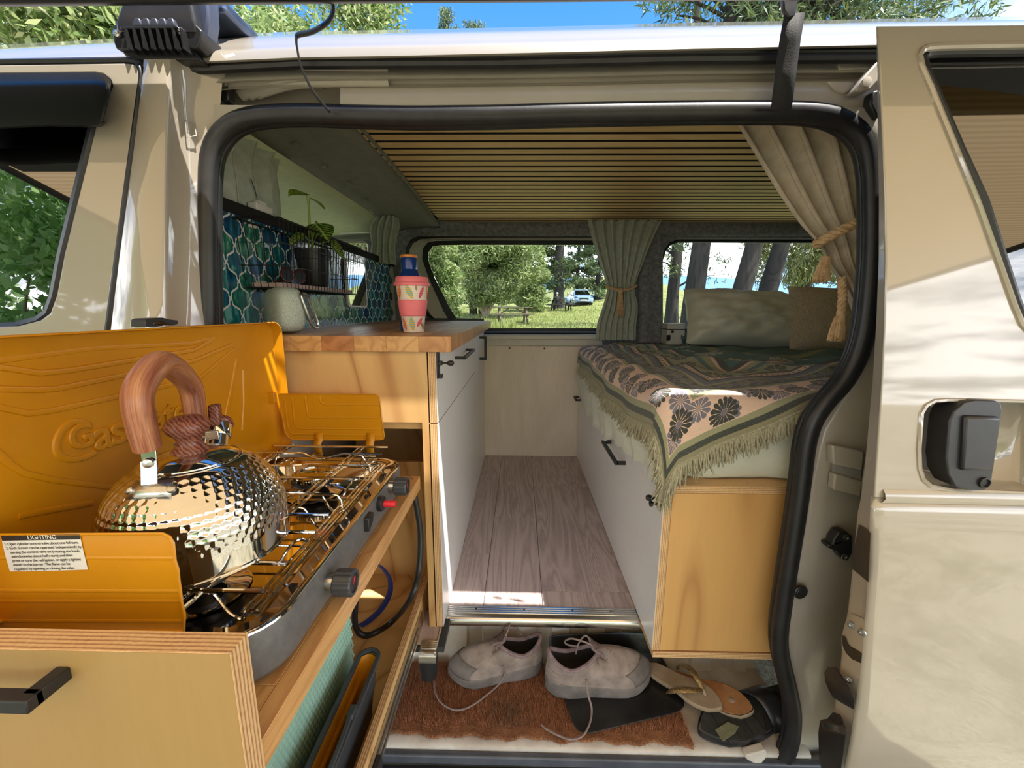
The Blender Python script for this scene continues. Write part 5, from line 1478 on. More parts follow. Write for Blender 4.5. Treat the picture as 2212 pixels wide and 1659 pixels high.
# the sheet's loose hem hanging down over the white side
hem = [(1246, 808), (1250, 846), (1262, 884), (1282, 915), (1300, 938), (1325, 955), (1352, 966), (1380, 990), (1402, 1004), (1425, 1030), (1452, 1056)]
hx_ = [U(px, py, x=BX-.010) for px, py in hem]
hy = [p.y for p in hx_][::-1]; hz = [p.z for p in hx_][::-1]
rows = []
N_ = 90
for k in range(9):
    v = k/8; row = []
    for i in range(N_):
        y = lerp(.915, 2.2, i/(N_-1))
        zb_ = np.interp(y, hy, hz) - .022*max(0, min(1, (1.25-y)/.25)) - .006*math.sin(y*40) - .004*math.sin(y*93)
        z = lerp(MT-.03, zb_, v)
        row.append(Vector((BX - .004 - .022*math.sin(PI*min(1, v*1.15))*.8 - .010*v*math.sin(y*52+v*2) - .006*v*math.sin(y*23) - .008*v, y, z)))
    rows.append(row)
MB().grid(rows).build('sheet_hem', M_SHEET, mat_, solid=.002, angle=180)

# woven blanket: laid over the bed, corner hanging at the near left
BR = .05
bx_e, by_e = .360, .935                       # the mattress edges the cloth bends over
C0 = Vector((.262, .70))                     # flat position of the cloth's corner
KS = .47                                      # the near edge runs away from the bed's edge to the right
def drape(s_, t_):
    x = C0.x + s_ - .012*t_ - .030*math.sin(PI*min(1, max(0, (t_-.10)/.95)))*max(0, 1-s_/.35)
    y = C0.y + KS*s_ - .10*max(0, s_-.45) + t_*(1 - .10*min(1, s_))
    if y > 2.08: y = 2.08 + .12*(1-math.exp(-(y-2.08)/.12))
    ex, ey = bx_e - .0*y, by_e
    dx_ = max(0, ex - x); dy_ = max(0, ey - y)
    d = math.hypot(dx_, dy_)
    wrk = .007*math.sin(x*13+y*9+.5)*math.sin(y*11-x*4) + .004*math.sin(x*29-y*21) + .004*math.sin(y*33+x*8)
    inner = min(1, max(0, (y-1.0)/.15))
    ridge = .016*math.exp(-((y-1.32-.22*math.sin(x*4.2))/.045)**2)*min(1, max(0, (x-.5)/.2)) + .014*math.exp(-((y-1.62-.1*math.sin(x*6+1))/.05)**2)*min(1, max(0, (x-.55)/.2))
    if d < 1e-6:
        return Vector((x, y, MT + .009 + (wrk*.9 + .006 + ridge)*inner + wrk*.25))
    nx, ny = -dx_/d, -dy_/d
    px_, py_ = max(x, ex), max(y, ey)
    if d < BR*PI/2:
        a_ = d/BR; out = BR*math.sin(a_); dn = BR*(1-math.cos(a_))
    else:
        e = d - BR*PI/2
        out = BR + .10*e; dn = BR + .995*e
    fold = .010*math.sin((s_*24 if ny < -.5 else t_*22))*min(1, dn/.1)
    out += fold*.7
    return Vector((px_ + nx*out, py_ + ny*out, MT + .009 - dn + wrk*.25*(1-min(1, dn/.05))))
NS, NT = 150, 180
SL, TL = 1.30, 1.42
rows = []; uvs = []
for i in range(NT):
    t_ = TL*i/(NT-1)
    r_ = []
    for j in range(NS):
        s_ = SL*j/(NS-1)
        r_.append(drape(s_, t_)); uvs.append((s_, t_))
    rows.append(r_)
m, t, bs = new_mat('woven_flower_blanket')
uvn = t.nodes.new('ShaderNodeUVMap'); sx = t.nodes.new('ShaderNodeSeparateXYZ'); t.links.new(uvn.outputs[0], sx.inputs[0])
su, tu = sx.outputs[0], sx.outputs[1]
d_ = math_n(t, 'MINIMUM', su, tu)                          # distance from the two visible edges: bands mitre at the corner
al_ = math_n(t, 'MAXIMUM', su, tu)                         # run along the band
DK, NV, OL, PKC, CR, TE = S(36, 52, 52), S(92, 104, 132), S(164, 164, 128), S(250, 214, 194), S(236, 226, 204), S(44, 112, 112)
bands = [(0, S(150, 146, 112)), (.012, DK), (.030, OL), (.046, PKC), (.130, OL), (.143, DK), (.168, NV), (.186, DK), (.200, OL), (.214, NV), (.232, DK), (.246, PKC), (.262, DK), (.275, OL), (.355, TE), (.375, OL), (.395, PKC), (.41, DK), (.43, TE), (.62, S(150, 160, 120)), (.66, TE)]
base = ramp_n(t, d_, [(p, c) for p, c in bands], 'CONSTANT')
def flowers(period, off, r0, petals, col_dark, col_in, base, lo, hi, mid, alt=None):
    """daisies in a row along a band between lo and hi"""
    a = math_n(t, 'DIVIDE', math_n(t, 'ADD', al_, off), period)
    fa = math_n(t, 'MULTIPLY', math_n(t, 'SUBTRACT', math_n(t, 'FRACT', a), .5), period)
    db = math_n(t, 'SUBTRACT', d_, mid)
    if alt:
        par = math_n(t, 'SUBTRACT', math_n(t, 'MULTIPLY', math_n(t, 'MODULO', math_n(t, 'FLOOR', a), 2.0), 2.0), 1.0)
        db = math_n(t, 'MULTIPLY_ADD', par, alt, db)
    rad = math_n(t, 'SQRT', math_n(t, 'ADD', math_n(t, 'MULTIPLY', fa, fa), math_n(t, 'MULTIPLY', db, db)))
    ang = math_n(t, 'ARCTAN2', db, fa)
    pet = math_n(t, 'ABSOLUTE', math_n(t, 'COSINE', math_n(t, 'MULTIPLY', ang, petals/2)))
    rr_ = math_n(t, 'MULTIPLY_ADD', math_n(t, 'POWER', pet, .5), r0*.30, r0*.70)
    ins = math_n(t, 'LESS_THAN', rad, rr_)
    gap_ = math_n(t, 'GREATER_THAN', math_n(t, 'MULTIPLY', math_n(t, 'MULTIPLY', pet, rad), 1/r0), .16)
    core = math_n(t, 'LESS_THAN', rad, r0*.22)
    ok = math_n(t, 'MULTIPLY', math_n(t, 'MULTIPLY', ins, gap_), math_n(t, 'MULTIPLY', math_n(t, 'GREATER_THAN', d_, lo), math_n(t, 'LESS_THAN', d_, hi)))
    c = mix_n(t, ok, base, col_dark)
    return mix_n(t, math_n(t, 'MULTIPLY', core, math_n(t, 'MULTIPLY', math_n(t, 'GREATER_THAN', d_, lo), math_n(t, 'LESS_THAN', d_, hi))), c, col_in)
base = flowers(.066, .022, .030, 12, S(120, 118, 140), S(180, 160, 150), base, .049, .128, .088, alt=.020)
base = flowers(.104, .060, .034, 14, S(26, 34, 34), S(120, 112, 130), base, .049, .128, .084, alt=-.010)
base = flowers(.058, .0, .022, 10, S(128, 128, 104), S(90, 90, 80), base, .145, .20, .188)
base = flowers(.020, .0, .0052, 4, DK, DK, base, .246, .262, .254)
base = flowers(.10, .03, .038, 8, S(60, 66, 50), S(196, 180, 150), base, .277, .353, .315, alt=.012)
base = flowers(.13, .02, .052, 9, S(190, 196, 176), S(214, 170, 150), base, .44, .60, .52, alt=.02)
# woven tick marks in the dark band
tk = math_n(t, 'MULTIPLY', math_n(t, 'GREATER_THAN', noise(t, None, 5), 0), math_n(t, 'LESS_THAN', math_n(t, 'FRACT', math_n(t, 'MULTIPLY', al_, 75.0)), .45))
mpn = t.nodes.new('ShaderNodeMapping'); mpn.inputs['Scale'].default_value = (60, 60, 1); t.links.new(uvn.outputs[0], mpn.inputs[0])
tn = math_n(t, 'GREATER_THAN', noise(t, mpn.outputs[0], 1.0, 1), .52)
inb = math_n(t, 'MULTIPLY', math_n(t, 'GREATER_THAN', d_, .146), math_n(t, 'LESS_THAN', d_, .174))
base = mix_n(t, math_n(t, 'MULTIPLY', math_n(t, 'MULTIPLY', tk, tn), inb), base, S(130, 130, 150))
# knotted weave
w1 = math_n(t, 'SINE', math_n(t, 'MULTIPLY', su, 2600.0)); w2 = math_n(t, 'SINE', math_n(t, 'MULTIPLY', tu, 2600.0))
wv = math_n(t, 'MULTIPLY', w1, w2)
mot = noise(t, mpn.outputs[0], 7.0, 2, .7)
base = mix_n(t, .13, base, ramp_n(t, mot, ((.35, S(30, 36, 34)), (.65, S(226, 214, 190)))))
t.links.new(base, bs.inputs['Base Color']); setp(bs, Roughness=.95, Sheen_Weight=.25)
bump_n(t, bs, math_n(t, 'ADD', wv, mot), .5, .0012)
blk_ = thing('blanket', 'woven sage throw with dark daisies and a fringe hanging over the bed corner', 'blanket', (.75, 1.4, MT))
MB().grid(rows).build('cloth', m, blk_, uvs=uvs, angle=180, solid=.003)
# fringe: a knotted heading and hanging strands on the two visible edges
M_FR = pm('sage_fringe', S(176, 172, 148), S(146, 142, 118), 200, .95, bump=.4, bscale=900)
rf = random.Random(5)
mbf = MB()
def strand(p, out, L_):
    pts = [p]
    v = out*.55 + Vector((0, 0, -.45)); v.normalize()
    sw = Vector((rf.uniform(-.3, .3), rf.uniform(-.3, .3), 0))
    for k in range(4):
        v = (v*.6 + Vector((0, 0, -1))*.30 + sw*.22 + Vector((rf.uniform(-.25, .25), rf.uniform(-.25, .25), rf.uniform(-.1, .1)))).normalized()
        pts.append(pts[-1] + v*(L_/4))
    mbf.tube(pts, [.0022, .0022, .0020, .0018, .0011], 5, caps=False)
def zfloor(p, q_):
    return p
for k in range(400):
    s_ = 1.0*k/399
    p = drape(s_, .0); q_ = drape(s_, .02)
    o_ = (p-q_).normalized()
    for _ in range(2): strand(p + Vector((rf.uniform(-.002, .002), 0, 0)), o_ + Vector((0, -.25, .1)), rf.uniform(.034, .058))
for k in range(440):
    t_ = 1.36*(k/439)
    p = drape(0, t_); q_ = drape(.02, t_)
    o_ = (p-q_).normalized()
    for _ in range(2): strand(p, o_ + Vector((-.25, 0, .1)), rf.uniform(.034, .056))
fo = mbf.build('fringe', M_FR, blk_, fix=False); fo['kind'] = 'stuff'
hd_ = [drape(0, TL*(1-k/120)) for k in range(121)] + [drape(1.0*k/90, 0) for k in range(1, 91)]
MB().tube(hd_, .0032, 6).build('fringe_heading', M_FR, blk_)

# ------------------------------------------------------------------ pillow and cushion
def pillow(root, c, W, H, T, rot, mat, name, wr_=.006, puff=1.0, n=30, seed=1):
    rows = []
    r_ = random.Random(seed)
    ph = [r_.uniform(0, 6) for _ in range(8)]
    def P(u, v, sgn):
        e = max(0, 1-abs(u)**2.4)*max(0, 1-abs(v)**2.4)
        th = T*.5*e**.42
        pin = 1 - .075*(1-abs(u)**2)*abs(v)**3; pin2 = 1 - .06*(1-abs(v)**2)*abs(u)**3
        x = u*W/2*pin2; z = v*H/2*pin
        k = wr_*e**.3*(math.sin(u*9+v*5+ph[0]) + .7*math.sin(u*15-v*11+ph[1]) + .6*math.sin(v*19+u*4+ph[2]) + .5*math.sin(u*27+v*9+ph[3]))
        return rot @ Vector((x, sgn*(th + k*.5*(1 if th > .004 else 0)), z)) + c
    mb_ = MB()
    us = np.linspace(-1, 1, n)
    front_ = [[P(u, v, -1) for u in us] for v in us]
    back_ = [[P(u, v, 1) for u in us] for v in us]
    mb_.grid(front_).grid(back_)
    return mb_.build(name, mat, root, angle=180)
M_PIL = pm('sage_sateen', S(222, 222, 204), S(208, 208, 190), 8, .42, bump=.15, bscale=60, bdist=.004, Sheen_Weight=.4)
pcn = U(1605, 696, y=2.07)
pl = thing('pillow', 'plump sage pillow leaning under the rear side window', 'pillow', (pcn.x, 2.07, MT+.01))
rot = (Matrix.Rotation(R(3), 3, 'Y') @ Matrix.Rotation(R(-24), 3, 'X'))
pillow(pl, Vector((pcn.x+.01, 2.06, MT+.150)), .62, .30, .24, rot, M_PIL, 'pillow_body', .020)
M_BOU = pm('beige_boucle', S(236, 220, 200), S(206, 190, 168), 130, .95, bump=1.0, bscale=260, bdist=.004, Sheen_Weight=.3)
ccn = U(1790, 690, y=1.93)
cu = thing('cushion', 'square beige boucle cushion beside the sage pillow', 'cushion', (ccn.x, 1.93, MT+.01))
rot = (Matrix.Rotation(R(5), 3, 'Y') @ Matrix.Rotation(R(-20), 3, 'X') @ Matrix.Rotation(R(-8), 3, 'Z'))
pillow(cu, Vector((ccn.x+.045, 1.94, MT+.150)), .42, .33, .17, rot, M_BOU, 'cushion_body', .003, seed=4)
cbp = U(1457, 700, y=2.2)
cbx = thing('cream_case', 'small cream hard case with dark latch in the corner by the window', 'case', (cbp.x, 2.22, MT+.012))
MB().box(cbp.x-.045, cbp.x+.05, 2.17, 2.27, MT+.012, MT+.125).build('case_body', M_CREAM, cbx, bevel=.008)
MB().box(cbp.x-.046, cbp.x+.051, 2.169, 2.271, MT+.092, MT+.096).build('case_seam', M_SCREW, cbx)
MB().lathe([(.007, 0), (.008, .004), (.006, .008), (0, .009)], (cbp.x-.02, 2.17, MT+.082), 12, (0, -1, 0)).build('case_knob', M_BLACK, cbx)
MB().box(cbp.x-.05, cbp.x-.03, 2.16, 2.17, MT+.035, MT+.065).build('case_latch', M_BLACK, cbx, bevel=.003)
rows = []
for i in range(14):
    u = i/13
    rows.append([Vector((cbp.x+.0+.14*u+.01*math.sin(k), 2.08+.03*math.sin(k*.8)+.02*u, MT+.02+.045*math.sin(PI*(k/9))*(1-.5*u)+.006*math.sin(u*19+k*2))) for k in range(10)])
MB().grid(rows).build('lace_cloth', pm('teal_lace', S(120, 146, 150), S(52, 78, 84), 160, .95, bump=.6, bscale=300), solid=.003, label='crumpled teal and white crocheted cloth beside the cream case', cat='cloth')

# ------------------------------------------------------------------ curtains
M_CUR = pm('sage_linen', S(186, 192, 178), S(166, 172, 158), 40, .95, bump=.35, bscale=600, Sheen_Weight=.2)
M_CURW = pm('sand_linen', S(206, 194, 172), S(188, 174, 152), 40, .95, bump=.35, bscale=600, Sheen_Weight=.2)
M_ROPE = pm('cotton_rope', S(222, 192, 150), S(188, 154, 112), 90, .9, bump=.5, bscale=400)
def curtain(root, rows_lr, npl, amp, nu=120, nv=10, mat=M_CUR, name='cloth', thick=.002, ph=0, nrm=Vector((0, -1, 0))):
    """rows_lr: (left point, right point, pleat depth factor) down the cloth; pleats run through"""
    K = len(rows_lr)
    L_ = smooth_path([r[0] for r in rows_lr], nv); Rr = smooth_path([r[1] for r in rows_lr], nv)
    am = np.interp(np.linspace(0, K-1, len(L_)), range(K), [r[2] for r in rows_lr])
    out = []
    rc = random.Random(npl)
    jit = [rc.uniform(-.25, .25) for _ in range(npl+3)]
    for i in range(len(L_)):
        row = []
        for k in range(nu):
            u = k/(nu-1)
            w_ = u*npl
            j = int(w_)
            ph_ = 2*PI*(w_ + ph) + jit[j]*math.sin(PI*(w_-j))*2
            a_ = amp*am[i]
            p = L_[i].lerp(Rr[i], u)
            row.append(p + nrm*(a_*math.sin(ph_)) + (Rr[i]-L_[i]).normalized()*(a_*.45*math.sin(2*ph_)))
        out.append(row)
    return MB().grid(out).build(name, mat, root, solid=thick, angle=180)
def FO(px, py, off=-.075): return U(px, py, y=YF+off)
ct = thing('pillar_curtain', 'sage linen curtain tied with rope on the pillar between the two side windows', 'curtain', FO(1335, 728))
curtain(ct, [(FO(1269, 476), FO(1432, 470), 1.0), (FO(1280, 520), FO(1410, 516), 1.0), (FO(1297, 575), FO(1388, 572), .9), (FO(1311, 622), FO(1371, 622), .7), (FO(1302, 662), FO(1378, 662), .8), (FO(1290, 700), FO(1374, 700), .9), (FO(1287, 735), FO(1373, 735), .9)], 7, .022, nv=8)
cl = [FO(1308, 618, -.10), FO(1325, 624, -.112), FO(1345, 627, -.115), FO(1362, 624, -.11), FO(1375, 617, -.095)]
MB().tube(smooth_path(cl, 5), .0075, 8).build('tie_rope', M_ROPE, ct)
kn = FO(1340, 628, -.118)
MB().grid(ellipsoid_rows(kn, .018, .014, .016, 2.2, 12, 8), closed=True).build('rope_knot', M_ROPE, ct)
def tassel(root, a, b, r0, r1, n=26, name='rope_tassel'):
    mb_ = MB(); r_ = random.Random(n)
    a, b = Vector(a), Vector(b)
    d = (b-a).normalized(); s_ = d.orthogonal().normalized(); w_ = d.cross(s_)
    for k in range(n):
        an = r_.uniform(0, 2*PI); q_ = math.sqrt(r_.uniform(0, 1))
        o0 = (s_*math.cos(an) + w_*math.sin(an))*q_
        e = r_.uniform(.85, 1.05)
        mb_.tube([a + o0*r0, a.lerp(b, .5) + o0*lerp(r0, r1, .6), a.lerp(b, e) + o0*r1 + Vector((r_.uniform(-.002, .002), 0, 0))], [.0026, .0024, .0016], 5)
    return mb_.build(name, M_ROPE, root)
tassel(ct, kn + Vector((.0, -.004, -.012)), FO(1340, 683, -.11), .010, .019, 60)
def twist(root, pts, r, turns, name='twisted_rope', strands=3):
    P = smooth_path(pts, 14)
    mb_ = MB()
    n = len(P)
    for s_ in range(strands):
        out = []
        for i, p in enumerate(P):
            d = (P[min(i+1, n-1)] - P[max(i-1, 0)]).normalized()
            a_ = d.cross(Vector((0, 1, 0))).normalized(); b_ = d.cross(a_)
            an = 2*PI*(turns*i/(n-1) + s_/strands)
            out.append(p + a_*(r*.5*math.cos(an)) + b_*(r*.5*math.sin(an)))
        mb_.tube(out, r*.56, 7)
    return mb_.build(name, M_ROPE, root)
# door curtain at the rear post
dc = thing('door_curtain', 'sand and sage linen curtain drawn back with rope at the rear of the door opening', 'curtain', U(1860, 690, y=1.0))
YC = .985
def C_(px, py, y=YC): return U(px, py, y=y)
curtain(dc, [(C_(1572, 250, 1.03), C_(1905, 235, .93), 1.0), (C_(1618, 326, 1.03), C_(1912, 300, .94), 1.0), (C_(1672, 412, 1.02), C_(1908, 380, .95), .95), (C_(1722, 482, 1.01), C_(1902, 440, .96), .75), (C_(1766, 530, 1.0), C_(1896, 482, .97), .45), (C_(1790, 575, 1.0), C_(1900, 560, .97), .45), (C_(1822, 622, 1.0), C_(1905, 630, .97), .5), (C_(1852, 690, 1.0), C_(1905, 710, .97), .5)], 5, .020, nu=140, nv=10, mat=M_CURW, ph=.2)
twist(dc, [U(1772, 522, y=1.02), U(1765, 526, y=.975), U(1790, 512, y=.945), U(1825, 494, y=.93), U(1860, 478, y=.925), U(1885, 470, y=.93)], .0105, 5)
tassel(dc, U(1784, 556, y=.96), U(1772, 610, y=.955), .007, .017, 70)
twist(dc, [U(1818, 600, y=.95), U(1820, 640, y=.945), U(1815, 690, y=.945)], .009, 3.2)
tassel(dc, U(1813, 686, y=.945), U(1803, 736, y=.94), .008, .016, 70)
# small curtain at the far front corner and the cab curtain over the tiles
fc = thing('corner_curtain', 'small bunched sage curtain at the far end of the tiled partition', 'curtain', (-.70, 2.0, .25))
def WX_(px, py, x=-.735): return U(px, py, x=x)
curtain(fc, [(U(822, 459, y=2.06), U(858, 470, y=2.08), 1.0), (U(800, 492, y=2.05), U(862, 490, y=2.08), 1.0), (U(803, 530, y=2.05), U(852, 530, y=2.08), .9), (U(796, 566, y=2.05), U(856, 572, y=2.08), .9)], 4, .018, nu=80)
MB().tube([U(735, 503, y=2.1), U(800, 502, y=2.07)], .003, 6).build('curtain_wire', M_WHITEPL, fc)
cc_ = thing('cab_curtain', 'sage curtain hung between cab and kitchen above the tiles', 'curtain', (-.73, 1.1, .26))
XCU = -.728
def Q_(y, z): return Vector((XCU, y, z))
def QX(px, py): return U(px, py, x=XCU)
curtain(cc_, [(Q_(.90, .462), QX(588, 275), 1.0), (Q_(.90, .40), QX(612, 318), 1.0), (Q_(.90, .34), QX(598, 372), .9), (Q_(.90, .29), QX(604, 420), 1.0), (Q_(.90, .24), QX(608, 486), 1.0)], 5, .018, nu=110, nrm=Vector((1, 0, 0)))
MB().tube(smooth_path([U(505, 300, x=-.70), U(503, 322, x=-.70), U(492, 332, x=-.70)], 5), .002, 6).build('curtain_cord', pm('white_cord', (.75, .74, .7), None, 30, .7), cc_)
# rear wall lining of sage blanket seen by the door post? (none)
# ------------------------------------------------------------------ doormat
MZ = -1.060
matt = thing('doormat', 'rust brown coir doormat on the step floor', 'doormat', (.05, .94, MZ))
def mat_front(x): return .832 - .010*min(1, max(0, (x+.3)/.75)) + .004*math.sin(x*40) + .003*math.sin(x*97)
xs = np.linspace(-.335, .435, 60)
fr_pts = [(x, mat_front(x), MZ+.001) for x in xs]
bk_pts = [(x, 1.035, MZ+.001) for x in xs[::-1]]
M_COIR = pm('coir', S(160, 112, 78), S(116, 78, 52), 30, .95, bump=.8, bscale=300, bdist=.004)
MB().prism(fr_pts + bk_pts, (0, 0, .012)).build('coir_base', M_COIR, matt)
nb = 60000
rg = np.random.default_rng(2)
bxx = rg.uniform(-.335, .435, nb)
fr_ = np.array([mat_front(x) for x in bxx])
byy = fr_ + (1.035 - fr_)*rg.uniform(0, 1, nb)
edge = (byy - fr_) < .02
h = rg.uniform(.008, .016, nb)
ang = rg.uniform(0, 2*np.pi, nb); lean = rg.uniform(.2, 1.0, nb)*h*.9
lx, ly = np.cos(ang)*lean, np.sin(ang)*lean - edge*rg.uniform(0, .014, nb)
wv = rg.uniform(.0005, .0010, nb)
px_, py_ = -np.sin(ang)*wv, np.cos(ang)*wv
z0 = MZ + .010
V = np.empty((nb*3, 3))
V[0::3] = np.c_[bxx-px_, byy-py_, np.full(nb, z0)]; V[1::3] = np.c_[bxx+px_, byy+py_, np.full(nb, z0)]
V[2::3] = np.c_[bxx+lx, byy+ly, z0 + h*(1 - .6*edge)]
mbp = MB(); mbp.v = V.tolist(); mbp.f = [(3*i, 3*i+1, 3*i+2) for i in range(nb)]
m, t, bs = new_mat('coir_fibre')
v = coords(t)
n1 = noise(t, v, 9, 3); n2 = noise(t, v, 600, 1)
col = ramp_n(t, n2, ((.3, S(134, 86, 60)), (.55, S(190, 128, 92)), (.75, S(218, 172, 134))))
vr = t.nodes.new('ShaderNodeVectorMath'); vr.operation = 'DISTANCE'; vr.inputs[1].default_value = (-.075, -.055, .01)
tcn = t.nodes.new('ShaderNodeTexCoord'); t.links.new(tcn.outputs['Object'], vr.inputs[0])
dirt = t.nodes.new('ShaderNodeMapRange'); dirt.inputs[1].default_value = .075; dirt.inputs[2].default_value = .01
t.links.new(vr.outputs['Value'], dirt.inputs[0])
df = math_n(t, 'MULTIPLY', dirt.outputs[0], math_n(t, 'GREATER_THAN', noise(t, v, 60, 3), .46))
t.links.new(mix_n(t, math_n(t, 'MULTIPLY', df, .75), mix_n(t, math_n(t, 'MULTIPLY', n1, .35), col, S(118, 78, 54)), S(112, 98, 78)), bs.inputs['Base Color']); setp(bs, Roughness=.9)
po = mbp.build('coir_pile', m, matt, smooth=False, fix=False); po['kind'] = 'stuff'
MTOP = MZ + .021

# ------------------------------------------------------------------ black folded bag under the shoes
gp = [[(1176, 1369, -.99), (1230, 1368, -.988), (1300, 1366, -.985), (1356, 1362, -.985), (1414, 1368, -.985)],
      [(1186, 1402, -1.012), (1240, 1402, -1.01), (1300, 1400, -1.01), (1360, 1398, -1.01), (1420, 1400, -1.01)],
      [(1200, 1440, -1.033), (1260, 1440, -1.033), (1320, 1440, -1.033), (1380, 1436, -1.033), (1440, 1432, -1.033)],
      [(1214, 1500, -1.034), (1270, 1500, -1.034), (1330, 1496, -1.034), (1400, 1488, -1.034), (1468, 1478, -1.034)],
      [(1224, 1532, -1.032), (1280, 1530, -1.030), (1340, 1522, -1.030), (1410, 1512, -1.030), (1478, 1500, -1.032)],
      [(1246, 1594, -1.036), (1290, 1584, -1.034), (1350, 1568, -1.034), (1420, 1552, -1.034), (1488, 1536, -1.036)]]
M_BAG = pm('black_vinyl', (0.010, 0.010, 0.011), (0.022, 0.021, 0.02), 9, .32, bump=.4, bscale=25, bdist=.006)
MB().grid([[U(px, py, z=z) if i_ > 1 else U(px, py, y=1.052 - .012*i_) for px, py, z in r] for i_, r in enumerate(gp)]).build('folded_bag', M_BAG, solid=.004, sub=2, angle=180, label='flat black vinyl bag lying under the trainers', cat='bag')

# ------------------------------------------------------------------ trainers
M_SUEDE = pm('greige_suede', S(156, 142, 134), S(124, 110, 104), 26, .92, bump=.35, bscale=500, Sheen_Weight=.2)
M_SOLE = pm('grey_foam_sole', S(122, 114, 110), S(94, 88, 85), 22, .8, bump=.3, bscale=120)
M_LINER = pm('mauve_liner', S(146, 126, 128), S(116, 100, 102), 60, .95)
M_DARKIN = pm('dark_insole', S(40, 34, 34), None, 40, .95)
M_LACE = pm('grey_lace', S(156, 138, 132), S(120, 104, 100), 300, .9, bump=.5, bscale=900)
def shoe(label, heel, toe, z0, side, lace_pts, laces2):
    """a low trainer: one lofted upper over a thick foam sole, collar, tongue and laces; heel and toe give its place"""
    heel, toe = Vector(heel), Vector(toe)
    L_ = (toe-heel).length
    ex = (toe-heel); ex.z = 0; ex.normalize(); ey = Vector((-ex.y, ex.x, 0))
    base = Vector((heel.x, heel.y, z0))
    k_ = L_/.275
    T = lambda x, y, z: base + ex*(x*k_) + ey*(y*k_*side) + Vector((0, 0, z*k_))
    root = thing('trainer', label, 'shoe', base + ex*(L_/2), group='pair of greige trainers on the doormat')
    N_ = 48
    def outl(f=1.0, dz=0):
        out = []
        for i in range(N_):
            a = 2*PI*i/N_
            c_, s_ = math.cos(a), math.sin(a)
            x = .1375 - .1375*c_*1.0
            w = interp(x, (0, .02, .06, .11, .16, .20, .24, .262, .275), (.0, .024, .034, .034, .042, .047, .040, .026, 0))
            x = .1375 - .1375*math.copysign(abs(c_)**.8, c_)
            w = interp(x, (0, .004, .02, .06, .11, .16, .20, .235, .26, .271, .275), (.006, .016, .029, .036, .036, .043, .048, .043, .029, .014, .004))
            out.append((x, math.copysign(w, s_)*(abs(s_)**.25 if abs(s_) < 1 else 1) if abs(s_) > 1e-6 else 0.0))
        return out
    O = outl()
    def sc(p, f): return (.1375 + (p[0]-.1375)*f, p[1]*f)
    lift = lambda x: .016*max(0, (x-.19)/.085)**2 + .006*max(0, (.03-x)/.03)**2
    th = lambda x: interp(x, (0, .05, .12, .19, .275), (.040, .038, .030, .028, .026))
    rows = []
    for f, zf in ((.90, 0.0), (.975, .02), (1.0, .2), (.985, .5), (1.005, .8), (.99, 1.0), (.95, 1.06)):
        rows.append([T(*sc(p, f), lift(p[0])*(1-.3*zf) + th(p[0])*zf) for p in O])
    mbs = MB().grid(rows, closed=True); mbs.f.append(tuple(reversed(range(N_))))
    mbs.build('sole', M_SOLE, root, angle=50)
    # upper
    col = []
    for i in range(N_):
        a = 2*PI*i/N_
        x = .066 - .058*math.cos(a); y = .030*math.sin(a)
        z = .098 + .012*max(0, math.cos(a))**2 - .022*math.sin(a)**2 + .010*max(0, -math.cos(a))
        if math.cos(a) < 0: x += .012*(-math.cos(a))**2
        col.append((x, y, z))
    up = []
    for i in range(N_):
        p = sc(O[i], .975); P0 = Vector((p[0], p[1], lift(p[0]) + th(p[0])*.96))
        P3 = Vector(col[i])
        front_ = max(0, (p[0]-.12)/.155)
        P1 = P0 + Vector((.004*front_, p[1]*.06, .030 + .012*front_))
        P2 = P3.lerp(P0, .30) + Vector((.0, p[1]*.12, .010 + .014*front_))
        up.append([(P0*(1-u)**3 + P1*3*u*(1-u)**2 + P2*3*u*u*(1-u) + P3*u**3) for u in np.linspace(0, 1, 12)])
    rows = [[T(*up[i][k]) for i in range(N_)] for k in range(12)]
    MB().grid(rows, closed=True).build('upper', M_SUEDE, root, angle=180, sub=1)
    # toe cap overlay and heel counter
    for lo, hi, k0, k1 in ((-.01, .03, 0, 5), (.235, .30, 0, 5)):
        idx = [i for i in range(N_) if lo < O[i][0] < hi]
        if lo < 0: idx = [i for i in range(N_//2 + N_//2 - 6, N_)] + [i for i in range(0, 7)]
        else: idx = [i for i in range(N_//2-8, N_//2+9)]
        MB().grid([[T(*(up[i][k]*1.0)) + (T(*up[i][k]) - T(.1375, 0, .03)).normalized()*.0014 for i in idx] for k in range(k0, k1)]).build('overlay', M_SOLE if lo > 0 else M_SUEDE, root, angle=180, solid=.0012)
    MB().tube([T(*c_) for c_ in col], .0058, 8, closed=True).build('collar', M_LINER, root)
    inn = [[T(*c_) for c_ in col], [T(c_[0]*.98+.002, c_[1]*1.02, .075) for c_ in col], [T(.068+(c_[0]-.066)*.9, c_[1]*.9, .046) for c_ in col]]
    MB().grid(inn, closed=True).build('lining', M_DARKIN, root)
    MB().prism([T(.068+(c_[0]-.066)*.92, c_[1]*.92, .046) for c_ in col], (0, 0, .002)).build('insole', M_DARKIN, root)
    # tongue
    tr = []
    for u in np.linspace(0, 1, 7):
        x = lerp(.185, .112, u); z = lerp(.070, .122, u)
        tr.append([T(x, y, z - 6*y*y + (.004 if u > .9 else 0)) for y in np.linspace(-.019, .019, 7)])
    MB().grid(tr).build('tongue', M_LINER, root, solid=.005*k_, angle=180)
    # eyestays and crossing laces
    for sd in (-1, 1):
        MB().grid([[T(lerp(.125, .195, u), sd*lerp(.024, .020, u) + sd*w_, lerp(.101, .074, u) - abs(w_)*.8 + .0016) for w_ in (0, .006, .013)] for u in np.linspace(0, 1, 6)]).build('eyestay', M_SUEDE, root, solid=.002)
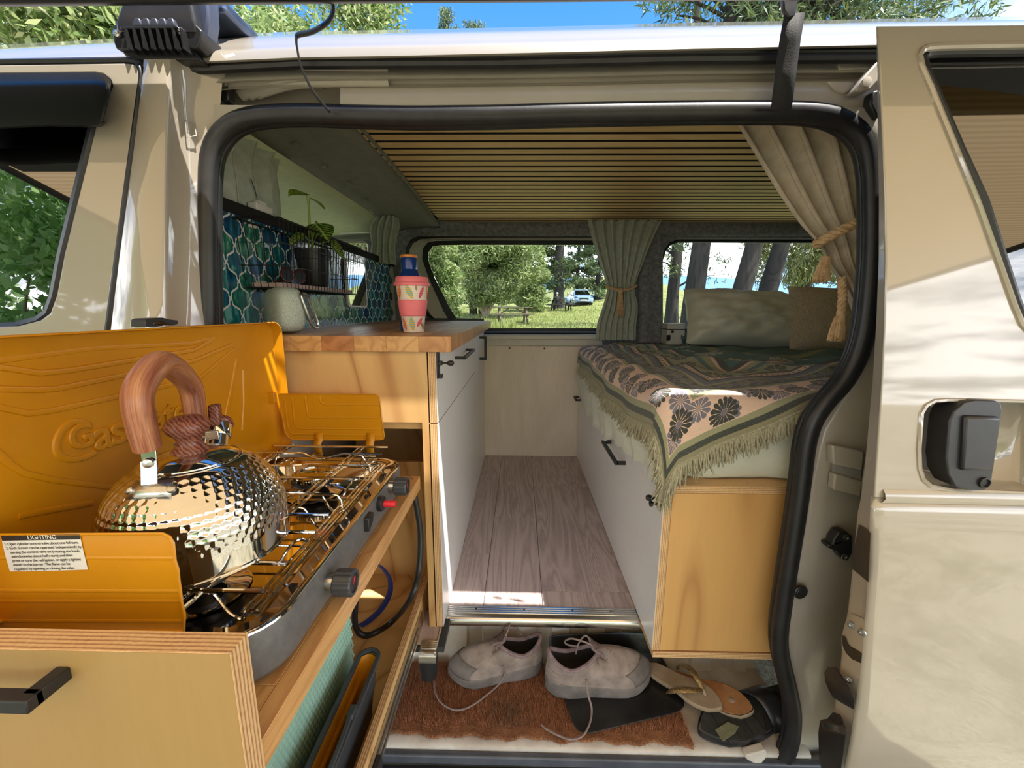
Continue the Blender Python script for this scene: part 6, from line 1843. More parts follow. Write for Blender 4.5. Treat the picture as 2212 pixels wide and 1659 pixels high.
    for i in range(5):
        u = i/4.6
        x = lerp(.190, .130, u); z = lerp(.081, .110, u)
        for sd in (-1, 1):
            MB().tube(smooth_path([T(x, -sd*.023, z-.006), T(x-.004, 0, z+.004), T(x-.011, sd*.024, z-.002)], 4), .0022, 6, flat=.7).build('lace', M_LACE, root)
    for pts in lace_pts:
        MB().tube(smooth_path(pts, 7), .0026, 6).build('loose_lace', M_LACE, root)
    for lp_ in laces2:
        MB().tube(smooth_path([T(*p) for p in lp_], 6), .0023, 6).build('lace_loop', M_LACE, root)
    return root, T
def M_(px, py, z=MTOP): return U(px, py, z=z)
s1h, s1t = M_(1172, 1440, -1.035), M_(968, 1462, -1.035)
loops1 = [[(.118, .012, .118), (.112, .03, .150), (.100, .012, .165), (.104, -.008, .130), (.112, -.012, .112)], [(.120, .014, .114), (.135, .034, .132), (.155, .030, .122), (.150, .012, .108)], [(.12, -.02, .112), (.10, -.036, .120), (.07, -.03, .112), (.062, -.012, .108)]]
shoe('greige trainer with its toe to the left, on the bare coir', s1h, s1t, MTOP, 1, [[U(1088, 1435, z=-.955), U(1092, 1450, z=-.99), U(1080, 1475, z=-1.033), U(1055, 1498, z=MTOP+.003), U(1018, 1525, z=MTOP+.003), U(985, 1534, z=MTOP+.003), U(955, 1520, z=MTOP+.003), U(940, 1495, z=MTOP+.003), U(938, 1472, z=MTOP+.003)]], loops1)
s2h, s2t = M_(1176, 1486, -1.03), M_(1404, 1466, -1.03)
loops2 = [[(.118, .010, .118), (.100, .03, .150), (.062, .02, .158), (.050, -.004, .130), (.060, -.02, .104), (.09, -.024, .092)], [(.118, -.006, .118), (.10, .0, .145), (.085, -.004, .122), (.080, -.01, .085)], [(.12, .016, .116), (.14, .034, .135), (.17, .046, .118)]]
shoe('greige trainer with its toe to the right, resting on the black bag', s2h, s2t, MTOP+.006, -1, [[U(1266, 1468, z=-.955), U(1270, 1500, z=-.99), U(1278, 1530, z=-1.018), U(1274, 1562, z=-1.028), U(1258, 1590, z=-1.030), U(1232, 1597, z=MTOP+.003), U(1205, 1588, z=MTOP+.003), U(1182, 1576, z=MTOP+.003), U(1170, 1566, z=MTOP+.003)]], loops2)

# ------------------------------------------------------------------ flip-flops and the dark slide
def sole_outline(L_, wh, wb, n=40):
    out = []
    for i in range(n):
        a = 2*PI*i/n
        c_, s_ = math.cos(a), math.sin(a)
        x = L_/2 - L_/2*math.copysign(abs(c_)**.85, c_)
        u = x/L_
        w = interp(u, (0, .03, .12, .3, .45, .62, .75, .88, .97, 1), (.15*wh, .55*wh, .95*wh, wh, .92*wh, .97*wb, wb, .86*wb, .45*wb, .1*wb))
        out.append((x, (w if s_ > 0 else -w)*min(1, abs(s_)**.3) if abs(s_) > 1e-6 else 0))
    return out
def frame(heel, toe, roll=0, tilt=0):
    ex = (Vector(toe)-Vector(heel)); ex.normalize(); ey = Vector((0, 0, 1)).cross(ex).normalized(); ez = ex.cross(ey)
    rm_ = Matrix.Rotation(R(roll), 3, ex)
    return Vector(heel), ex, rm_ @ ey, rm_ @ ez
M_TAUPE = pm('taupe_rubber', S(168, 148, 124), S(138, 116, 94), 16, .7, bump=.15, bscale=300)
M_TAN = pm('tan_rubber_tread', S(188, 138, 92), S(160, 112, 72), 30, .75)
M_GOLD = pm('gold_texture_strap', S(206, 178, 128), S(120, 92, 58), 260, .28, .75, bump=.8, bscale=500, bdist=.002)
def flipflop(label, heel, toe, roll, strap, group='pair of taupe flip-flops'):
    o_, ex, ey, ez = frame(heel, toe, roll)
    L_ = (Vector(toe)-Vector(heel)).length
    T = lambda x, y, z: o_ + ex*x + ey*y + ez*z
    root = thing('flip_flop', label, 'flip-flop', o_ + ex*L_/2, group=group)
    O = sole_outline(L_, .030*L_/.25, .043*L_/.25)
    sh_ = lambda u: .004*math.sin(PI*u)
    if strap:
        MB().grid([[T(x*.98+.002, y*.95, 0) for x, y in O], [T(x, y, .004) for x, y in O], [T(x, y, .012) for x, y in O], [T(x*.985+.002, y*.96, .016) for x, y in O], [T(L_/2+(x-L_/2)*.6, y*.5, .0155) for x, y in O], [T(L_/2+(x-L_/2)*.02, y*.02, .0155) for x, y in O]], closed=True).build('sole', M_TAUPE, root, angle=50)
        tp_ = (L_*.79, .004, .016)
        for sd in (-1, 1):
            pts = [T(tp_[0]-.006, tp_[1], .030), T(L_*.68, sd*.018, .040), T(L_*.54, sd*.036, .040), T(L_*.42, sd*.043, .024), T(L_*.38, sd*.040, .008)]
            MB().tube(smooth_path(pts, 6), [.0045 + .0045*math.sin(PI*min(1, i/22)) for i in range(25)], 10, flat=.42, up=ez).build('strap', M_GOLD, root)
        MB().tube([T(*tp_), T(tp_[0]-.003, tp_[1], .026), T(tp_[0]-.007, tp_[1], .032)], .004, 8).build('toe_post', M_TAUPE, root)
    else:
        MB().grid([[T(x*.98+.002, y*.95, 0) for x, y in O], [T(x, y, .004) for x, y in O], [T(x, y, .013) for x, y in O], [T(x*.985+.002, y*.965, .016) for x, y in O]], closed=True).build('sole', M_TAUPE, root, angle=50)
        mt = MB().prism([T(L_/2+(x-L_/2)*.965, y*.93, .0158) for x, y in O], ez*.001)
        mt.build('tread', M_TAN, root)
        mbr = MB()
        for k in range(60):
            x = L_*(.05 + .9*k/59)
            w = interp(x/L_, [p[0]/L_ for p in O[:21]], [p[1] for p in O[:21]])*.88
            mbr.beam(T(x, -w, .0172), T(x, w, .0172), .0016, .0012, up=ez)
        ob = mbr.build('tread_ribs', M_TAN, root); ob['kind'] = 'stuff'
        MB().lathe([(.0075, 0), (.0075, .0015), (.006, .0026), (0, .0028)], T(L_*.78, .0, .0168), 18, ez).build('toe_plug', M_TAUPE, root)
    return root
flipflop('taupe flip-flop lying sole up, with a round plug in its tread', U(1425, 1462, z=-1.040), U(1629, 1540, z=-1.026), 14, False)
flipflop('taupe flip-flop with a gold strap, lying on the upturned one', U(1394, 1442, z=-1.018), U(1560, 1534, z=-1.012), 10, True)
sl = thing('slide_sandal', 'large dark charcoal sandal with a black strap under the flip-flops', 'sandal', U(1600, 1560, z=-1.055))
o_, ex, ey, ez = frame(U(1770, 1500, z=-1.052), U(1508, 1590, z=-1.052), -3)
L_ = (U(1508, 1590, z=-1.052) - U(1770, 1500, z=-1.052)).length
T = lambda x, y, z: o_ + ex*x + ey*y + ez*z
O = sole_outline(L_, .045, .056)
M_CHAR = pm('charcoal_rubber', S(64, 68, 66), S(46, 50, 48), 26, .75, bump=.2, bscale=200)
MB().grid([[T(x*.99, y*.97, 0) for x, y in O], [T(x, y, .006) for x, y in O], [T(x, y, .016) for x, y in O], [T(x, y*.97, .021) for x, y in O]], closed=True).build('midsole', M_RUBBER, sl, angle=50)
MB().prism([T(L_/2+(x-L_/2)*.97, y*.94, .0205) for x, y in O], ez*.0012).build('footbed', M_CHAR, sl)
for k in range(6):
    x = L_*(.40 + .09*k); w = .045
    MB().beam(T(x, -w, .0218), T(x+.012, w, .0218), .0014, .0006, up=ez).build('footbed_groove', M_MATT, sl)
rows = []
for u in np.linspace(0, 1, 9):
    y = lerp(.052, -.056, u); z = .01 + .055*math.sin(PI*u)**.7
    rows.append([T(L_*.50 + q_ + .03*(u-.5), y, z) for q_ in (-.032, -.01, .012, .034)])
MB().grid(rows).build('strap', M_BLACK, sl, solid=.004, angle=180)
tri = [U(px, py, z=-1.0295) for px, py in ((1650, 1545), (1682, 1566), (1656, 1578))]
MB().tube(tri, .0011, 5, closed=True).build('emblem', M_MATT, sl)
for a_, b_ in (((1656, 1560), (1668, 1572)), ((1654, 1566), (1664, 1574)), ((1658, 1552), (1672, 1568))):
    MB().tube([U(*a_, z=-1.0293), U(*b_, z=-1.0293)], .0008, 5).build('emblem_line', M_MATT, sl)
tape = [U(px, py, z=-1.0285) for px, py in ((1545, 1577), (1572, 1560), (1596, 1570), (1588, 1584), (1562, 1602))]
MB().prism(tape, (0, 0, .0012)).build('tape_scrap', pm('cloudy_tape', S(148, 152, 126), S(128, 132, 108), 60, .3), label='scrap of cloudy tape lying on the charcoal sandal', cat='tape')
rl = U(1110, 1331, y=1.05)
MB().lathe([(.046, -.012), (.048, -.006), (.046, 0), (0, .001)], Vector((rl.x, 1.055, FLZ-.024)), 24).build('red_lid', M_REDP, label='red round lid just showing under the aluminium step edge', cat='lid')
# ------------------------------------------------------------------ awning over the open side, its straps, roof rack
def awning_mat():
    m = bpy.data.materials.new('tan_awning_fabric'); m.use_nodes = True
    t = m.node_tree; t.nodes.clear()
    v = coords(t)
    wv = t.nodes.new('ShaderNodeTexWave'); wv.bands_direction = 'Y'; wv.inputs['Scale'].default_value = 16; wv.inputs['Distortion'].default_value = .5
    t.links.new(v, wv.inputs[0])
    c = ramp_n(t, wv.outputs['Fac'], ((.2, (.50, .34, .15)), (.8, (.60, .42, .20))))
    c2 = ramp_n(t, wv.outputs['Fac'], ((.2, (.54, .38, .20)), (.8, (.62, .45, .25))))
    d = t.nodes.new('ShaderNodeBsdfDiffuse'); tr = t.nodes.new('ShaderNodeBsdfTranslucent')
    t.links.new(c, d.inputs[0]); t.links.new(c2, tr.inputs[0])
    ad = t.nodes.new('ShaderNodeAddShader'); o = t.nodes.new('ShaderNodeOutputMaterial')
    mx_ = t.nodes.new('ShaderNodeMixShader'); mx_.inputs[0].default_value = .55
    t.links.new(d.outputs[0], mx_.inputs[1]); t.links.new(tr.outputs[0], mx_.inputs[2])
    t.links.new(mx_.outputs[0], o.inputs[0])
    return m
AWX0, AWX1, AWY0, AWY1 = -1.55, 2.05, -1.75, .752
aw = thing('awning', 'tan fabric awning on a black rail along the van roof edge', 'awning', (.2, -.5, .5))
ax_xs = (-1.55, -.8, -.5, -.33, 0, .29, .8, 2.05)
MB().tube([U(1100, 0, y=.742) + Vector((x+.03, 0, .016)) for x in ax_xs], .0165, 10).build('mounting_rail', M_BLACK, aw)
rows = []
MB().box(-1.5, 2.0, .36, .715, zr_ := U(1100, 0, y=.742).z + .030, zr_ + .004).build('storage_cover', M_MATT, aw)
zr = zr_ + .012
for y in np.linspace(AWY0, AWY1-.012, 24):
    u = (AWY1-y)/(AWY1-AWY0)
    rows.append([Vector((x, y, zr + .015 - .10*u - .05*math.sin(PI*u)*(.6+.4*math.cos((x-.2)*1.6)))) for x in np.linspace(AWX0, AWX1, 20)])
MB().grid(rows).build('canopy', awning_mat(), aw, angle=180)
MB().tube([(AWX0, AWY1-.012-2.473, zr-.085), (AWX1, AWY1-.012-2.473, zr-.085)], .022, 10).build('front_rail', M_BLACK, aw)
for x in (AWX0+.02, AWX1-.02):
    MB().tube([(x, AWY1, zr+.012), (x, -.5, zr-.06), (x, AWY0, zr-.09)], .012, 8).build('side_arm', M_BLACK, aw)
    MB().tube([(x, AWY0, zr-.09), (x, AWY0-.02, -1.5)], .014, 8).build('leg', M_BLACK, aw)
def st_(px, py, y): return U(px, py, y=y)
ls = smooth_path([st_(706, -20, .765), st_(716, 4, .768), st_(719, 26, .772), st_(708, 48, .775), st_(676, 68, .778), st_(646, 75, .782), st_(640, 82, .785), st_(642, 105, .79), st_(651, 145, .80), st_(672, 190, .808), st_(692, 218, .812), st_(712, 241, .812)], 5)
wd_ = [.0065 if i < 28 else lerp(.0065, .0042, min(1, (i-28)/6)) for i in range(len(ls))]
MB().tube(ls, wd_, 8, flat=.45).build('hanging_cord', M_RUBBER, label='thin black awning cord hanging in a kink near the roof rack foot', cat='cord')
rs_ = thing('awning_strap', 'wide black webbing strap with buckle hanging from the awning before the rear of the opening', 'strap', st_(1692, 238, .80))
a0, a1, a2, a3 = st_(1716, 30, .782), st_(1706, 90, .79), st_(1698, 150, .797), st_(1687, 238, .80)
rows = []
for p, w_ in ((a0, .0165), (a1, .0175), (a2, .0178), (a3, .0178)):
    rows.append([p + Vector((-w_, 0, 0)), p + Vector((-w_*.3, -.002, 0)), p + Vector((w_*.3, -.002, 0)), p + Vector((w_, 0, .002))])
M_WEB = pm('black_webbing', (.010, .0095, .010), (.018, .017, .017), 260, .75, bump=.5, bscale=700)
MB().grid(rows).build('webbing', M_WEB, rs_, solid=.002, angle=180)
MB().prism([st_(px, py, .778) for px, py in ((1690, -14), (1724, -14), (1724, 20), (1718, 34), (1704, 38), (1692, 22))], (0, .008, 0)).build('buckle', M_BLACK, rs_, bevel=.003)
# roof rack: foot on the drip edge, crossbar running over the roof
rk = thing('roof_rack', 'black roof rack foot with ribbed clamp and crossbar over the van roof', 'roof rack', U(345, 128, y=.80))
ft_o = [(262, -30), (250, 30), (241, 66), (244, 88), (246, 100), (262, 109), (282, 128), (430, 128), (424, 112), (432, 98), (444, 60), (442, 20), (430, -30)]
MB().prism([U(px, py, y=.79) for px, py in [(268, -30), (258, 16), (246, 48), (248, 70), (425, 70), (420, 40), (412, 0), (405, -30)]], (0, .06, 0)).build('foot_cover', M_BLACK, rk, bevel=.006, seg=3)
MB().prism([U(px, py, y=.792) for px, py in [(246, 52), (241, 68), (245, 92), (250, 105), (266, 108), (425, 104), (432, 90), (436, 66), (420, 50)]], (0, .05, 0)).build('foot_body', M_BLACK, rk, bevel=.004)
MB().prism([U(px, py, y=.81) for px, py in [(405, -30), (446, -30), (450, 40), (440, 98), (428, 92), (412, 40)]], (0, .03, 0)).build('foot_side', pm('slate_plastic', S(70, 78, 100), None, 20, .35), rk, bevel=.004)
MB().prism([U(px, py, y=.80) for px, py in [(256, 104), (268, 118), (288, 128), (431, 129), (424, 116), (416, 106)]], (0, .04, 0)).build('clamp', M_RUBBER, rk, bevel=.002)
for k in range(8):
    px = 268 + k*17
    MB().prism([U(a, b, y=.778) for a, b in ((px, 60), (px+3, 60), (px+10, 104), (px+7, 104))], (0, .02, 0)).build('rib', M_BLACK, rk)
MB().prism([U(a, b, y=.781) for a, b in ((258, 57), (382, 55), (384, 60), (260, 62))], (0, .02, 0)).build('rib_cap', M_BLACK, rk, bevel=.001)
for k in range(5):
    px = 290 + k*18
    MB().prism([U(a, b, y=.782) for a, b in ((px, 38), (px+10, 38), (px+16, 56), (px-6, 56))], (0, .02, 0)).build('fin', pm('slate_fin', S(66, 70, 84), None, 20, .4) if k == 0 else bpy.data.materials['slate_fin'], rk, bevel=.002)
for px, py in ((256, 74), (393, 70)):
    MB().lathe([(.006, 0), (.006, .004), (.003, .005), (0, .003)], U(px, py, y=.79), 12, (0, -1, 0)).build('bolt', M_STEEL, rk)
M_BAR = pm('grey_anodised', S(92, 104, 128), S(70, 80, 100), 20, .3, .6)
c0 = U(430, -6, y=.84); c1 = Vector((c0.x-.02, 2.45, c0.z+.03))
c0 = U(442, 10, y=.85); c1 = c0 + Vector((.0, 1.6, 0.0))
mb = MB().beam(c0, c1, .075, .022).build('crossbar', M_BAR, rk, bevel=.006)
MB().beam(c0 + Vector((-.012, 0, .0125)), c1 + Vector((-.012, 0, .0125)), .012, .003).build('bar_slot', M_RUBBER, mb)
# ------------------------------------------------------------------ outdoors: camp ground, trees, tables, car
def gz(x, y):
    s_ = max(0, y-2.6)
    z = -1.5 + .054*s_ - .00012*s_*s_
    if x > 4 and y > 33: z += min(3.2, .16*(y-33))*min(1, (x-4)/6)*max(0, min(1, (22-x)/6))
    if x > 9: z += .014*min(12, x-9)*min(1, s_/14)
    return z + .03*math.sin(x*.7)*math.sin(y*.45)
def gmat():
    m, t, b = new_mat('meadow_grass')
    v = coords(t)
    a = noise(t, v, 1.1, 5, .65); c = noise(t, v, 9, 4, .7); st_n = noise(t, coords(t, (1, 1, 1)), 60, 3, .7)
    f = math_n(t, 'MULTIPLY_ADD', a, .55, math_n(t, 'MULTIPLY_ADD', c, .35, math_n(t, 'MULTIPLY', st_n, .3)))
    tcn = t.nodes.new('ShaderNodeTexCoord'); sx_ = t.nodes.new('ShaderNodeSeparateXYZ'); t.links.new(tcn.outputs['Object'], sx_.inputs[0])
    dry = t.nodes.new('ShaderNodeMapRange'); dry.inputs[1].default_value = 6.0; dry.inputs[2].default_value = 2.0     # dry turf, paled near the van to take green out of bounced light
    t.links.new(sx_.outputs[1], dry.inputs[0])
    lush = ramp_n(t, f, ((.38, (.07, .105, .02)), (.56, (.18, .215, .055)), (.72, (.34, .33, .14))))
    pale_turf = ramp_n(t, f, ((.42, (.10, .10, .05)), (.56, (.30, .28, .19)), (.66, (.52, .48, .36))))
    t.links.new(mix_n(t, dry.outputs[0], lush, pale_turf), b.inputs['Base Color'])
    setp(b, Roughness=.95)
    bump_n(t, b, st_n, 1.0, .03)
    return m
xs = np.concatenate((np.linspace(-70, -14, 15), np.linspace(-12, 24, 73), np.linspace(26, 90, 17)))
ys = np.concatenate((np.linspace(-50, -6, 12), np.linspace(-5, 50, 111), np.linspace(53, 130, 20)))
MB().grid([[Vector((x, y, gz(x, y))) for x in xs] for y in ys]).build('ground', gmat(), kind='structure', angle=180, origin=(0, 0, -1.5), label='sunny camp ground grass')
rows = []
for k, (zf, D) in enumerate(((0, 700), (.55, 760), (1, 800))):
    rows.append([Vector((x, D, -10 + zf*(66 + 6*math.sin(x*.006) + 3*math.sin(x*.021+1)))) for x in np.linspace(-1400, 1900, 80)])
MB().grid(rows).build('hills', pm('hazed_hill_bush', (.13, .26, .46), (.11, .22, .40), .02, .95), kind='structure', angle=180)  # distance haze put into the blue colour of the hills

def leafmat(name, stops, trans=.4, rough=.5):
    m = bpy.data.materials.new(name); m.use_nodes = True
    t = m.node_tree; b = t.nodes['Principled BSDF']; out = t.nodes['Material Output']
    uvn = t.nodes.new('ShaderNodeUVMap'); sx_ = t.nodes.new('ShaderNodeSeparateXYZ'); t.links.new(uvn.outputs[0], sx_.inputs[0])
    n = noise(t, coords(t), .8, 3)
    f = math_n(t, 'MULTIPLY_ADD', sx_.outputs[0], .6, math_n(t, 'MULTIPLY', n, .4))
    col = ramp_n(t, f, stops)
    t.links.new(col, b.inputs['Base Color']); setp(b, Roughness=rough)
    tr = t.nodes.new('ShaderNodeBsdfTranslucent'); t.links.new(col, tr.inputs[0])
    mx_ = t.nodes.new('ShaderNodeMixShader'); mx_.inputs[0].default_value = trans
    t.links.new(b.outputs[0], mx_.inputs[1]); t.links.new(tr.outputs[0], mx_.inputs[2]); t.links.new(mx_.outputs[0], out.inputs[0])
    return m
LM_WILLOW = leafmat('willow_leaf', ((.15, (.07, .12, .03)), (.45, (.20, .29, .08)), (.7, (.40, .45, .20)), (.9, (.62, .60, .40))))
LM_BUSH = leafmat('bush_leaf', ((.15, (.075, .12, .035)), (.5, (.27, .35, .12)), (.75, (.50, .55, .27)), (.92, (.74, .75, .52))))
LM_PINE = leafmat('pine_needle', ((.15, (.03, .06, .02)), (.5, (.08, .13, .05)), (.8, (.20, .24, .08)), (.95, (.34, .34, .12))), .2)
LM_DRY = leafmat('weeping_leaf', ((.2, (.10, .12, .04)), (.6, (.24, .26, .10)), (.9, (.42, .40, .2))))
LM_PALE = leafmat('pale_leaf', ((.15, (.13, .20, .06)), (.45, (.34, .44, .17)), (.7, (.55, .60, .34)), (.9, (.74, .74, .56))))
LM_HEDGE = leafmat('hedge_leaf', ((.15, (.20, .38, .10)), (.5, (.42, .66, .24)), (.75, (.62, .80, .42)), (.92, (.80, .86, .66))), .7)
M_BARK = wood('pine_bark', S(58, 52, 50), S(26, 24, 24), 'z', .5, .95, 12, 1.4)
M_TWIG = wood('grey_twig', S(168, 152, 132), S(112, 98, 84), 'z', 1.0, .9, 8, 1)
def leaves(name, blobs, L_, W_f, mat, root, seed, down=0.0, shell=.5, cup=True):
    """real leaf blades scattered in rounded clumps: blobs of (centre, radii, count)"""
    rg = np.random.default_rng(seed)
    P = []
    for c, r, n in blobs:
        d = rg.normal(size=(n, 3)); d /= np.linalg.norm(d, axis=1)[:, None]
        rad = rg.uniform(shell**3, 1, n)**(1/3)
        P.append(np.array(c) + d*rad[:, None]*np.array(r))
    P = np.concatenate(P); n = len(P)
    a = rg.normal(size=(n, 3)); a[:, 2] -= down; a /= np.linalg.norm(a, axis=1)[:, None]
    b = rg.normal(size=(n, 3)); b = np.cross(a, b); b /= np.linalg.norm(b, axis=1)[:, None]
    c = np.cross(a, b)
    l = L_*rg.uniform(.6, 1.25, n)[:, None]; w = l*W_f*.5
    V = np.empty((n*4, 3))
    V[0::4] = P - a*l*.5; V[1::4] = P + b*w - a*l*.08 + c*w*.25; V[2::4] = P + a*l*.5; V[3::4] = P - b*w - a*l*.08 + c*w*.25
    V[:, 2] += CZ
    org = WORLD[root.name]
    V -= np.array(org)
    F_ = np.arange(n*4, dtype=np.int32)
    me = bpy.data.meshes.new(name)
    me.vertices.add(n*4); me.vertices.foreach_set('co', V.astype(np.float32).ravel())
    me.loops.add(n*4); me.loops.foreach_set('vertex_index', F_)
    me.polygons.add(n); me.polygons.foreach_set('loop_start', np.arange(0, n*4, 4, dtype=np.int32)); me.polygons.foreach_set('loop_total', np.full(n, 4, dtype=np.int32))
    ul = me.uv_layers.new(name='UVMap')
    rv = np.repeat(rg.uniform(0, 1, n), 4)
    ul.data.foreach_set('uv', np.c_[rv, rv].astype(np.float32).ravel())
    me.materials.append(mat); me.update(calc_edges=True)
    o = link(name, me, root)
    o['kind'] = 'stuff'
    return o
def clumps(seed, c, R_, k, rmin, rmax, n, squash=.8):
    rg = np.random.default_rng(seed); out = []
    for _ in range(k):
        d = rg.normal(size=3); d /= np.linalg.norm(d); q_ = rg.uniform(.35, 1)**.6
        r = rg.uniform(rmin, rmax)
        out.append((tuple(np.array(c) + d*q_*np.array(R_)), (r, r, r*squash), n))
    return out
def branches(root, base, c, R_, k, r0, seed, mat, name='branch'):
    rb = random.Random(seed)
    for i in range(k):
        e = Vector(c) + Vector((rb.uniform(-1, 1)*R_[0], rb.uniform(-1, 1)*R_[1], rb.uniform(-.8, .9)*R_[2]))
        b_ = Vector(base)
        pts = smooth_path([b_, b_.lerp(e, .35) + Vector((rb.uniform(-.2, .2), 0, .3)), b_.lerp(e, .7) + Vector((rb.uniform(-.3, .3), rb.uniform(-.2, .2), .1)), e], 4)
        MB().tube(pts, [r0*(1-.85*j/(len(pts)-1)) for j in range(len(pts))], 6).build(name, mat, root)
# big willowy tree seen over the roof, and the broad shrub through the wide window
tr = thing('willow_tree', 'tall pale willow-like tree rising over the middle of the van roof', 'tree', (-5.0, 13.5, gz(-5, 13.5)))
leaves('foliage', clumps(1, (-5.6, 13.5, 5.4), (3.4, 2.4, 4.6), 46, .7, 1.3, 900), .22, .30, LM_WILLOW, tr, 1)
branches(tr, (-5.0, 13.5, gz(-5, 13.5)), (-5.4, 13.5, 5), (2.6, 1.5, 3), 9, .14, 2, M_TWIG)
tb = thing('broad_shrub', 'broad sunlit leafy shrub seen through the wide side window', 'shrub', (-1.9, 22.5, gz(-1.9, 22.5)))
leaves('foliage', clumps(3, (-2.0, 22.8, 2.7), (3.0, 1.4, 2.7), 64, .6, 1.15, 900), .25, .28, LM_BUSH, tb, 3)
leaves('outer_sprays', clumps(33, (-1.7, 21.9, 2.9), (2.8, 1.1, 2.5), 40, .45, .95, 600), .25, .26, LM_PALE, tb, 4)
branches(tb, (-1.9, 22.8, gz(-1, 22)), (-1.9, 22.8, 2.7), (2.4, .8, 2.0), 10, .10, 4, M_TWIG)
tb3 = thing('near_shrub', 'nearer leafy shrub in the slanted corner of the wide side window', 'shrub', (-2.9, 15, gz(-2.9, 15)))
leaves('foliage', clumps(34, (-3.1, 15, .7), (.9, .9, 1.6), 26, .35, .7, 600), .20, .28, LM_WILLOW, tb3, 34)
branches(tb3, (-3.0, 15, gz(-3, 15)), (-3.0, 15, .8), (.6, .6, 1.1), 5, .05, 34, M_TWIG)
tb2 = thing('rounded_shrub', 'rounded lighter shrub to the right of the broad shrub near the pine trunk', 'shrub', (.9, 29, gz(.9, 29)))
leaves('foliage', clumps(5, (.8, 29, 1.5), (1.1, 1.2, 1.7), 18, .5, .9, 900), .28, .3, LM_BUSH, tb2, 5)
branches(tb2, (.8, 29, gz(.8, 29)), (.8, 29, 1.5), (.7, .6, 1), 4, .07, 5, M_TWIG)
tl = thing('twiggy_tree', 'twiggy yellow-green tree over the front of the van roof', 'tree', (-6.3, 6.4, gz(-6, 6.4)))
leaves('foliage', clumps(7, (-6.0, 6.3, 3.6), (1.9, 1.0, 1.4), 34, .35, .7, 330), .17, .34, LM_WILLOW, tl, 7)
branches(tl, (-7.2, 6.6, 2.2), (-5.6, 6.0, 3.8), (1.2, .5, 1.0), 22, .03, 8, M_TWIG)
MB().tube(smooth_path([(-6.4, 6.4, gz(-6.4, 6.4)-.1), (-6.7, 6.4, .6), (-7.2, 6.6, 2.2), (-6.8, 6.4, 4)], 5), [.16]*6 + [.12]*5 + [.08]*5, 10).build('trunk', M_TWIG, tl)
# hedge on the open side of the camp ground (mirrored in the windows and the kettle)
hg_ = thing('hedge_bush', 'tall bright green hedge bush across the grass from the van front', 'bush', (-6.6, -4.2, -1.5))
leaves('foliage', clumps(9, (-6.6, -4.2, 1.5), (3.2, .9, 2.9), 90, .45, .8, 420), .16, .5, LM_HEDGE, hg_, 9)
branches(hg_, (-6.6, -4.2, -1.5), (-6.6, -4.2, 1.3), (2.4, .6, 2.2), 10, .05, 9, M_TWIG)
hg2 = thing('hedge_bush', 'second bright green hedge bush across the grass, further to the rear', 'bush', (2.5, -8.5, -1.5))
leaves('foliage', clumps(10, (2.5, -8.6, -.3), (4.5, 1.2, 1.3), 50, .5, 1.0, 400), .17, .5, LM_HEDGE, hg2, 10)
branches(hg2, (2.5, -8.6, -1.5), (2.5, -8.6, -.3), (3, .8, .8), 8, .05, 10, M_TWIG)
# pines: leaning trunks with tufted crowns
def pine(label, base, lean, h, r, crown, seed, n=420, tuft=.26, name='pine_tree', limbs=7):
    base = Vector((base[0], base[1], gz(base[0], base[1])-.1))
    root = thing(name, label, 'tree', base)
    lean = Vector((lean[0], lean[1], 0))
    top = base + lean + Vector((0, 0, h))
    pts = smooth_path([base, base.lerp(top, .18) + Vector((-lean[0]*.06, 0, 0)), base.lerp(top, .5) + Vector((-lean[0]*.05, 0, 0)), top], 6)
    rr_ = [r*(1.35 if i == 0 else 1.12 if i < 3 else 1)*(1-.62*i/(len(pts)-1)) for i in range(len(pts))]
    mb_ = MB(); n_ = 14; rows = []
    rb = random.Random(seed)
    for i, p in enumerate(pts):
        rows.append([p + Vector((math.cos(2*PI*k/n_), math.sin(2*PI*k/n_), 0))*rr_[i]*(1+.10*math.sin(k*5+i*.7)) for k in range(n_)])
    mb_.grid(rows, closed=True).build('trunk', M_BARK, root, angle=180)
    bl = []
    rc = random.Random(seed+50)
    for (z0, z1, R_, k) in crown:
        for i in range(k):
            z = rc.uniform(z0, z1); u = (z-base.z)/h
            a = rc.uniform(0, 2*PI); q_ = R_*rc.uniform(.35, 1)
            ax = base.lerp(top, min(1, u))
            c = Vector((ax.x + q_*math.cos(a), ax.y + q_*math.sin(a)*.8, z))
            s_ = rc.uniform(.30, .62)
            bl.append((tuple(c), (s_*1.2, s_*1.2, s_*.62), n//6))
            if i % 3 == 0:
                MB().tube(smooth_path([Vector((ax.x, ax.y, z-.5)), ax.lerp(c, .5) + Vector((0, 0, -.1)), c], 3), [.05, .045, .04, .035, .03, .025, .015][:7], 5).build('branch', M_BARK, root)
    leaves('needles', bl, tuft, .16, LM_PINE, root, seed)
    return root
def at(px, py, D): 
    p = U(px, py, y=D); return p
b1 = at(1497, 645, 11); b2 = at(1588, 645, 11); b3 = at(1645, 645, 11.8); b4 = at(1453, 650, 16)
pine('pine with the leftmost thick trunk in the rear side window', (b1.x, 11), (.55, .3), 10.5, .30, ((5.5, 8.4, 2.4, 90), (2.3, 3.6, 1.2, 5)), 21)
pine('leaning pine with the middle thick trunk in the rear side window', (b2.x, 11), (1.6, 0), 10.5, .28, ((5.5, 8.4, 2.6, 80),), 22)
pine('leaning pine with the trunk right of the middle one in the rear side window', (b3.x, 11.8), (1.9, .2), 11, .29, ((5.5, 8.6, 3.0, 110),), 23)
pine('slimmer pine behind, at the left edge of the rear side window', (b4.x, 16), (.1, 0), 12, .26, ((1.3, 2.9, 1.6, 16), (3, 10, 2.0, 30)), 24)
b5 = at(1206, 650, 33)
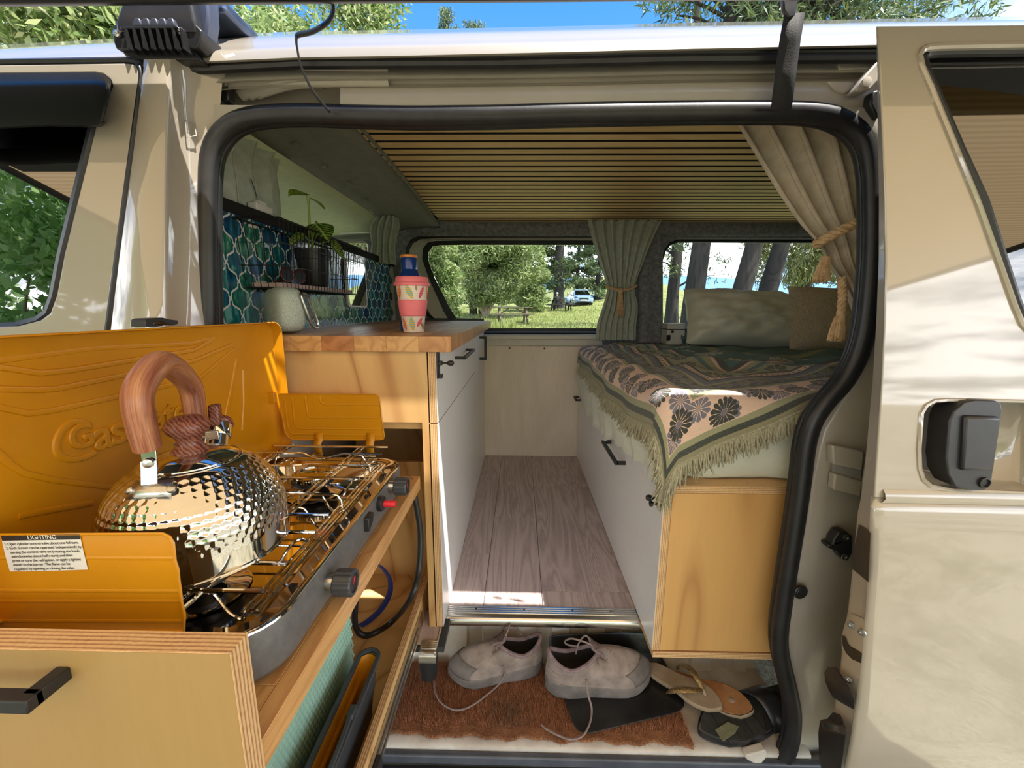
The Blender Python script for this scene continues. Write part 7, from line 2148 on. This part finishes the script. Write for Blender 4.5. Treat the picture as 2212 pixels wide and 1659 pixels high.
pine('lone pine with a bare grey trunk beyond the picnic tables', (b5.x, 33), (.1, 0), 18, .44, ((3.4, 9, 3.0, 30), (8, 16, 4, 40)), 25, tuft=.5)
for i, (px, D, h_, lb) in enumerate(((1165, 34, 9, 'dark pine behind the rounded shrub'), (1245, 42, 10, 'dark pine on the bank above the parked car'), (1290, 40, 11, 'dark pine on the bank beside the pillar curtain'), (1340, 46, 12, 'dark pine on the bank hidden partly by the pillar curtain'), (1140, 48, 13, 'dark pine far behind the broad shrub'))):
    b_ = at(px, 640, D)
    pine(lb, (b_.x, D), (.2, 0), h_, .26, ((1.0 if i != 1 else 2.2, h_*.45, 2.6, 34), (h_*.4, h_-1.5, 2.0, 30)), 30+i, tuft=.5, n=600)
# conifer tips showing over the roof
for i, (px, py, hw, lb) in enumerate(((965, 20, 1.1, 'tallest conifer tip showing over the van roof'), (1015, 54, .9, 'middle conifer tip showing over the van roof'), (1037, 56, .8, 'right conifer tip showing over the van roof'))):
    tp = at(px, py, 25)
    root = thing('conifer_tree', lb, 'tree', (tp.x, 25, gz(tp.x, 25)))
    bl = []
    rc = random.Random(i+70)
    for k in range(26):
        dz = 6*(k/25)**1.2; rr_ = .2 + .42*dz*rc.uniform(.6, 1.1)*hw
        for j in range(2 + k//5):
            a = rc.uniform(0, 2*PI)
            bl.append(((tp.x + rr_*math.cos(a)*.8, 25 + rr_*math.sin(a)*.8, tp.z - .15 - dz), (.28, .28, .36), 80))
    leaves('needles', bl, .22, .2, LM_PINE, root, 70+i, down=-1.2)
    MB().tube([(tp.x, 25, gz(tp.x, 25)-.1), (tp.x, 25, tp.z-.2)], [.25, .03], 8).build('trunk', M_BARK, root)
# weeping tree at the right of the rear side window
wq = at(1735, 560, 17)
wp = thing('weeping_tree', 'olive weeping tree at the right of the rear side window', 'tree', (wq.x+.5, 17, gz(wq.x, 17)))
leaves('foliage', clumps(41, (wq.x+.6, 17, 2.7), (2.6, 1.4, 1.9), 46, .35, .7, 400, 1.6), .26, .16, LM_DRY, wp, 41, down=1.6)
MB().tube(smooth_path([(wq.x+.5, 17, gz(wq.x, 17)-.1), (wq.x+.3, 17, 1), (wq.x+.8, 17, 3.5)], 4), .16, 8).build('trunk', M_BARK, wp)
sg = thing('shore_scrub', 'low dark scrub and pale seed-head grass between the leaning pines', 'shrub', (b3.x, 11.2, gz(b3.x, 11)))
leaves('foliage', clumps(44, (b3.x-.1, 11.0, gz(b3.x, 11)+.45), (1.3, .5, .45), 20, .2, .4, 200), .12, .2, LM_PINE, sg, 44)
leaves('grass_blades', [((b3.x+.5, 10.4, gz(b3.x, 11)+.42), (1.4, .4, .42), 900)], .55, .035, LM_WILLOW, sg, 45, down=-2.5)
# blades of meadow grass where the wide window looks out
ng = 42000
rg = np.random.default_rng(8)
gx = rg.uniform(-5, 9.5, ng); gy = 9 + 27*rg.uniform(0, 1, ng)**1.3
gzv = np.array([gz(a, b) for a, b in zip(gx, gy)])
hh = rg.uniform(.05, .13, ng)*(1 + (gx < -.2)*(gy > 14)*(gy < 17)*2.5)
an = rg.uniform(0, 2*np.pi, ng); wv = hh*.16
V = np.empty((ng*3, 3))
V[0::3] = np.c_[gx-np.cos(an)*wv, gy-np.sin(an)*wv, gzv-.01]; V[1::3] = np.c_[gx+np.cos(an)*wv, gy+np.sin(an)*wv, gzv-.01]
V[2::3] = np.c_[gx+rg.normal(0, .04, ng), gy+rg.normal(0, .04, ng), gzv+hh]
mg = MB(); mg.v = V.tolist(); mg.f = [(3*i, 3*i+1, 3*i+2) for i in range(ng)]
LM_GRASS = leafmat('grass_blade', ((.2, (.15, .21, .04)), (.55, (.36, .41, .12)), (.9, (.60, .56, .28))))
go = mg.build('grass', LM_GRASS, smooth=False, fix=False, kind='stuff', uvs=np.repeat(rg.uniform(0, 1, (ng, 1)), 3, axis=0).repeat(2, axis=1), label='tufty sunlit grass of the camp ground seen through the wide window', cat='grass')
# picnic tables
M_TIMB = wood('weathered_timber', S(120, 108, 92), S(72, 62, 52), 'x', 1.0, .9, 9, 1.2)
M_TIMBD = wood('dark_timber', S(66, 58, 54), S(34, 30, 28), 'x', 1.0, .9, 9, 1.2)
def picnic(label, x, y, rot, mat):
    z = gz(x, y)
    root = thing('picnic_table', label, 'table', (x, y, z))
    rm_ = Matrix.Rotation(R(rot), 3, 'Z')
    P = lambda a, b, c: Vector((x, y, z)) + rm_ @ Vector((a, b, c))
    for k in range(4): MB().beam(P(-.9, -.27+.18*k, .74), P(.9, -.27+.18*k, .74), .165, .04).build('table_plank', mat, root)
    for sd in (-1, 1):
        for k in (0, 1): MB().beam(P(-.9, sd*(.66+.15*k), .44), P(.9, sd*(.66+.15*k), .44), .14, .04).build('bench_plank', mat, root)
    for e in (-.62, .62):
        for sd in (-1, 1): MB().beam(P(e, sd*.20, .72), P(e, sd*.62, -.02), .09, .06, up=(0, 1, 0)).build('leg', mat, root)
        MB().beam(P(e, -.82, .40), P(e, .82, .40), .05, .09).build('cross_beam', mat, root)
        MB().beam(P(e, 0, .42), P(e*.25, 0, .70), .05, .05).build('brace', mat, root)
    return root, P
pt = at(1107, 687, 19)
picnic('weathered picnic table standing alone on the grass', pt.x, 19, 8, M_TIMB)
p2 = at(1212, 668, 30)
_, PP = picnic('dark picnic table where two people sit', p2.x, 30, 4, M_TIMBD)
# two seated people, backs to the van
def person(label, x, y, top, hair):
    z = gz(x, y)
    o0 = Vector((x, y, z))
    root = thing('person', label, 'person', o0, group='two people at the dark picnic table')
    V = {'pel': ((0, 0, .52), .13), 'bel': ((0, .03, .68), .125), 'chest': ((0, .06, .90), .145), 'neckb': ((0, .07, 1.04), .07), 'neck': ((0, .085, 1.09), .052), 'head': ((0, .10, 1.18), .082), 'crown': ((0, .10, 1.27), .07),
         'shl': ((-.17, .06, .98), .065), 'ell': ((-.24, .18, .78), .048), 'hal': ((-.16, .42, .80), .036), 'shr': ((.17, .06, .98), .065), 'elr': ((.24, .18, .78), .048), 'har': ((.14, .42, .80), .036),
         'knl': ((-.11, .42, .50), .07), 'anl': ((-.11, .46, .10), .045), 'tol': ((-.11, .58, .05), .04), 'knr': ((.11, .42, .50), .07), 'anr': ((.11, .46, .10), .045), 'tor': ((.11, .58, .05), .04)}
    E_ = [('pel', 'bel'), ('bel', 'chest'), ('chest', 'neckb'), ('neckb', 'neck'), ('neck', 'head'), ('head', 'crown'), ('chest', 'shl'), ('shl', 'ell'), ('ell', 'hal'), ('chest', 'shr'), ('shr', 'elr'), ('elr', 'har'), ('pel', 'knl'), ('knl', 'anl'), ('anl', 'tol'), ('pel', 'knr'), ('knr', 'anr'), ('anr', 'tor')]
    keys = list(V)
    me = bpy.data.meshes.new('body')
    me.from_pydata([V[k][0] for k in keys], [(keys.index(a), keys.index(b)) for a, b in E_], [])
    o = link('body', me, root)
    sk = o.modifiers.new('skin', 'SKIN')
    lay = me.skin_vertices[0] if me.skin_vertices else None
    if lay is None:
        bm = bmesh.new(); bm.from_mesh(me); bm.verts.layers.skin.verify(); bm.to_mesh(me); bm.free(); lay = me.skin_vertices[0]
    for i, k in enumerate(keys):
        lay.data[i].radius = (V[k][1], V[k][1]); lay.data[i].use_root = (k == 'pel')
    md = o.modifiers.new('sub', 'SUBSURF'); md.levels = 1; md.render_levels = 2
    m, t, b = new_mat('clothed_figure')
    tcn = t.nodes.new('ShaderNodeTexCoord'); sx_ = t.nodes.new('ShaderNodeSeparateXYZ'); t.links.new(tcn.outputs['Object'], sx_.inputs[0])
    c = ramp_n(t, math_n(t, 'DIVIDE', sx_.outputs[2], 1.4), ((0, (.03, .03, .035)), (.36, (.05, .055, .07)), (.43, top), (.745, (.48, .30, .22))), 'CONSTANT')
    t.links.new(c, b.inputs['Base Color']); setp(b, Roughness=.9)
    me.materials.append(m)
    hr = MB().grid(ellipsoid_rows(o0 + Vector((0, .085, 1.245)), .092, .10, .085, 2, 14, 8), closed=True)
    hr.build('hair', pm('grey_white_hair', hair, None, 60, .8), root, angle=180)
pa, pb = PP(-.42, -.72, 0), PP(.36, -.72, 0)
person('person with white hair and dark jacket seated at the dark picnic table', pa.x, pa.y, (.02, .02, .024), (.75, .73, .70))
person('person in a pale blue shirt seated at the dark picnic table', pb.x, pb.y, (.30, .40, .62), (.66, .62, .58))
# parked car, nose towards the van
cp = at(1261, 667, 36)
cx_, cyy = cp.x, 36; czz = gz(cx_, cyy)
car = thing('car', 'silver-blue estate car parked nose-on under the bank', 'car', (cx_, cyy+2.1, czz))
M_CAR = paint_mat('silver_blue_paint', (.22, .34, .48))
sec = [(0.0, .70, .30, .62), (.06, .80, .28, .70), (.30, .86, .24, .80), (.9, .88, .22, .92), (1.15, .88, .22, .97)]
rows = []
for y, hw, z0, z1 in sec + [(3.9, .88, .22, 1.0), (4.3, .82, .3, .95)]:
    rows.append([Vector((cx_+a*hw, cyy+y, czz+z0+(z1-z0)*b)) for a, b in ((-.92, 0), (-1, .3), (-1, .7), (-.94, .93), (-.8, 1), (0, 1.03), (.8, 1), (.94, .93), (1, .7), (1, .3), (.92, 0))])
mbc = MB().grid(rows); mbc.f.append(tuple(range(10, -1, -1)))
mbc.build('body', M_CAR, car, angle=50)
rows = [[Vector((cx_+a*hw, cyy+y, czz+z)) for a in (-1, -.5, 0, .5, 1)] for y, hw, z in ((1.08, .78, .97), (1.9, .60, 1.46), (2.0, .57, 1.50), (3.8, .56, 1.48), (4.2, .70, 1.0))]
MB().grid(rows).build('roof', M_CAR, car, angle=40)
MB().grid([[p + Vector((0, -.012, .008)) for p in [Vector((cx_+a*hw, cyy+y, czz+z)) for a in (-.94, 0, .94)]] for y, hw, z in ((1.12, .76, 1.0), (1.84, .60, 1.42))]).build('windscreen', M_GLASS_TINT, car)
for sd in (-1, 1):
    MB().prism([(cx_+sd*.80, cyy+1.3, czz+1.0), (cx_+sd*.60, cyy+2.0, czz+1.42), (cx_+sd*.58, cyy+3.6, czz+1.42), (cx_+sd*.78, cyy+4.0, czz+1.0)], (sd*.02, 0, 0)).build('side_window', M_GLASS_TINT, car)
    MB().prism([(cx_+sd*a, cyy+yy, czz+b) for a, b, yy in ((.46, .66, .035), (.78, .72, .12), (.82, .84, .28), (.56, .76, .08))], (0, -.03, 0)).build('headlight', M_CHROME, car, bevel=.01)
    MB().lathe([(.32, 0), (.32, .2)], (cx_+sd*.84, cyy+.75, czz+.32), 20, (-sd, 0, 0)).build('wheel', M_RUBBER, car)
    MB().lathe([(.32, 0), (.32, .2)], (cx_+sd*.84, cyy+3.35, czz+.32), 20, (-sd, 0, 0)).build('wheel', M_RUBBER, car)
    MB().grid(ellipsoid_rows((cx_+sd*.98, cyy+1.25, czz+1.02), .10, .06, .07, 2.4, 10, 6), closed=True).build('wing_mirror', M_CAR, car)
MB().box(cx_-.40, cx_+.40, cyy-.03, cyy+.02, czz+.58, czz+.72).build('grille', M_BLACK, car, bevel=.01)
MB().box(cx_-.62, cx_+.62, cyy-.04, cyy+.02, czz+.30, czz+.40).build('lower_intake', M_BLACK, car, bevel=.01)
MB().box(cx_-.26, cx_+.26, cyy-.05, cyy-.01, czz+.44, czz+.54).build('number_plate', M_WHITEPL, car, bevel=.004)
mbr = MB()
for sd in (-1, 1): mbr.tube([(cx_+sd*.5, cyy+2.1, czz+1.55), (cx_+sd*.5, cyy+3.7, czz+1.54)], .02, 6)
mbr.build('roof_rails', M_BLACK, car)
